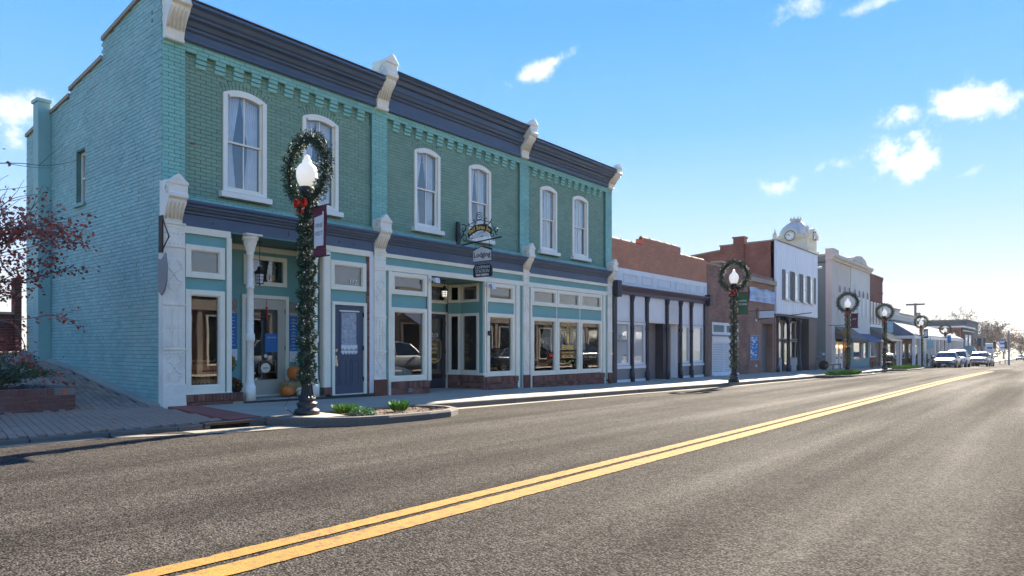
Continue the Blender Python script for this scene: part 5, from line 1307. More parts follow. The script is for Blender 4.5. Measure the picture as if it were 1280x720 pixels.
sb.build('loose_straw', 'straw', bl_, norm=False, kind='stuff')
pumpkin(8.46, 12.98, .54, .165, 'pumpkin_orange', 'large orange pumpkin raised on the straw bale', 1.05)

# ================================================================= street lamps with wreaths
LP = T('street_lamp', '', 'street lamp', (0, 0, 0), 'black acorn street lamps along the kerb', proto=True)
MB().lathe([(.205, 0), (.21, .05), (.195, .075), (.15, .10), (.155, .13), (.17, .16), (.165, .19), (.125, .205), (.13, .23), (.145, .25), (.14, .27), (.10, .29), (.085, .40), (.072, .52), (.078, .54), (.070, .57)], 0, 0, 0, 28).build('base', 'black_iron', LP, smooth=True)
fl = MB(); 
for k in range(16):
    a = 2*pi*k/16; fl.tube([(.140*cos(a), .140*sin(a), .27), (.098*cos(a), .098*sin(a), .31), (.080*cos(a), .080*sin(a), .50)], [.012, .010, .007], 4)
fl.build('base_fluting', 'black_iron', LP)
pr = MB()
pp_ = []
for z, r_ in ((.55, .056), (3.0, .046), (3.3, .046)): pp_.append((r_, z))
N = 24; k0 = 0
for r_, z in pp_:
    for k in range(N): q = r_*(1 if k % 2 else .88); pr.v.append((q*cos(2*pi*k/N), q*sin(2*pi*k/N), z))
for j in range(len(pp_)-1):
    for k in range(N): pr.f.append((j*N+k, j*N+(k+1) % N, (j+1)*N+(k+1) % N, (j+1)*N+k))
pr.build('post', 'black_iron', LP)
MB().lathe([(.05, 3.25), (.065, 3.28), (.05, 3.32), (.05, 3.45), (.075, 3.50), (.06, 3.54), (.07, 3.60), (.115, 3.66), (.125, 3.72), (.12, 3.76)], 0, 0, 0, 20).build('collar', 'black_iron', LP, smooth=True)
MB().lathe([(.105, 3.76), (.150, 3.84), (.172, 3.93), (.175, 4.0), (.160, 4.07), (.125, 4.125), (.085, 4.155), (.075, 4.17), (.078, 4.19), (.060, 4.215), (.045, 4.235), (.052, 4.25), (.040, 4.275), (.015, 4.30)], 0, 0, 0, 28).build('globe', 'lit_globe', LP, smooth=True)
# prototypes of what hangs on a lamp
WR = T('wreath', '', 'wreath', (0, 0, 0), 'round evergreen wreaths with bows on the street lamps', proto=True)
rw = random.Random(11); mb = MB(); lt = MB(); random.seed(11)
for i in range(7200):
    a = random.uniform(0, 2*pi); lump = 1+.22*sin(a*17)+.12*sin(a*29+1); rr_ = .105*lump*math.sqrt(random.random()); b = random.uniform(0, 2*pi); R_ = .515+rr_*cos(b)
    d = Vector((sin(b), cos(b)*cos(a), cos(b)*sin(a)))+Vector((random.gauss(0, .7), random.gauss(0, .7), random.gauss(0, .7)))
    mb.leaf((rr_*sin(b), R_*cos(a), 4.06+R_*sin(a)), random.uniform(.035, .07), d, .26)
mb.build('greenery', 'garland_green', WR, norm=False, kind='stuff')
MB().tube([(0, .515*cos(2*pi*k/24), 4.06+.515*sin(2*pi*k/24)) for k in range(24)], .045, 6, True).build('ring_core', 'interior_dark', WR)
for i in range(34):
    a = random.uniform(0, 2*pi); b = random.uniform(0, 2*pi); R_ = .515+.115*cos(b); lt.ball((.115*sin(b), R_*cos(a), 4.06+R_*sin(a)), .009, 5, 3)
lt.build('string_light', 'bulb_white', WR, kind='stuff')
bw = MB()
for s_ in (-1, 1):
    P = [(-.12, s_*(.02+.13*sin(k*pi/8)), 3.48+.075*sin(k*2*pi/8)) for k in range(9)]
    for k in range(8):
        (x0, y0, z0), (x1, y1, z1) = P[k], P[k+1]; bw.q((x0-.03, y0, z0), (x1-.03, y1, z1), (x1+.03, y1, z1), (x0+.03, y0, z0))
    bw.add([(-.13, s_*.02, 3.48), (-.12, s_*.06, 3.47), (-.13, s_*.11, 3.30), (-.13, s_*.07, 3.32), (-.13, s_*.03, 3.29)], [(0, 1, 2, 3, 4)])
bw.ball((-.14, 0, 3.48), .032, 8, 5); bw.build('bow', 'bow_red', WR)
GA = T('garland', '', 'garland', (0, 0, 0), 'evergreen garlands wound round the lamp posts', proto=True)
mb = MB(); lt = MB()
for i in range(9500):
    z = random.uniform(.50, 3.55); ph = z*2*pi/.27; b = random.uniform(0, 2*pi); lump = .5+.5*cos(b-ph); r_ = (.075+.085*lump*random.uniform(.5, 1.15))
    if i % 9 == 0: r_ *= random.uniform(.6, 1.15)
    d = Vector((cos(b), sin(b), random.gauss(-.1, .6)))+Vector((random.gauss(0, .5), random.gauss(0, .5), 0)); mb.leaf((r_*cos(b)*.9, r_*sin(b)*.9, z), random.uniform(.035, .075), d, .28)
mb.build('greenery', 'garland_green', GA, norm=False, kind='stuff')
for i in range(60):
    z = random.uniform(.5, 3.5); b = z*2*pi/.27+random.gauss(0, .5); lt.ball((.165*cos(b), .165*sin(b), z), .008, 5, 3)
lt.build('string_light', 'bulb_white', GA, kind='stuff')
def banner(m, x, y, z, lab, emblem, words=None):
    b = T('lamp_banner', lab, 'banner', (x, y, z), 'cloth banners on the lamp posts')
    MB().tube([(x, y, z+3.40), (x, y-.62, z+3.40)], .012, 5).build('banner_arm', 'black_iron', b); MB().tube([(x, y, z+2.58), (x, y-.62, z+2.58)], .012, 5).build('banner_arm', 'black_iron', b)
    v = []; N = 8
    for j in range(N+1):
        for k in range(5): v.append((x+.012*sin(j*.9+k*.7)*(1 if 0 < j < N else 0), y-.17-.37*k/4, z+2.59+.80*j/N))
    MB().add(v, [(j*5+k, j*5+k+1, (j+1)*5+k+1, (j+1)*5+k) for j in range(N) for k in range(4)]).build('banner_cloth', m, b, norm=False)
    if emblem: MB().ext([(y-.23, z+2.78), (y-.23, z+2.72), (y-.28, z+2.72), (y-.28, z+2.75), (y-.48, z+2.75), (y-.49, z+3.22), (y-.49, z+3.30), (y-.46, z+3.30), (y-.46, z+3.25), (y-.24, z+3.22)], 'x', x-.022, x-.018).build('banner_panel', emblem, b)
    for k, s_ in enumerate(words or []): text(s_, .10, (x-.024, y-.36, z+3.05-.13*k), (0, -1, 0), 'grey_metal' if emblem == 'cloth_white' else 'white_print', b)
    return b
LAMPS = [(6.62, 9.80, kz(6.6)+.03), (25.6, 9.95, None), (42.9, 9.95, None), (54.4, 10.2, None), (72.0, 10.5, None), (89.2, 10.7, None), (105.5, 11.7, None), (148, 13.6, None)]
lab = ['nearest black acorn lamp post, standing in the near kerb island', 'black acorn lamp post before the low brown brick building', 'black acorn lamp post before the grey awning', 'black acorn lamp post before the striped metal awning', 'black acorn lamp post before the porch with white posts', 'black acorn lamp post behind the parked silver sedan', 'black acorn lamp post in front of the dark brick shop with white panels', 'tiny farthest black acorn lamp post beyond the green awning']
labw = ['largest evergreen wreath, around the globe of the nearest lamp', 'wreath around the lamp globe before the low brown brick building', 'wreath around the lamp globe before the cream stucco building', 'wreath around the lamp globe before the red brick two storey building', 'wreath around the lamp globe over the grey porch roof', 'wreath around the lamp globe beside the blue banner', 'wreath around the lamp globe before the dark brick shop with white panels', 'smallest farthest wreath, on the last lamp']
labg = ['lit garland spiralling up the nearest lamp post', 'garland on the lamp post before the low brown brick building', 'garland on the lamp post before the grey awning', 'garland on the lamp post before the striped metal awning', 'garland on the lamp post before the porch with white posts', 'garland on the lamp post behind the silver sedan', 'garland on the lamp post before the dark brick shop with white panels', 'garland on the farthest lamp post']
for i, (x, y, z) in enumerate(LAMPS):
    z = sz(x, y) if z is None else z; LAMPS[i] = (x, y, z)
    for proto, lb in ((LP, lab), (WR, labw), (GA, labg)):
        o = proto if i == 0 else copytree(proto, parent=None)
        o.location = (x, y, z); o['label'] = lb[i]
for i, m, e, wd, lb in ((0, 'burgundy_cloth', 'cloth_white', ['VINE', 'VISIT'], 'burgundy banner with a white scroll panel on the nearest lamp'), (1, 'green_cloth', None, ['HOME', 'TOWN'], 'green banner on the lamp before the low brown brick building'),
                    (2, 'burgundy_cloth', None, ['VISIT'], 'burgundy banner on the lamp before the cream stucco building'), (3, 'pale_blue_cloth', None, ['VISIT'], 'pale blue banner on the lamp before the red brick building'),
                    (4, 'green_cloth', 'cloth_white', None, 'pale panelled green banner on the lamp before the porch'), (5, 'blue_cloth', None, None, 'bright blue banner on the lamp behind the parked silver sedan'), (6, 'red_cloth', None, None, 'red banner on the lamp before the dark brick shop')):
    x, y, z = LAMPS[i]; banner(m, x, y, z, lb, e, wd)
tag(MB().tube([(LAMPS[0][0]-.20, 9.85, LAMPS[0][2]+.01), (LAMPS[0][0]-.36, 9.9, LAMPS[0][2]+.12), (LAMPS[0][0]-.27, 9.88, LAMPS[0][2]+.30), (LAMPS[0][0]-.10, 9.83, LAMPS[0][2]+.40)], .007, 5).build('power_cord', 'black_print'), 'thin black cord looping at the foot of the nearest lamp', 'cord')
# ================================================================= the rest of the row
def fwin(parent, x0, x1, z0, z1, y, m='white_paint', w_=.06, pane='dim_glass', back='interior_dark', sill=None, rail=False, name='window'):
    f_ = MB().frame(x0, x1, z0, z1, w_, y-.03, y+.04)
    if rail: f_.box(x0+w_, x1-w_, y-.02, y+.03, (z0+z1)/2-.02, (z0+z1)/2+.02)
    f_ = f_.build(name, m, parent); MB().box(x0+w_*.8, x1-w_*.8, y+.0, y+.006, z0+w_*.8, z1-w_*.8).build('pane', pane, f_)
    MB().box(x0+.01, x1-.01, y+.05, y+.07, z0+.01, z1-.01).build('backing', back, f_)
    if sill: MB().box(x0-.05, x1+.05, y-.09, y+.03, z0-.07, z0).build('sill', sill, f_)
    return f_
def bx(name, m, p, *a, **k): return MB().box(*a).build(name, m, p, **k)

# --- building 2: orange brick over a white shopfront with charcoal columns
b = T('shop_building', 'one storey shop with orange brick parapet, white panels and charcoal iron columns', 'building', (24.8, 15, 0)); Y = F
wl_ = MB(); wl_.ext([(20.81, 4.12), (28.86, 4.12), (28.86, 5.10), (26.25, 5.10), (26.25, 5.40), (23.12, 5.40), (23.12, 5.12), (20.81, 5.12)], 'y', Y, Y+.35); wl_.build('parapet', 'brick_orange', b)
for x0, x1, z in ((20.81, 23.12, 5.12), (23.12, 26.25, 5.40), (26.25, 28.86, 5.10)):
    n = int((x1-x0)/.62)
    for k in range(n):
        a = x0+(x1-x0)*k/n; o = MB().lathe([(.07, 0), (.085, .02), (.075, .04), (.065, (x1-x0)/n-.01)], a, Y+.15, z+.02, 8, 'x').build('ridge_tile', 'tile_cap', b)
wb3 = MB(); P6 = [(21.55, 22.6), (23.1, 24.0), (24.5, 25.6), (26.0, 27.0), (27.35, 28.0), (28.15, 28.7)]
bx('white_band', 'panel_white', b, 20.85, 28.84, Y-.02, Y+.3, 3.42, 4.12)
for k, (x0, x1) in enumerate([(21.55, 22.55), (22.95, 23.75), (24.2, 25.3), (25.75, 26.75), (27.1, 27.75), (28.0, 28.6)]): MB().frame(x0, x1, 3.62, 3.95, .03, Y-.045, Y-.02).build('relief_panel', 'panel_white', b)
MB().ext([(Y+.1, 3.18), (Y-.06, 3.18), (Y-.06, 3.32), (Y-.12, 3.34), (Y-.20, 3.42), (Y-.26, 3.44), (Y-.26, 3.48), (Y+.1, 3.50)], 'x', 20.84, 28.84).build('cornice', 'purple_paint', b)
bx('cornice_end', 'charcoal_paint', b, 20.72, 21.0, Y-.28, Y+.1, 3.05, 3.62); bx('cornice_end', 'charcoal_paint', b, 28.62, 28.88, Y-.28, Y+.1, 3.10, 3.58)
def slimcol(x, w_=.16, y=Y-.06, zt=3.18):
    z0 = wz(x)-.02; c_ = MB().lathe([(w_*.62, 0), (w_*.62, .32), (w_*.5, .36), (w_*.42, .42), (w_*.40, 1.9), (w_*.5, 1.94), (w_*.5, 2.02), (w_*.4, 2.06), (w_*.38, zt-z0-.25), (w_*.6, zt-z0-.12), (w_*.75, zt-z0)], x, y, z0, 14).build('column', 'charcoal_paint', b, smooth='auto'); return c_
for x in (22.13, 23.28, 24.93, 26.15, 27.18): slimcol(x)
bx('pilaster', 'charcoal_paint', b, 20.74, 20.98, Y-.10, Y+.1, .0, 3.1); bx('pilaster', 'charcoal_paint', b, 28.50, 28.84, Y-.10, Y+.1, -.05, 3.2)
for x0, x1 in ((20.98, 22.06), (22.2, 23.2), (23.36, 24.85), (25.0, 26.08), (26.22, 27.1), (27.25, 28.5)):
    bx('upper_panel', 'panel_white', b, x0, x1, Y+.0, Y+.05, 2.22, 3.2); MB().frame(x0+.06, x1-.06, 2.30, 3.12, .035, Y-.02, Y+.0).build('panel_trim', 'panel_white', b)
for k in range(11): bx('louver', 'panel_white', b, 25.2, 25.9, Y-.035, Y-.005, 2.36+k*.065, 2.40+k*.065)
for x0, x1 in ((20.98, 22.06), (22.2, 23.2), (26.22, 27.1), (27.25, 28.5)):
    fwin(b, x0+.02, x1-.02, .62, 2.20, Y+.02, 'panel_white', .09, 'dim_glass', 'blind'); bx('kick_panel', 'grey_metal', b, x0, x1, Y+.0, Y+.05, -.02, .62); bx('sill_board', 'panel_white', b, x0, x1, Y-.05, Y+.03, .50, .60); bx('base_board', 'panel_white', b, x0, x1, Y-.04, Y+.03, wz(x0)-.05, wz(x0)+.08)
t_ = text('GIFTS &\nANTIQUES', .15, (21.5, Y-.0, 1.62), (1, 0, 0), 'grey_metal', b); text('OPEN', .08, (21.7, Y, .95), (1, 0, 0), 'black_print', b)
# recessed doorway
bx('recess_wall', 'panel_white', b, 23.3, 23.34, Y+.05, Y+1.3, -.05, 2.25); slab_between((26.1, Y+.05), (25.5, Y+1.3), -.05, 2.25, .05, 'recess_wall', 'panel_white', b); bx('soffit', 'panel_white', b, 23.3, 26.15, Y+.05, Y+1.35, 2.22, 2.26)
bx('recess_wall', 'panel_white', b, 23.3, 25.6, Y+1.35, Y+1.4, -.05, 2.25); struct(bx('entrance_floor', 'concrete', None, 23.3, 26.1, Y-.05, Y+1.36, -.3, wz(24.5)+.01))
dd = MB().frame(24.3, 25.25, .05, 2.15, .12, Y+1.30, Y+1.35, wb=.55).build('door', 'panel_white', b); bx('pane', 'dim_glass', dd, 24.40, 25.15, Y+1.325, Y+1.33, .58, 2.05); bx('door_post', 'charcoal_paint', b, 24.62, 24.80, Y-.04, Y+.3, 0, 2.2)
fwin(b, 23.42, 24.2, .5, 2.1, Y+1.33, 'panel_white', .07, 'dim_glass', 'blind')
bx('body', 'mortar', b, 20.85, 28.82, Y+.3, 20, -.5, 3.3); bx('roof', 'roof_felt', b, 20.85, 28.8, Y+.36, 20, 4.3, 4.4)
bx('upper_wall', 'mortar', b, 20.85, 28.82, Y+.1, Y+.3, 2.2, 4.1)
bx('far_wall', 'brick_dark', b, 28.5, 28.83, Y+.36, 20, -.3, 4.9)

# --- building 3: low dark brick with white shop door
b = T('low_brick_building', 'low dark brown brick building with a white boarded shop door', 'building', (31.5, 15, 0))
z3 = 4.98
mb = MB(); mb.box(28.9, 29.45, Y, Y+.4, -.3, z3); mb.box(32.55, 34.0, Y, Y+.4, -.3, z3); mb.box(29.45, 32.55, Y, Y+.4, 2.42, z3); mb.box(30.4, 34.0, Y+.002, Y+.4, z3, z3+.22); mb.build('wall', 'brick_dark', b)
bx('coping', 'concrete', b, 28.88, 30.4, Y-.04, Y+.44, z3, z3+.07); bx('coping', 'concrete', b, 30.38, 34.0, Y-.04, Y+.44, z3+.22, z3+.29)
tf = MB().frame(29.45, 32.55, 1.86, 2.42, .12, Y-.02, Y+.06); tf.box(30.85, 31.1, Y-.02, Y+.06, 1.98, 2.30); tf = tf.build('transom_frame', 'panel_white', b)
for x0, x1 in ((29.57, 30.85), (31.1, 32.43)): bx('pane', 'sage_side', tf, x0, x1, Y+.02, Y+.03, 1.98, 2.30)
bx('lintel_board', 'grey_metal', b, 29.45, 32.55, Y-.05, Y+.05, 1.78, 1.86); bx('lintel_board', 'panel_white', b, 29.45, 32.55, Y-.02, Y+.05, 1.52, 1.78)
for x0, x1 in ((29.45, 30.85), (30.87, 32.2)):
    d_ = MB().frame(x0, x1, .06, 1.52, .06, Y+.0, Y+.05, wb=.1).build('door', 'panel_white', b)
    for k in range(17): bx('slat', 'blind', d_, x0+.06, x1-.06, Y+.02, Y+.035, .18+k*.078, .245+k*.078)
bx('side_panel', 'brick_tan', b, 32.2, 32.55, Y+.1, Y+.2, 0, 1.52); bx('step', 'panel_white', b, 29.4, 32.4, Y-.12, Y+.1, -.05, .06)
bx('body', 'mortar', b, 28.9, 38, Y+.4, 18, -.5, 4.1); bx('roof', 'roof_felt', b, 28.9, 38, Y+.4, 20, 4.3, 4.4)
# --- building 3b: tan brick front with doorway, poster case and banner
b = T('tan_brick_building', 'low tan brick front with a dark recessed doorway beside the white sided building', 'building', (36, 14, 0))
mb = MB(); mb.box(34.0, 35.83, Y+.01, Y+.38, -.3, 4.62); mb.box(37.62, 37.82, Y+.01, Y+.38, -.3, 4.62); mb.box(35.83, 37.62, Y+.01, Y+.38, 2.55, 4.62); mb.build('wall', 'brick_tan', b)
bx('soldier_course', 'tan_brick_flat', b, 35.65, 37.8, Y-.01, Y+.01, 2.55, 2.80)
MB().ext([(Y-.14, 4.62), (Y+.4, 4.62), (Y+.4, 4.90), (Y-.14, 4.84)], 'x', 33.98, 37.82).build('cornice', 'concrete', b); bx('parapet', 'brick_tan', b, 34.0, 37.8, Y+.05, Y+.38, 4.84, 5.05)
d_ = bx('door', 'interior_wall', b, 35.9, 37.58, Y+.35, Y+.40, -.1, 2.5); MB().box(36.02, 36.12, Y+.30, Y+.35, .95, 1.1).build('door_handle', 'black_iron', d_)
jb = MB(); jb.box(35.83, 35.9, Y+.02, Y+.4, -.1, 2.55); jb.box(37.58, 37.62, Y+.02, Y+.4, -.1, 2.55); jb.build('door_jamb', 'brick_tan', b)
pc = T('poster_case', 'glazed blue poster case on the tan brick wall', 'poster case', (34.6, Y, 1.2)); MB().frame(33.92+.1, 35.3, .62, 1.92, .07, Y-.06, Y+.01).build('case_frame', 'grey_metal', pc); bx('poster_sheet', 'photo_blue' if 'photo_blue' in MATS else 'blue_cloth', pc, 34.08, 35.24, Y-.03, Y-.02, .68, 1.86)
wp = MB(); rr_ = random.Random(5)
for k in range(46): x = rr_.uniform(34.12, 35.0); z = rr_.uniform(.72, 1.8); wp.box(x, x+rr_.uniform(.05, .2), Y-.034, Y-.03, z, z+rr_.uniform(.02, .07))
wp.build('poster_print', 'white_print', pc, kind='stuff')
bn = T('cloth_banner', 'long pale blue cloth banner across the top of the tan brick front', 'banner', (36, Y, 4))
v = []; N = 24
for j in range(4):
    for k in range(N+1): v.append((33.95+3.8*k/N, Y-.05-.03*sin(k*.8+j), 3.62+.23*j+.03*sin(k*.5)*(j == 3)))
mat('banner_print', (.40, .52, .68), .6, .5, 1.1, .1, 8, dirt=(.72, .74, .76), dscale=1.6, damt=.9, stretch=(.5, 1, 2.5))
MB().add(v, [(j*(N+1)+k, j*(N+1)+k+1, (j+1)*(N+1)+k+1, (j+1)*(N+1)+k) for j in range(3) for k in range(N)]).build('banner_cloth', 'banner_print', bn, norm=False)
text('FARMERS MARKET', .26, (35.9, Y-.10, 4.0), (1, 0, 0), 'white_print', bn)
ws = T('wall_sign', 'small blank white sign board projecting beside the green lamp banner', 'sign', (33.9, Y, 3)); bx('sign_face', 'white_print', ws, 33.5, 33.54, 11.05, 11.75, 2.72, 3.05); MB().tube([(33.52, Y, 3.07), (33.52, 11.0, 3.07)], .015, 5).build('arm', 'black_iron', ws)
ra = T('awning_rod', 'long thin black rod standing out from the tan brick wall', 'rod', (34.5, Y, 2.9)); MB().tube([(35.2, Y, 2.72), (35.6, 9.9, 3.0)], .022, 5).build('rod', 'black_iron', ra); bx('rod_plate', 'black_iron', ra, 35.1, 35.3, Y-.03, Y, 2.62, 3.3)
for x, z, lb in ((34.9, .28, 'small white outlet cover low on the tan brick wall'), (34.9, 2.6, 'small white lamp high on the tan brick wall')): tag(bx('wall_fitting', 'plastic_white', None, x, x+.14, Y-.06, Y+.01, z, z+.12, bevel=.02), lb, 'wall fitting')

# --- building 4: white ribbed metal upper floor, black shopfront
b = T('white_sided_building', 'two storey building with white ribbed metal front, grey shutters and black shopfront', 'building', (41.7, 15, 0))
xa, xb = 37.83, 45.7
sd = MB(); x = xa; 
while x < xb-.02:
    w_ = min(.42, xb-x); sd.box(x+.012, x+w_-.012, Y-.10, Y-.0, 3.15, 7.10); x += w_
wall_holes = [(38.72, 39.75), (40.15, 41.3), (41.9, 43.0), (43.5, 44.65)]
sd.build('siding_panel', 'siding_white', b, kind='stuff'); bx('siding_backing', 'siding_white', b, xa, xb, Y-.075, Y+.2, 3.15, 7.12)
bx('coping', 'concrete', b, xa-.05, xb+.05, Y-.14, Y+.3, 7.12, 7.17); bx('corner_trim', 'siding_white', b, xa-.03, xa+.08, Y-.12, Y+.0, 3.12, 7.12)
for x0, x1 in ((39.25, 40.0), (40.95, 41.7), (42.55, 43.25), (44.0, 44.7)):
    w_ = fwin(b, x0, x1, 3.98, 5.60, Y-.12, 'white_paint', .08, 'upper_glass', 'curtain', 'white_paint', True)
    for s0, s1 in ((x0-.42, x0-.03), (x1+.03, x1+.42)):
        sh_ = MB().frame(s0, s1, 3.95, 5.62, .05, Y-.15, Y-.10).build('shutter', 'shutter_grey', b)
        lv = MB()
        for k in range(22): lv.box(s0+.05, s1-.05, Y-.14, Y-.115, 4.02+k*.071, 4.07+k*.071)
        lv.build('slat', 'shutter_grey', sh_, kind='stuff')
# brick side above the low buildings (steps down to the back), chimney
mb = MB(); mb.ext([(Y, -.3), (20, -.3), (20, 6.2), (17.4, 6.62), (15.51, 6.80), (15.51, 7.06), (Y, 7.10)], 'x', xa, xa+.35); mb.build('side_wall', 'brick_red_side', b)
MB().ext([(Y, 7.10), (15.55, 7.06), (15.55, 7.13), (Y, 7.17)], 'x', xa-.04, xa+.4).build('coping', 'concrete', b); MB().ext([(15.56, 6.80), (17.4, 6.62), (20, 6.2), (20, 6.28), (17.4, 6.70), (15.56, 6.88)], 'x', xa-.04, xa+.4).build('coping', 'concrete', b)
bx('chimney', 'brick_red_side', b, xa-.12, xa+.4, 14.1, 14.7, 6.0, 7.42); bx('chimney_cap', 'brick_red_side', b, xa-.16, xa+.44, 14.05, 14.75, 7.42, 7.50)
bx('body', 'mortar', b, xa+.35, xb-.02, Y+1.2, 20, -.5, 6.0); bx('roof', 'roof_felt', b, xa+.3, xb, Y+.3, 20, 6.2, 6.3); bx('far_wall', 'brick_red_side', b, xb-.3, xb-.01, Y+.2, 20, -.5, 6.6)
# shopfront
bx('soffit', 'charcoal_paint', b, xa, xb, Y-.05, Y+1.2, 3.02, 3.14)
for x in (38.3, 40.3, 42.3): MB().lathe([(.16, 0), (.16, .35), (.11, .40), (.10, 2.7), (.16, 2.85), (.17, 3.1)], x, Y+.02, wz(x)-.03, 12).build('column', 'charcoal_paint', b, smooth='auto')
bx('end_wall', 'charcoal_paint', b, 44.1, xb, Y-.02, Y+.4, -.2, 3.1); bx('end_wall', 'brick_tan', b, xa, xa+.15, Y-.02, Y+.4, -.2, 3.1)
for i, (x0, x1) in enumerate(((38.0, 39.3), (39.35, 40.6), (40.65, 41.9), (41.95, 43.1), (43.1, 44.1))):
    yy = Y+.5
    fwin(b, x0, x1, 1.72, 2.85, yy, 'concrete', .08, 'shop_glass', 'interior_wall'); 
    if i == 2: dd = MB().frame(x0+.1, x1-.1, -.1, 1.65, .12, yy-.03, yy+.04, wb=.3).build('door', 'charcoal_paint', b); bx('pane', 'shop_glass', dd, x0+.2, x1-.2, yy, yy+.01, .15, 1.55); bx('backing', 'interior_dark', dd, x0, x1, yy+.1, yy+.12, -.1, 1.7)
    else: fwin(b, x0, x1, .62, 1.68, yy, 'concrete', .07, 'shop_glass'); bx('kick_panel', 'stucco_cream', b, x0, x1, yy-.02, yy+.05, -.2, .62)
bx('back_panel', 'charcoal_paint', b, xa, xb, Y+1.1, Y+1.2, -.2, 3.1)
MB().tube([(45.5, Y+.3, 6.35), (45.9, Y-.2, 6.35)], .04, 6).build('floodlight_arm', 'plastic_white', b)
tag(MB().box(45.75, 45.95, Y-.3, Y-.15, 6.28, 6.42).build('floodlight', 'plastic_white', bevel=.02), 'white floodlight high at the far corner of the white sided building', 'floodlight')

# --- building 5: cream stucco pair with sage side wall and arched windows
b = T('cream_building', 'two storey cream stucco building with a sage green side wall and tall arched windows', 'building', (54.9, 16, 0))
xa, xb = 49.07, 60.68
bx('side_wall', 'sage_side', b, xa, xa+.3, Y+.02, 24, -.6, 7.45); bx('side_coping', 'concrete', b, xa-.05, xa+.35, Y+.3, 24, 7.45, 7.60)
bx('corner_pier', 'stucco_cream', b, xa-.01, 50.0, Y-.08, Y+.3, -.3, 7.5); bx('wall', 'stucco_cream', b, 50.0, 54.5, Y, Y+.3, 2.3, 7.3); bx('wall', 'stucco_pale', b, 54.55, xb, Y-.02, Y+.3, 2.3, 7.3)
MB().ext([(Y+.3, 7.2), (Y-.12, 7.2), (Y-.14, 7.3), (Y-.28, 7.42), (Y-.28, 7.6), (Y+.3, 7.65)], 'x', xa-.1, xb+.03).build('cornice', 'stucco_cream', b)
MB().ext([(xa-.1, 7.6), (50.6, 7.6), (50.3, 7.95), (xa-.1, 7.95)], 'y', Y-.2, Y+.3).build('corner_parapet', 'stucco_cream', b); MB().ext([(54.5, 7.62), (59.0, 7.62), (58.6, 8.0), (57.0, 8.22), (55.2, 8.05), (54.8, 7.95)], 'y', Y-.18, Y+.3).build('pediment', 'stucco_cream', b); bx('pediment_coping', 'concrete', b, 54.6, 58.9, Y-.26, Y+.3, 7.60, 7.66)
for k, x in enumerate((51.2, 52.6, 53.9, 55.5, 56.9, 58.2, 59.6)):
    w_ = .40 if k < 3 else .52; zt = 5.35
    poly = [(x-w_/2, 3.7), (x+w_/2, 3.7), (x+w_/2, zt)]+[(x+w_/2*cos(q), zt+w_/2*1.1*sin(q)) for q in [j*pi/8 for j in range(1, 8)]]+[(x-w_/2, zt)]
    o = MB().ext([(x+(a-x)*1.25, z if z < 4 else z+.08) for a, z in poly], 'y', Y-.06, Y+.0).build('window', 'stucco_pale', b); MB().ext(poly, 'y', Y-.075, Y-.06).build('pane', 'dim_flat' if 'dim_flat' in MATS else 'blind', o)
    MB().ext([(x-w_/2, 5.1)]+[(x-w_/2*cos(q), 5.35+.28*sin(q)) for q in [j*pi/6 for j in range(7)]]+[(x+w_/2, 5.1)], 'y', Y-.09, Y-.075).build('fanlight', 'shutter_grey', o)
bx('body', 'mortar', b, xa+.3, xb, Y+1.0, 24, -.6, 7.0); bx('roof', 'roof_felt', b, xa, xb, Y+.3, 24, 7.0, 7.1)
def awning(parent, x0, x1, zt, zb, out, m, name='awning', ribs=0, frontz=.15):
    y0, y1 = Y-.02, Y-out
    MB().hexa([(x0, y1, zb), (x1, y1, zb), (x1, y0, zt-.04), (x0, y0, zt-.04), (x0, y1, zb+.04), (x1, y1, zb+.04), (x1, y0, zt), (x0, y0, zt)]).q((x0, y1, zb), (x0, y0, zb), (x0, y0, zt)).q((x1, y1, zb), (x1, y0, zb), (x1, y0, zt)).box(x0, x1, y1-.01, y1+.01, zb-frontz, zb+.04).build(name, m, parent)
    for k in range(ribs): x = x0+(x1-x0)*(k+.5)/ribs; MB().hexa([(x-.02, y1, zb+.04), (x+.02, y1, zb+.04), (x+.02, y0, zt), (x-.02, y0, zt), (x-.02, y1, zb+.08), (x+.02, y1, zb+.08), (x+.02, y0, zt+.04), (x-.02, y0, zt+.04)]).build('awning_rib', m, parent)
awning(b, 49.9, 54.4, 2.75, 1.85, 1.15, 'awning_grey'); awning(b, 54.6, 60.6, 2.35, 1.72, 1.25, 'awning_blue', frontz=.06)
bx('shop_wall', 'stucco_cream', b, 49.9, 50.4, Y, Y+.1, -.3, 2.4)
for i, (x0, x1) in enumerate(((50.4, 51.3), (51.6, 52.5))): d_ = bx('door', 'panel_white', b, x0, x1, Y+.05, Y+.1, -.25, 1.7); bx('pane', 'dim_glass', d_, x0+.2, x1-.2, Y+.03, Y+.045, .5, 1.5)
for x in (51.15, 53.0): MB().ball((x, Y-.12, 1.35), .09, 8, 6).build('wall_lamp', 'amber_light', b)
bx('shop_wall', 'brick_tan', b, 52.5, 54.5, Y+.05, Y+.1, -.3, 2.4); bx('aqua_panel', 'aqua_paint', b, 54.6, 60.6, Y+.0, Y+.1, -.3, .42); 
for x0, x1 in ((54.6, 55.3), (57.6, 58.0), (59.9, 60.6)): bx('aqua_post', 'aqua_paint', b, x0, x1, Y-.03, Y+.1, .42, 1.72)
fwin(b, 55.3, 57.6, .42, 1.7, Y+.03, 'brass', .07, 'shop_glass', 'interior_floor'); fwin(b, 58.0, 59.9, .42, 1.7, Y+.03, 'aqua_paint', .07, 'shop_glass', 'interior_dark')
bx('shop_backing', 'interior_dark', b, xa+.3, xb, Y+.3, Y+.35, -.4, 2.4)
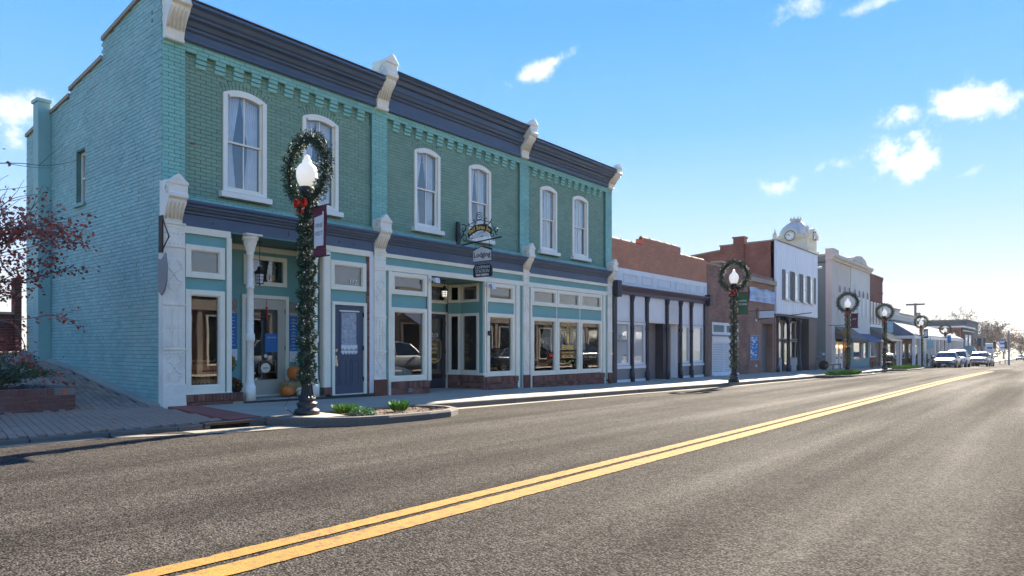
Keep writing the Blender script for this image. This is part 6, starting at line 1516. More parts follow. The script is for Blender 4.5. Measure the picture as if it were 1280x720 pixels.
ds = T('diamond_sign', 'brown diamond shaped sign hanging before the sage side wall', 'sign', (48.6, Y, 2.2)); MB().ext([(11.75, 2.28), (11.35, 2.64), (10.95, 2.28), (11.35, 1.92)], 'x', 48.6, 48.65).build('sign_face', 'brass', ds); MB().tube([(48.62, Y, 2.75), (48.62, 10.7, 2.75)], .02, 5).build('arm', 'black_iron', ds); MB().tube([(48.62, 11.35, 2.64), (48.62, 11.35, 2.75)], .012, 4).build('chain', 'black_iron', ds); MB().tube([(48.62, 11.75, 2.28), (48.62, 11.95, 2.28)], .02, 4).tube([(48.62, 10.95, 2.28), (48.62, 10.75, 2.28)], .02, 4).build('ornament', 'brass', ds)
rl = T('low_railing', 'low dark rail across the gap before the sage wall', 'railing', (47, 12.3, 0)); bx('rail', 'black_iron', rl, 45.8, 49.6, 11.9, 11.95, .12, .20); [bx('rail_post', 'black_iron', rl, x, x+.06, 11.9, 11.95, -.2, .14) for x in (45.9, 47.6, 49.4)]
mc = T('motorcycle', 'small grey motorcycle parked in the gap beside the white sided building', 'motorcycle', (46.4, 12.6, 0))
for yy in (12.2, 13.4): MB().lathe([(.20, -.05), (.30, -.05), (.31, 0), (.30, .05), (.20, .05)], 46.5, yy, .15, 14, 'x').build('wheel', 'tyre', mc)
MB().tube([(46.5, 12.2, .15), (46.5, 12.35, .75), (46.5, 12.42, .95)], .03, 6).tube([(46.5, 13.4, .15), (46.5, 12.8, .3), (46.5, 12.4, .7)], .04, 6).tube([(46.2, 12.4, .98), (46.8, 12.4, .98)], .02, 5).build('frame', 'grey_metal', mc); MB().ball((46.5, 12.65, .62), .2, 8, 6, (.7, 1.3, .7)).build('fuel_tank', 'grey_metal', mc); MB().ball((46.5, 13.1, .58), .18, 8, 5, (.7, 1.6, .4)).build('saddle', 'black_print', mc); MB().ball((46.5, 12.22, .85), .09, 8, 6).build('headlight', 'head_lens', mc)

# --- building 6: maroon brick
b = T('maroon_brick_building', 'narrow two storey maroon brick building with a striped metal awning', 'building', (63.1, 16, 0)); xa, xb = 60.70, 65.6
bx('wall', 'brick_maroon', b, xa, xb, Y, Y+.3, 2.4, 7.2); bx('string_course', 'brick_maroon', b, xa, xb, Y-.06, Y, 5.85, 5.98); bx('parapet_band', 'brick_maroon', b, xa, xb, Y-.05, Y, 6.95, 7.2); bx('coping', 'concrete', b, xa-.02, xb+.02, Y-.08, Y+.35, 7.2, 7.27)
for x in (61.3, 62.45, 63.6, 64.7): fwin(b, x-.3, x+.3, 3.25, 5.0, Y-.02, 'white_paint', .08, 'upper_glass', 'curtain')
bx('far_wall', 'brick_red_side', b, xb-.3, xb-.01, Y+.3, 24, -.6, 6.9); bx('body', 'mortar', b, xa, xb-.3, Y+1, 24, -.6, 6.8); bx('sign_band', 'panel_white', b, xa, xb, Y-.06, Y, 2.95, 3.2)
awning(b, xa+.1, xb+.1, 2.92, 1.85, 1.5, 'metal_roof', ribs=9, frontz=.05)
fwin(b, xa+.4, 63.0, .5, 1.9, Y+.02, 'panel_white', .08, 'shop_glass', 'interior_floor'); bx('kick_panel', 'brick_maroon', b, xa, 63.1, Y, Y+.1, -.4, .5); bx('wall', 'panel_white', b, xa, xa+.4, Y, Y+.1, .5, 2.4); bx('shop_backing', 'interior_dark', b, xa, xb, Y+.3, Y+.34, -.5, 2.4)
d_ = bx('door', 'charcoal_paint', b, 63.4, 64.5, Y+.1, Y+.15, -.35, 1.8); bx('post', 'panel_white', b, 65.2, 65.35, Y-1.5, Y-1.35, -.35, 1.85); bx('post', 'panel_white', b, 65.3, 65.6, Y, Y+.1, -.4, 2.4)

# --- building 7: long low building with a porch on posts
b = T('porch_building', 'long low brick building with a grey hipped porch roof on white posts', 'building', (84, 16, -.5)); xa, xb = 65.8, 104.0
bx('wall', 'brick_far_dark', b, xa, 84, Y+.6, Y+.9, -1.5, 4.0); bx('wall', 'panel_white', b, 84, xb, Y+.6, Y+.9, -1.8, 3.2)
MB().hexa([(xa, Y+.3, 3.9), (84, Y+.3, 3.9), (84, Y+6, 3.9), (xa, Y+6, 3.9), (xa, Y+.4, 4.5), (84, Y+.4, 4.3), (84, Y+6, 4.4), (xa, Y+6, 4.6)]).build('upper_roof', 'metal_roof', b)
for k, (x0, x1, z) in enumerate(((66.2, 71.0, 5.15), (71.0, 76.2, 4.95), (76.2, 86, 4.6))): bx('parapet', 'stucco_pale', b, x0, x1, Y+.5, Y+.9, 3.6, z); bx('coping', 'concrete', b, x0-.05, x1+.05, Y+.4, Y+1, z, z+.1)
MB().hexa([(68.6, Y-1.9, 2.35), (xb, Y-1.9, 2.35), (xb-1, Y+.7, 3.6), (71, Y+.7, 3.9), (68.6, Y-1.9, 2.45), (xb, Y-1.9, 2.45), (xb-1, Y+.7, 3.72), (71, Y+.7, 4.02)]).build('porch_roof', 'metal_roof', b)
MB().q((68.6, Y-1.9, 2.4), (71.0, Y+.7, 3.95), (68.6, Y+.7, 2.4)).q((68.58, Y+.7, 2.4), (70.98, Y+.7, 3.95), (68.58, Y-1.9, 2.4)).build('porch_gable', 'slate_roof', b)
bx('porch_beam', 'panel_white', b, 68.6, xb, Y-1.95, Y-1.8, 2.08, 2.35); bx('porch_beam', 'panel_white', b, 68.55, 68.7, Y-1.8, Y+.6, 2.08, 2.35)
for k in range(13): x = 68.7+k*2.9; z0 = wz(x)-.3; bx('post', 'panel_white', b, x, x+.24, Y-1.95, Y-1.72, z0, 2.1)
for k in range(4): bx('post', 'panel_white', b, 68.6, 68.8, Y-1.3+k*.62, Y-1.15+k*.62, -.5, 2.1) if k in (1, 3) else None
for k in range(9): x = 70.5+k*3.6; fwin(b, x, x+1.5, .2 if x < 84 else -.3, 1.7, Y+.56, 'panel_white', .1, 'dim_glass')
bx('body', 'mortar', b, xa+.1, xb-.1, Y+.9, 24, -2, 3.0); bx('roof', 'roof_felt', b, xa, xb, Y+.9, 24, 3.0, 3.6); bx('end_wall', 'panel_white', b, xb-.3, xb, Y-1.8, Y+.6, -1.8, 2.1)

# --- far blocks
b = T('dark_blue_building', 'long dark blue flat roofed building rising beyond the far shops', 'building', (177, 20, -1)); 
bx('body', 'dark_blue_wall', b, 160, 182, 15.6, 34, -3, 6.6); bx('roof_edge', 'slate_roof', b, 159.8, 182.2, 15.4, 34.2, 6.6, 6.85); fwin(b, 163, 168, -.5, 2.0, 15.56, 'grey_metal', .2); bx('window_band', 'interior_dark', b, 171, 181, 15.50, 15.6, 1, 2.4)
b = T('far_brick_shop', 'dark brick shop with white window panels and a green awning', 'building', (142, 15, -1))
bx('side_wall', 'brick_far_side', b, 128, 128.3, 13.3, 22, -2, 4.5) if 'brick_far_side' in MATS else bx('side_wall', 'brick_red_side', b, 128, 128.3, 13.3, 22, -2.5, 4.5)
bx('wall', 'brick_far_dark', b, 128.3, 144, 13.0, 22, -2.5, 4.5); bx('coping', 'panel_white', b, 127.7, 144.3, 12.8, 22, 4.5, 4.75); bx('soffit_band', 'stucco_pale', b, 127.9, 144, 12.92, 13, 3.9, 4.1)
for k in range(2): f_ = fwin(b, 131+k*5, 134+k*5, 1.6, 3.4, 12.97, 'panel_white', .4)
bx('side_panel', 'panel_white', b, 127.9, 128, 14.3, 15.3, 1.6, 3.3); bx('side_panel', 'panel_white', b, 127.9, 128, 17.5, 18.6, 1.6, 3.3)
awn = MB().hexa([(126.6, 12.2, .1), (144, 12.2, .1), (144, 13, 1.5), (128, 13, 1.5), (126.6, 12.2, .2), (144, 12.2, .2), (144, 13, 1.6), (128, 13, 1.6)]).hexa([(126.6, 12.2, .1), (128, 13, .1), (128, 20, .1), (126.6, 20, .1), (126.6, 12.2, .2), (128, 13, 1.6), (128, 20, 1.6), (126.6, 20, .2)]); awn.build('awning', 'teal_awning', b)
text('SALON', .6, (126.55, 15.5, .5), (0, -1, 0), 'white_print', b)
b = T('far_red_shop', 'small red brick shop behind the traffic lights', 'building', (150, 14, -1)); bx('wall', 'brick_maroon', b, 146, 153, 12.4, 18, -3, 1.6); bx('roof', 'slate_roof', b, 145.8, 153.2, 12.2, 18.2, 1.6, 1.9); fwin(b, 147, 151, -1, .6, 12.37, 'panel_white', .2)
# courthouse clock tower
b = T('clock_tower', 'pale stone courthouse clock tower with a ribbed dome and round clock', 'clock tower', (125, 36, 0)); cx, cy = 126.8, 38.0
def rbox(name, m, w_, z0, z1, ang=0): 
    c4 = [(cx+w_*(ca_*q1-sa_*q2), cy+w_*(sa_*q1+ca_*q2)) for ca_, sa_ in [(cos(ang), sin(ang))] for q1, q2 in ((-1, -1), (1, -1), (1, 1), (-1, 1))]
    return MB().hexa([(x, y, z0) for x, y in c4]+[(x, y, z1) for x, y in c4]).build(name, m, b)
rbox('courthouse_body', 'tower_stone', 9, -3, 12); rbox('shaft', 'tower_stone', 2.75, 12, 18.3); rbox('shaft_cornice', 'tower_stone', 3.15, 18.0, 18.4); rbox('clock_stage', 'tower_stone', 2.8, 18.4, 20.6); rbox('stage_cornice', 'tower_stone', 3.1, 20.5, 20.8)
MB().lathe([(2.95, 20.6), (2.9, 21.1), (2.65, 21.9), (2.15, 22.7), (1.5, 23.3), (.8, 23.7), (.55, 23.8)], cx, cy, 0, 28).build('dome', 'dome_metal', b, smooth=True)
rb_ = MB()
for k in range(12):
    a = 2*pi*k/12; rb_.tube([(cx+r_*cos(a), cy+r_*sin(a), z) for r_, z in ((2.95, 20.7), (2.9, 21.15), (2.67, 21.9), (2.17, 22.72), (1.5, 23.33), (.8, 23.72))], .07, 5)
rb_.build('dome_rib', 'dome_metal', b)
MB().lathe([(.75, 23.6), (.8, 24.0), (1.05, 24.1), (1.0, 24.25), (.5, 24.3)], cx, cy, 0, 16).build('lantern_base', 'tower_stone', b)
cr = MB(); 
for k in range(8): a = 2*pi*k/8; cr.lathe([(.09, 0), (.12, .2), (.04, .45)], cx+.85*cos(a), cy+.85*sin(a), 24.2, 6)
cr.build('crown_finial', 'tower_stone', b)
# clock faces on the street side and the side facing down the street, with curved gables
for (nx, ny) in ((-1, 0), (0, -1)):
    tx_, ty_ = -ny, nx
    if nx == -1: tx_, ty_ = 0, -1
    else: tx_, ty_ = 1, 0
    def pt(u, d, z): return (cx+nx*(2.8+d)+tx_*u, cy+ny*(2.8+d)+ty_*u, z)
    gp = [(-2.3, 20.6), (2.3, 20.6), (2.2, 21.0), (1.5, 21.25)]+[(1.25*cos(q), 21.3+1.05*sin(q)) for q in [j*pi/10 for j in range(11)]]+[(-1.5, 21.25), (-2.2, 21.0)]
    g1 = [pt(u, .35, z) for u, z in gp]; g2 = [pt(u, -.9, z) for u, z in gp]; n = len(gp)
    MB().add(g1+g2, [tuple(range(n)), tuple(range(n, 2*n))[::-1]]+[(i, (i+1) % n, n+(i+1) % n, n+i) for i in range(n)]).build('clock_gable', 'tower_stone', b)
    N = 28; fc = [pt(.86*cos(2*pi*k/N), .42, 20.95+.86*sin(2*pi*k/N)) for k in range(N)]; fb = [pt(.86*cos(2*pi*k/N), .3, 20.95+.86*sin(2*pi*k/N)) for k in range(N)]
    ck = MB().add(fc+fb, [tuple(range(N))]+[(i, (i+1) % N, N+(i+1) % N, N+i) for i in range(N)]).build('clock_face', 'plastic_white', b)
    MB().tube([pt(.86*cos(2*pi*k/N), .43, 20.95+.86*sin(2*pi*k/N)) for k in range(N)], .07, 5, True).build('clock_rim', 'charcoal_paint', ck)
    nm = MB()
    for k in range(12): a = 2*pi*k/12; nm.tube([pt(.58*cos(a), .45, 20.95+.58*sin(a)), pt(.74*cos(a), .45, 20.95+.74*sin(a))], .045, 4)
    nm.tube([pt(0, .47, 20.95), pt(-.28*1, .47, 21.25)], .04, 4); nm.tube([pt(0, .47, 20.95), pt(-.5, .47, 21.2)], .03, 4); nm.build('clock_hand', 'charcoal_paint', ck)
for sx_ in (-1, 1):
    for sy_ in (-1, 1): MB().lathe([(.38, 20.8), (.42, 21.3), (.45, 21.35), (.3, 21.6), (.12, 22.0), (.03, 22.5)], cx+sx_*2.75, cy+sy_*2.75, 0, 10).build('corner_pinnacle', 'tower_stone', b)
for k, (u, nx) in enumerate(((-1.2, 0), (0, 0), (1.2, 0), (-1.2, 1), (0, 1), (1.2, 1))):
    if nx: bx('louvre_opening', 'interior_wall', b, cx-2.80, cx-2.72, cy+u-.35, cy+u+.35, 13.5, 17)
    else: bx('louvre_opening', 'interior_wall', b, cx+u-.35, cx+u+.35, cy-2.80, cy-2.72, 13.5, 17)
# antenna box over the white building and the utility pole
tag(MB().box(62.5, 63.2, 17.5, 18.2, 5.5, 10.9).build('vent_stack', 'interior_wall'), 'grey green vent stack standing before the clock tower', 'chimney') if False else None
vs_ = T('vent_stack', 'olive grey vent stack rising behind the white sided roof before the clock tower', 'chimney', (45.5, 16.2, 6)); bx('stack', 'leaf_olive' if False else 'awning_grey', vs_, 45.0, 45.45, 15.8, 16.1, 6.2, 8.1); bx('cap', 'black_iron', vs_, 44.97, 45.48, 15.77, 16.13, 8.1, 8.16)
up = T('utility_pole', 'tall utility pole with crossarms behind the porch building', 'utility pole', (114.8, 17.5, -1)); MB().lathe([(.22, 0), (.16, 9.3)], 114.8, 17.5, -1.5, 10).build('pole', 'bark', up)
bx('crossarm', 'bark', up, 114.7, 114.9, 16.3, 18.7, 7.5, 7.75); MB().lathe([(.28, 0), (.28, .8)], 114.8, 17.1, 5.6, 10).build('transformer', 'grey_metal', up); MB().tube([(114.8, 17.2, 5.0), (114.8, 16.6, 5.9)], .06, 5).build('bracket', 'grey_metal', up)
# ================================================================= cars
def car(kind, paint, label, x, y, head=1):
    """nose towards -x; built at the origin then placed; kind sedan, wagon or pickup"""
    g_ = 'cars parked along the street'
    root = T('pickup_truck' if kind == 'pickup' else 'parked_car', label, 'pickup truck' if kind == 'pickup' else 'car', (0, 0, 0), g_, proto=True)
    if kind == 'sedan': L, Wd, hb, hr, gc, st = 4.7, .91, .92, 1.45, .22, [(-2.35, .62, .52), (-2.25, .78, .66), (-1.9, .86, .78), (-1.1, .90, .90), (-.6, .91, .96), (1.3, .91, 1.0), (2.0, .88, .98), (2.3, .80, .90), (2.35, .72, .72)]; gh = [(-.95, .93, .80), (-.25, 1.38, .66), (.2, 1.45, .64), (.9, 1.42, .64), (1.75, .98, .74)]
    elif kind == 'wagon': L, Wd, hb, hr, gc, st = 4.8, .95, 1.05, 1.75, .28, [(-2.4, .68, .60), (-2.32, .84, .85), (-2.0, .91, .98), (-1.1, .95, 1.05), (-.6, .95, 1.10), (1.5, .95, 1.12), (2.2, .93, 1.10), (2.4, .84, 1.0)]; gh = [(-1.0, 1.06, .86), (-.35, 1.62, .72), (.3, 1.74, .70), (1.6, 1.72, .70), (2.25, 1.12, .80)]
    else: L, Wd, hb, hr, gc, st = 5.6, 1.0, 1.15, 1.88, .38, [(-2.8, .80, .80), (-2.72, .94, 1.02), (-2.4, .99, 1.12), (-1.3, 1.0, 1.20), (-.8, 1.0, 1.24), (.95, 1.0, 1.25), (1.0, 1.0, 1.25), (2.7, .98, 1.22), (2.8, .92, 1.15)]; gh = [(-1.0, 1.2, .90), (-.4, 1.74, .78), (0, 1.86, .76), (.8, 1.86, .76), (1.0, 1.22, .86)]
    def ring(x, w, zt, zb):
        h = zt-zb; half = [(0, zb), (w*.80, zb), (w*.95, zb+.10*h), (w, zb+.32*h), (w*1.0, zb+.62*h), (w*.965, zb+.84*h), (w*.90, zb+.95*h), (w*.74, zt), (0, zt+.015)]
        return [(x, a, b) for a, b in half]+[(x, -a, b) for a, b in half[-2:0:-1]]
    mb = MB(); rs = []
    for sx_, w, zt in st: rs.append(ring(sx_, w, zt, gc+(.12 if abs(sx_) > L/2-.15 else 0)))
    n = len(rs[0]); v = [p for r_ in rs for p in r_]
    f = [(i*n+j, i*n+(j+1) % n, (i+1)*n+(j+1) % n, (i+1)*n+j) for i in range(len(rs)-1) for j in range(n)]+[tuple(range(n))[::-1], tuple(range((len(rs)-1)*n, len(rs)*n))]
    mb.add(v, f).build('body', paint, root, smooth=True, bevel=0)
    gz = [(-1.05 if kind != 'wagon' else -1.1)]
    mb = MB(); zb = st[4][2]-.06
    v = []
    for gx, zt, w in gh: wb_ = Wd*.93; zt2 = max(zt, zb+.02); v += [(gx, -wb_, zb), (gx, -w, zt2-.03), (gx, -w*.85, zt2), (gx, w*.85, zt2), (gx, w, zt2-.03), (gx, wb_, zb)]
    f = [(i*6+j, i*6+j+1, (i+1)*6+j+1, (i+1)*6+j) for i in range(len(gh)-1) for j in range(5)]+[(0, 1, 2, 3, 4, 5), tuple(6*(len(gh)-1)+k for k in range(6))[::-1]]
    mb.add(v, f).build('window_glass', 'car_glass', root)
    rf = MB(); v = []
    for gx, zt, w in gh[1:-1]+([] if kind != 'wagon' else []): v += [(gx, -w-.01, zt-.02), (gx, -w*.8, zt+.025), (gx, w*.8, zt+.025), (gx, w+.01, zt-.02)]
    k_ = len(v)//4; rf.add(v, [(i*4+j, i*4+j+1, (i+1)*4+j+1, (i+1)*4+j) for i in range(k_-1) for j in range(3)]).build('roof', paint, root, smooth=True)
    for s_ in (-1, 1):
        for (ga, gb) in ((gh[0], gh[1]), (gh[-2], gh[-1])):
            MB().tube([(ga[0], s_*(Wd*.94 if ga in (gh[0], gh[-1]) else ga[2]+.01), zb if ga in (gh[0], gh[-1]) else ga[1]-.02), (gb[0], s_*(Wd*.94 if gb in (gh[0], gh[-1]) else gb[2]+.01), zb if gb in (gh[0], gh[-1]) else gb[1]-.02)], .035, 5).build('pillar', paint, root)
        xm = (gh[1][0]+gh[-2][0])/2+.1; MB().tube([(xm, s_*Wd*.94, zb), (xm, s_*(gh[2][2]+.01), gh[2][1]-.03)], .03, 5).build('pillar', paint, root)
    wr = .33 if kind == 'sedan' else .37 if kind == 'wagon' else .42
    xs = (-L/2+.85, L/2-1.0)
    for s_ in (-1, 1):
        for wx in xs:
            MB().lathe([(wr*.6, -.11), (wr*.97, -.11), (wr, -.07), (wr, .07), (wr*.97, .11), (wr*.6, .11)], wx, s_*(Wd-.10), wr, 20, 'y').build('wheel', 'tyre', root)
            w_ = [o for o in C.objects if o.parent == root][-1] if False else None
            MB().lathe([(wr*.62, 0), (wr*.62, .125*s_), (wr*.3, .10*s_), (.04, .12*s_)], wx, s_*(Wd-.10), wr, 12, 'y').build('rim', 'rim', root)
            ar = MB(); ar.tube([(wx+(wr+.05)*cos(a), s_*(Wd-.005), wr+(wr+.05)*sin(a)) for a in [k*pi/10 for k in range(11)]], .035, 5); ar.build('wheel_arch', 'tyre', root)
    fx = -L/2; zf = st[1][2]
    for s_ in (-1, 1):
        MB().ball((fx+.10, s_*(st[1][1]*.80), zf-.14), .13, 10, 6, (.6, 1.4, .75)).build('headlight', 'head_lens', root, smooth=True)
        MB().box(L/2-.06, L/2+.01, s_*Wd*.62-.12, s_*Wd*.62+.12, st[-2][2]-.30, st[-2][2]-.10).build('tail_light', 'tail_red', root)
        MB().ball((gh[0][0]+.25, s_*(Wd+.10), zb+.08), .10, 8, 5, (.6, 1, .8)).build('mirror', paint, root)
    gr = MB().box(fx-.01, fx+.06, -.42, .42, zf-.24, zf-.08); gr.build('grille', 'black_print', root, bevel=.01)
    MB().box(fx-.025, fx+.0, -.36, .36, zf-.17, zf-.15).build('grille_bar', 'chrome', root); MB().box(fx-.02, fx+.10, -.60, .60, gc+.08, gc+.20).build('lower_intake', 'black_print', root, bevel=.01)
    MB().box(fx-.03, fx-.01, -.16, .16, zf-.40, zf-.30).build('number_plate', 'plastic_white', root)
    if kind == 'pickup':
        MB().box(1.08, 2.72, -.85, .85, 1.21, 1.275).build('truck_bed', 'black_print', root); MB().box(fx-.06, fx+.12, -.97, .97, .50, .70).build('bumper', 'chrome', root, bevel=.03)
        gr2 = MB(); [gr2.box(fx-.03, fx+.0, -.55, .55, z, z+.03) for z in (.82, .90, .98)]; gr2.build('grille_bar', 'chrome', root)
    root.location = (x, y, rz(x, y)+.0)
    root.rotation_euler = (0, math.atan(-(rz(x+1.3, y)-rz(x-1.3, y))/2.6)*1, 0) if head > 0 else (0, 0, pi)
    return root
car('sedan', 'paint_silver', 'silver sedan at the head of the parked row, nose towards the camera', 73.8, 8.7)
car('wagon', 'paint_white', 'white sport utility vehicle parked directly behind the silver sedan', 81.5, 8.75)
car('pickup', 'paint_silver', 'pale grey pickup truck parked beyond the utility vehicle, facing the camera', 104.5, 8.8)
car('wagon', 'paint_silver', 'grey car parked behind the pale pickup truck', 113.5, 9.0)
car('wagon', 'paint_red', 'dark red car parked behind the lamp before the porch', 88, 9.0) if False else None
car('sedan', 'paint_black', 'small dark car far down the street at the right edge', 235, 10.6)
# cars at the near kerb, seen only as reflections in the shop glass
car('wagon', 'paint_white', 'white utility vehicle reflected in the glass left of the lodging entrance', 24.0, -2.6, -1)
car('wagon', 'paint_white', 'second white car reflected at the edge of the window left of the lodging entrance', 18.4, -2.6, -1)
car('sedan', 'paint_black', 'black sedan reflected in the window right of the lodging entrance', 33.0, -2.5, -1)
car('pickup', 'paint_dark', 'dark pickup reflected in the window left of the gold lettering', 41.5, -2.6, -1)

# ================================================================= street furniture, signals and signs far down the street
def z_(x, y): return sz(x, y) if y > kn(x) else rz(x, y)
tb = T('trash_can', 'black trash can with a pale flat lid beyond the lamps', 'trash can', (54.8, 11.2, z_(54.8, 11.2)))
x, y, z = 58.5, 10.7, z_(58.5, 10.7); tb.location = (x, y, z)
mb = MB(); [mb.box(x-.02+.34*cos(a)-.02, x+.34*cos(a)+.02, y+.34*sin(a)-.025, y+.34*sin(a)+.025, z+.05, z+.82) for a in [k*2*pi/22 for k in range(22)]]; mb.lathe([(.31, .05), (.31, .85)], x, y, z, 16); mb.build('can_body', 'black_iron', tb); MB().lathe([(.38, .9), (.40, .95), (.36, 1.06), (.1, 1.1)], x, y, z, 16).build('can_lid', 'panel_white', tb)
bt_ = T('bench', 'dark brown bench on the sidewalk beside the trash can', 'bench', (56.2, 10.8, 0)); x, y = 56.0, 10.75; z = z_(x, y)
[MB().box(x-.25+k*.13, x-.15+k*.13, y-.7, y+.7, z+.42, z+.46).build('slat', 'rust_iron', bt_) for k in range(4)]
for yy in (y-.6, y+.55):
    for xx in (x-.22, x+.2): MB().box(xx, xx+.05, yy, yy+.05, z, z+.42).build('leg', 'black_iron', bt_)
ns = T('notice_sign', 'small pale square sign on a thin post beside the porch lamp', 'sign', (73.5, 10.2, 0)); MB().tube([(73.5, 10.0, -.5), (73.5, 10.0, 2.2)], .03, 6).build('post', 'grey_metal', ns)
bx('sign_face', 'pale_blue_cloth', ns, 73.46, 73.5, 9.75, 10.25, 1.2, 2.0)
fs = T('fire_shrub', 'row of dark shrubs along the porch', 'shrub', (80, 11.5, -.5)) 
for k in range(7):
    for c_ in [dome((76+k*2.1, 11.3, sz(76+k*2.1, 11.3)+.45), .75, 420, 'leaf_maroon' if k % 3 == 1 else 'evergreen', 'foliage', .22, .8, fs)]: pass
# traffic signals
tp1 = T('signal_pole', 'grey signal pole standing left of the hanging traffic lights', 'pole', (133.2, 10.9, -1.5)); MB().lathe([(.16, 0), (.11, 6.2)], 133.2, 10.9, -1.7, 10).build('pole', 'grey_metal', tp1)
tp2 = T('signal_pole', 'grey signal pole on the sidewalk corner right of the hanging traffic lights', 'pole', (136.1, 7.3, -2)); MB().lathe([(.16, 0), (.11, 6.0)], 136.3, 7.6, -2.0, 10).build('pole', 'grey_metal', tp2)
sw_ = T('span_wire', 'thin wires strung between poles above the traffic lights', 'wire', (134, 9, 3)); MB().tube([(133.2, 10.9, 3.0), (133.8, 9.8, 2.6), (134.5, 9.0, 2.5), (135.3, 8.2, 2.6), (136.3, 7.6, 2.9)], .03, 4).tube([(133.2, 10.9, 4.1), (134.5, 9.0, 3.9), (140, 2, 4.3)], .03, 4).tube([(133.2, 10.9, 3.9), (130, 16, 3.6)], .03, 4).build('wire', 'wire', sw_)
for k, (x, y) in enumerate(((134.3, 9.35), (135.6, 7.95))):
    t_ = T('traffic_light', ['left of the two black traffic lights hanging over the street', 'right of the two black traffic lights hanging over the street'][k], 'traffic light', (x, y, 1.2), 'traffic lights on the span wire')
    bx('housing', 'black_print', t_, x-.15, x+.15, y-.19, y+.19, 1.15, 2.25); MB().tube([(x, y, 2.25), (x, y, 2.6)], .03, 5).build('hanger', 'black_iron', t_)
    for j in range(3): MB().lathe([(.14, 0), (.14, -.02)], x-.15, y, 1.36+j*.34, 12, 'x').build('lens', 'dark_metal', t_); MB().lathe([(.15, 0), (.15, -.14)], x-.15, y, 1.36+j*.34, 10, 'x').build('visor', 'black_print', t_) if False else None
ps = T('pylon_sign', 'blue and white pylon sign on posts beyond the traffic lights', 'sign', (159, 10, -1)); bx('sign_face', 'blue_cloth', ps, 159, 159.3, 9.35, 10.35, 1.9, 2.9); bx('sign_face', 'panel_white', ps, 158.98, 159.3, 9.35, 10.35, .8, 1.9); [bx('post', 'grey_metal', ps, 159.1, 159.25, yy, yy+.12, -2, .9) for yy in (9.4, 10.2)]
bx('print_line', 'white_print', ps, 158.96, 158.98, 9.5, 10.2, 2.3, 2.5); bx('print_line', 'blue_cloth', ps, 158.95, 158.97, 9.5, 10.2, 1.2, 1.45)
kb = T('white_cabinet', 'tall pale grey cabinet sign beside the small red brick shop', 'cabinet', (142, 10.5, -1.5)); bx('cabinet', 'panel_white', kb, 140.5, 141.5, 10.0, 11.3, -1.9, 2.0, bevel=.05); bx('cabinet_sign', 'blue_print', kb, 140.45, 140.5, 10.1, 10.8, 1.1, 1.4); bx('cabinet_door', 'grey_metal', kb, 140.45, 140.5, 10.1, 11.2, -1.7, .3)
bb = T('dark_billboard', 'small dark blue billboard on posts beside the traffic pole', 'billboard', (151, 12, 1)); bx('board_panel', 'dark_blue_wall', bb, 138.0, 138.25, 10.9, 12.0, 1.5, 2.9); [bx('post', 'grey_metal', bb, 138.05, 138.2, yy, yy+.1, -1.9, 1.5) for yy in (11.0, 11.8)]
for k in range(4): bx('pavement_board', 'charcoal_paint', T('gate_post', ['thin dark post by the green awning, first of four', 'thin dark post by the green awning, second of four', 'thin dark post by the green awning, third of four', 'thin dark post by the green awning, fourth of four'][k], 'post', (118, 11, -1), 'dark posts under the green awning'), 122+k*1.5, 122.2+k*1.5, 12.0, 12.2, -1.5, .2)

# ================================================================= trees
def branch(mb, tips, p, d, L, r, lvl, rnd, up=.12, spread=.55):
    n = 4; pts = [Vector(p)]; q = Vector(p); dd = Vector(d).normalized()
    for i in range(n):
        dd = (dd+Vector((rnd.gauss(0, .10), rnd.gauss(0, .10), rnd.gauss(0, .08)+up*.25))).normalized(); q = q+dd*L/n; pts.append(q.copy())
    mb.tube(pts, [r*(1-.45*i/n) for i in range(n+1)], 6 if lvl > 2 else 4)
    if lvl <= 2: tips += [(pts[k], dd) for k in range(1, n+1)]
    if lvl == 0: return
    for k in range(rnd.choice((2, 3)) + (1 if lvl > 2 else 0)):
        at = pts[rnd.choice((2, 3, 4, 4))]; nd = (dd+Vector((rnd.gauss(0, spread), rnd.gauss(0, spread), rnd.gauss(0, spread*.7)+up))).normalized(); branch(mb, tips, at, nd, L*rnd.uniform(.62, .85), r*.55, lvl-1, rnd, up, spread)
# purple leaved redbud leaning in from the left
rb = T('redbud_tree', 'bare branched tree with purple red leaves leaning in before the teal side wall', 'tree', (1.55, 13.6, .3)); rnd = random.Random(21)
mb = MB(); tips = []
base = Vector((1.75, 13.7, ptop-.1)); f1 = Vector((1.85, 13.6, 1.95))
mb.tube([base, (1.8, 13.65, 1.1), f1], [.085, .07, .06], 10)
for d, L in (((.75, -.15, .62), 1.15), ((.95, -.2, .25), 1.1), ((1.0, .1, .1), 1.15), ((.9, -.35, .45), 1.2), ((.5, 0, .8), 1.3), ((.25, .1, 1.0), 1.5), ((.35, -.2, .95), 1.5), ((.0, 0, 1.0), 1.5), ((.45, .25, .9), 1.2), ((.15, -.3, 1), 1.2), ((-.5, .1, .8), 1.1), ((.85, .3, .42), 1.2), ((-.8, -.2, .5), 1.0), ((.7, -.5, .8), 1.05)):
    branch(mb, tips, f1+Vector((0, 0, rnd.uniform(-.15, .1))), Vector(d), L, .034, 3, rnd, .04, .42)
mb.build('trunk', 'bark', rb, norm=False)
lf = MB(); random.seed(5)
for p, d in tips:
    if p.z > 3.5 and random.random() < .7: continue
    den = 9 if p.z < 3.3 else 4
    for k in range(int(random.uniform(.3, 1)*den+.5)):
        q = p+Vector((random.gauss(0, .07), random.gauss(0, .07), random.gauss(-.02, .05))); lf.leaf(q, random.uniform(.05, .085), (random.gauss(.2, .8), random.gauss(0, .8), random.gauss(-.5, .5)), .75)
lf.build('leaves', 'leaf_maroon', rb, norm=False, kind='stuff')
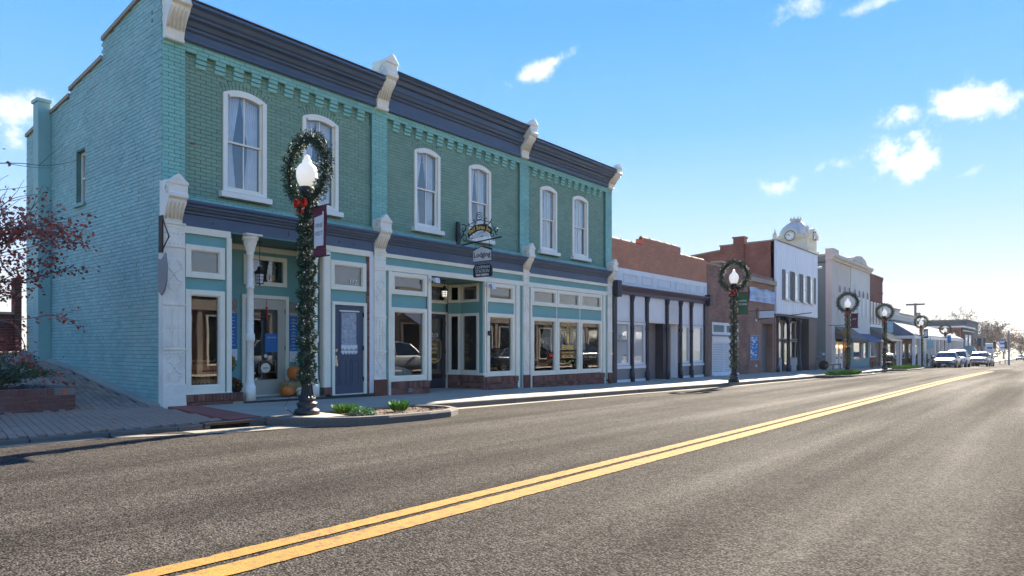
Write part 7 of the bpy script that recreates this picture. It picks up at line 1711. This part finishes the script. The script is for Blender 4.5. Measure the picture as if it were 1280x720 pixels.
def bigtree(name, label, x, y, z, H, Wd, m, seed, leafn, group, base=.3, sz_=.5, dens=1.0):
    t_ = T(name, label, 'tree', (x, y, z), group); rnd = random.Random(seed); mb = MB(); tips = []
    r = H*.022; mb.tube([(x, y, z), (x+rnd.gauss(0, .1), y, z+H*.15), (x, y, z+H*base)], [r*1.3, r, r*.85], 8)
    for k in range(6):
        a = 2*pi*k/6+rnd.uniform(-.4, .4); e = rnd.uniform(.5, 1.25); branch(mb, tips, (x, y, z+H*base*rnd.uniform(.8, 1)), Vector((cos(a)*cos(e)*Wd/H*1.6, sin(a)*cos(e)*Wd/H*1.6, sin(e))), H*.30, r*.6, 3, rnd, .10, .5)
    mb.build('trunk', 'bark', t_, norm=False); lf = MB(); random.seed(seed)
    for i in range(leafn):
        p, d = tips[int(random.random()*len(tips))]
        if sin(p.x*1.7+seed)+sin(p.y*2.1)+sin(p.z*1.9+seed) < -1.2+.0*dens: continue
        lf.leaf(p+Vector((random.gauss(0, sz_*.8), random.gauss(0, sz_*.8), random.gauss(0, sz_*.6))), random.uniform(.5, 1.1)*sz_, None, .6)
    lf.build('crown', m, t_, norm=False, kind='stuff'); return t_
G_ = 'autumn trees beyond the far shops'
bigtree('autumn_tree', 'tall thin rust leaved tree rising over the dark blue building', 214, 24.5, -2, 14.5, 12, 'leaf_rust', 1, 1500, G_, .3, .42)
bigtree('autumn_tree', 'second thin rust leaved tree left of the tallest one over the dark blue building', 216, 31, -2, 12.6, 10, 'leaf_brown', 2, 900, G_, .3, .4)
bigtree('autumn_tree', 'pale olive tree peeping over the dark blue roof beside the pole', 205, 35, -2, 12.0, 12, 'leaf_olive', 3, 2600, G_, .3, .5)
bigtree('autumn_tree', 'broad brown tree behind the traffic lights', 232, 21.5, -2.3, 11.5, 13, 'leaf_brown', 4, 3600, G_, .25, .5)
bigtree('autumn_tree', 'full dark brown tree with orange tips behind the pylon sign', 240, 17.6, -2.3, 12.4, 13, 'leaf_brown', 5, 4200, G_, .22, .5)
bigtree('autumn_tree', 'rust orange tree at the right edge beyond the street', 262, 16.0, -2.4, 11.0, 13, 'leaf_rust', 6, 3600, G_, .22, .5)
bigtree('autumn_tree', 'low brown tree at the farthest right edge of the street', 285, 12.5, -2.5, 9.5, 13, 'leaf_brown', 7, 3200, G_, .22, .5)
bigtree('autumn_tree', 'dim brown tree between the small red shop and the pylon sign', 225, 26, -2.3, 9.5, 12, 'leaf_rust', 8, 2600, G_, .22, .5)
hd = MB(); random.seed(3)
for i in range(5000): hd.leaf((random.uniform(200, 330), random.uniform(20, 60), random.uniform(-2.4, 1.2)), random.uniform(.4, 1.0), None, .7)
o = hd.build('far_undergrowth', 'leaf_brown', norm=False); tag(o, 'low brown undergrowth under the far autumn trees', 'undergrowth', kind='stuff')

# brick wall and low building beyond the alley at the left edge
lw = T('alley_wall', 'dark brown brick wall closing the alley behind the purple tree', 'wall', (3, 20, 1)); 
bx('wall', 'brick_far_dark', lw, -6, 5.30, 20.3, 20.6, .3, 2.08); bx('coping', 'concrete', lw, -6, 5.30, 20.25, 20.65, 2.08, 2.14); bx('pier', 'brick_far_dark', lw, 5.30, 5.44, 20.2, 20.5, .8, 3.0)

# ================================================================= the other side of the street (seen in the shop glass)
def opposite(x0, x1, h, m, lab, n, floors=2, trim='concrete'):  # heights lowered to one storey so more skylight reaches our facades
    b = T('opposite_building', lab, 'building', ((x0+x1)/2, -12, 0), None); y = -6.2
    mb = MB(); mb.box(x0, x1, y-9, y, -1, h); mb.build('wall', m, b); bx('cornice', trim, b, x0-.1, x1+.1, y, y+.35, h-.4, h+.1); bx('shop_band', trim, b, x0, x1, y, y+.15, 3.0, 3.5)
    w_ = (x1-x0)/n
    for k in range(n):
        a = x0+k*w_
        fo_ = MB().frame(a+.35, a+w_-.35, .4, 2.8, .08, y, y+.08).build('window', 'cream_paint', b); bx('pane', 'car_glass', fo_, a+.4, a+w_-.4, y+.02, y+.03, .45, 2.75)
        bx('pilaster', trim, b, a-.12, a+.12, y, y+.12, -.5, 3.0)
        if floors > 1:
            fo_ = MB().frame(a+w_/2-.5, a+w_/2+.5, 4.2, 6.1, .08, y, y+.07).build('window', 'white_paint', b); bx('pane', 'car_glass', fo_, a+w_/2-.44, a+w_/2+.44, y+.02, y+.03, 4.27, 6.05)
struct(sheet('sidewalk', 'concrete', frange(-30, 120, 5), lambda t: [-12, -5.6, -3.7], lambda t, n: ez(t)+.12))
opposite(8.5, 17.5, 4.6, 'brick_dark', 'dark brick one storey shop across the street, mirrored in the corner glass', 4, 1)
opposite(17.7, 27.0, 4.2, 'stucco_pale', 'low pale stucco shop across the street, mirrored beside the lodging entrance', 4, 1)
opposite(27.2, 38.5, 4.8, 'brick_dark', 'dark brick one storey shop across the street, mirrored in the middle glass', 5, 1)
opposite(38.7, 50.0, 4.6, 'brick_far_dark', 'dark brown brick shop with cream pilasters across the street, mirrored in the lettered window', 5, 1)
opposite(50.2, 66.0, 4.2, 'stucco_cream', 'long cream shop across the street, mirrored in the far shop glass', 6, 1)
# storefront arms on small bits: awning across the street to break the mirror image
mb = MB(); mb.hexa([(27.5, -4.6, 2.6), (33, -4.6, 2.6), (33, -6.15, 3.3), (27.5, -6.15, 3.3), (27.5, -4.6, 2.7), (33, -4.6, 2.7), (33, -6.15, 3.4), (27.5, -6.15, 3.4)])
tag(mb.build('awning', 'awning_blue'), 'dark blue awning across the street, mirrored in the middle glass', 'awning')
# ---------------------------------------------------------------- air
hz = MB().box(-45, 420, -45, 130, -5.2, 26).build('haze', None)
hz['kind'] = 'stuff'; tag(hz, 'thin pale haze over the whole street', 'haze', kind='stuff')
hm = bpy.data.materials.new('haze_air'); hm.use_nodes = True; n_, l_ = hm.node_tree.nodes, hm.node_tree.links; n_.remove(n_['Principled BSDF'])
pv = n_.new('ShaderNodeVolumePrincipled'); pv.inputs['Color'].default_value = (.86, .90, .95, 1); pv.inputs['Density'].default_value = .00013; pv.inputs['Anisotropy'].default_value = .3
l_.new(pv.outputs[0], n_['Material Output'].inputs['Volume']); hz.data.materials.append(hm)
S.cycles.volume_bounces = 0; S.cycles.volume_step_rate = 4; S.cycles.volume_max_steps = 64
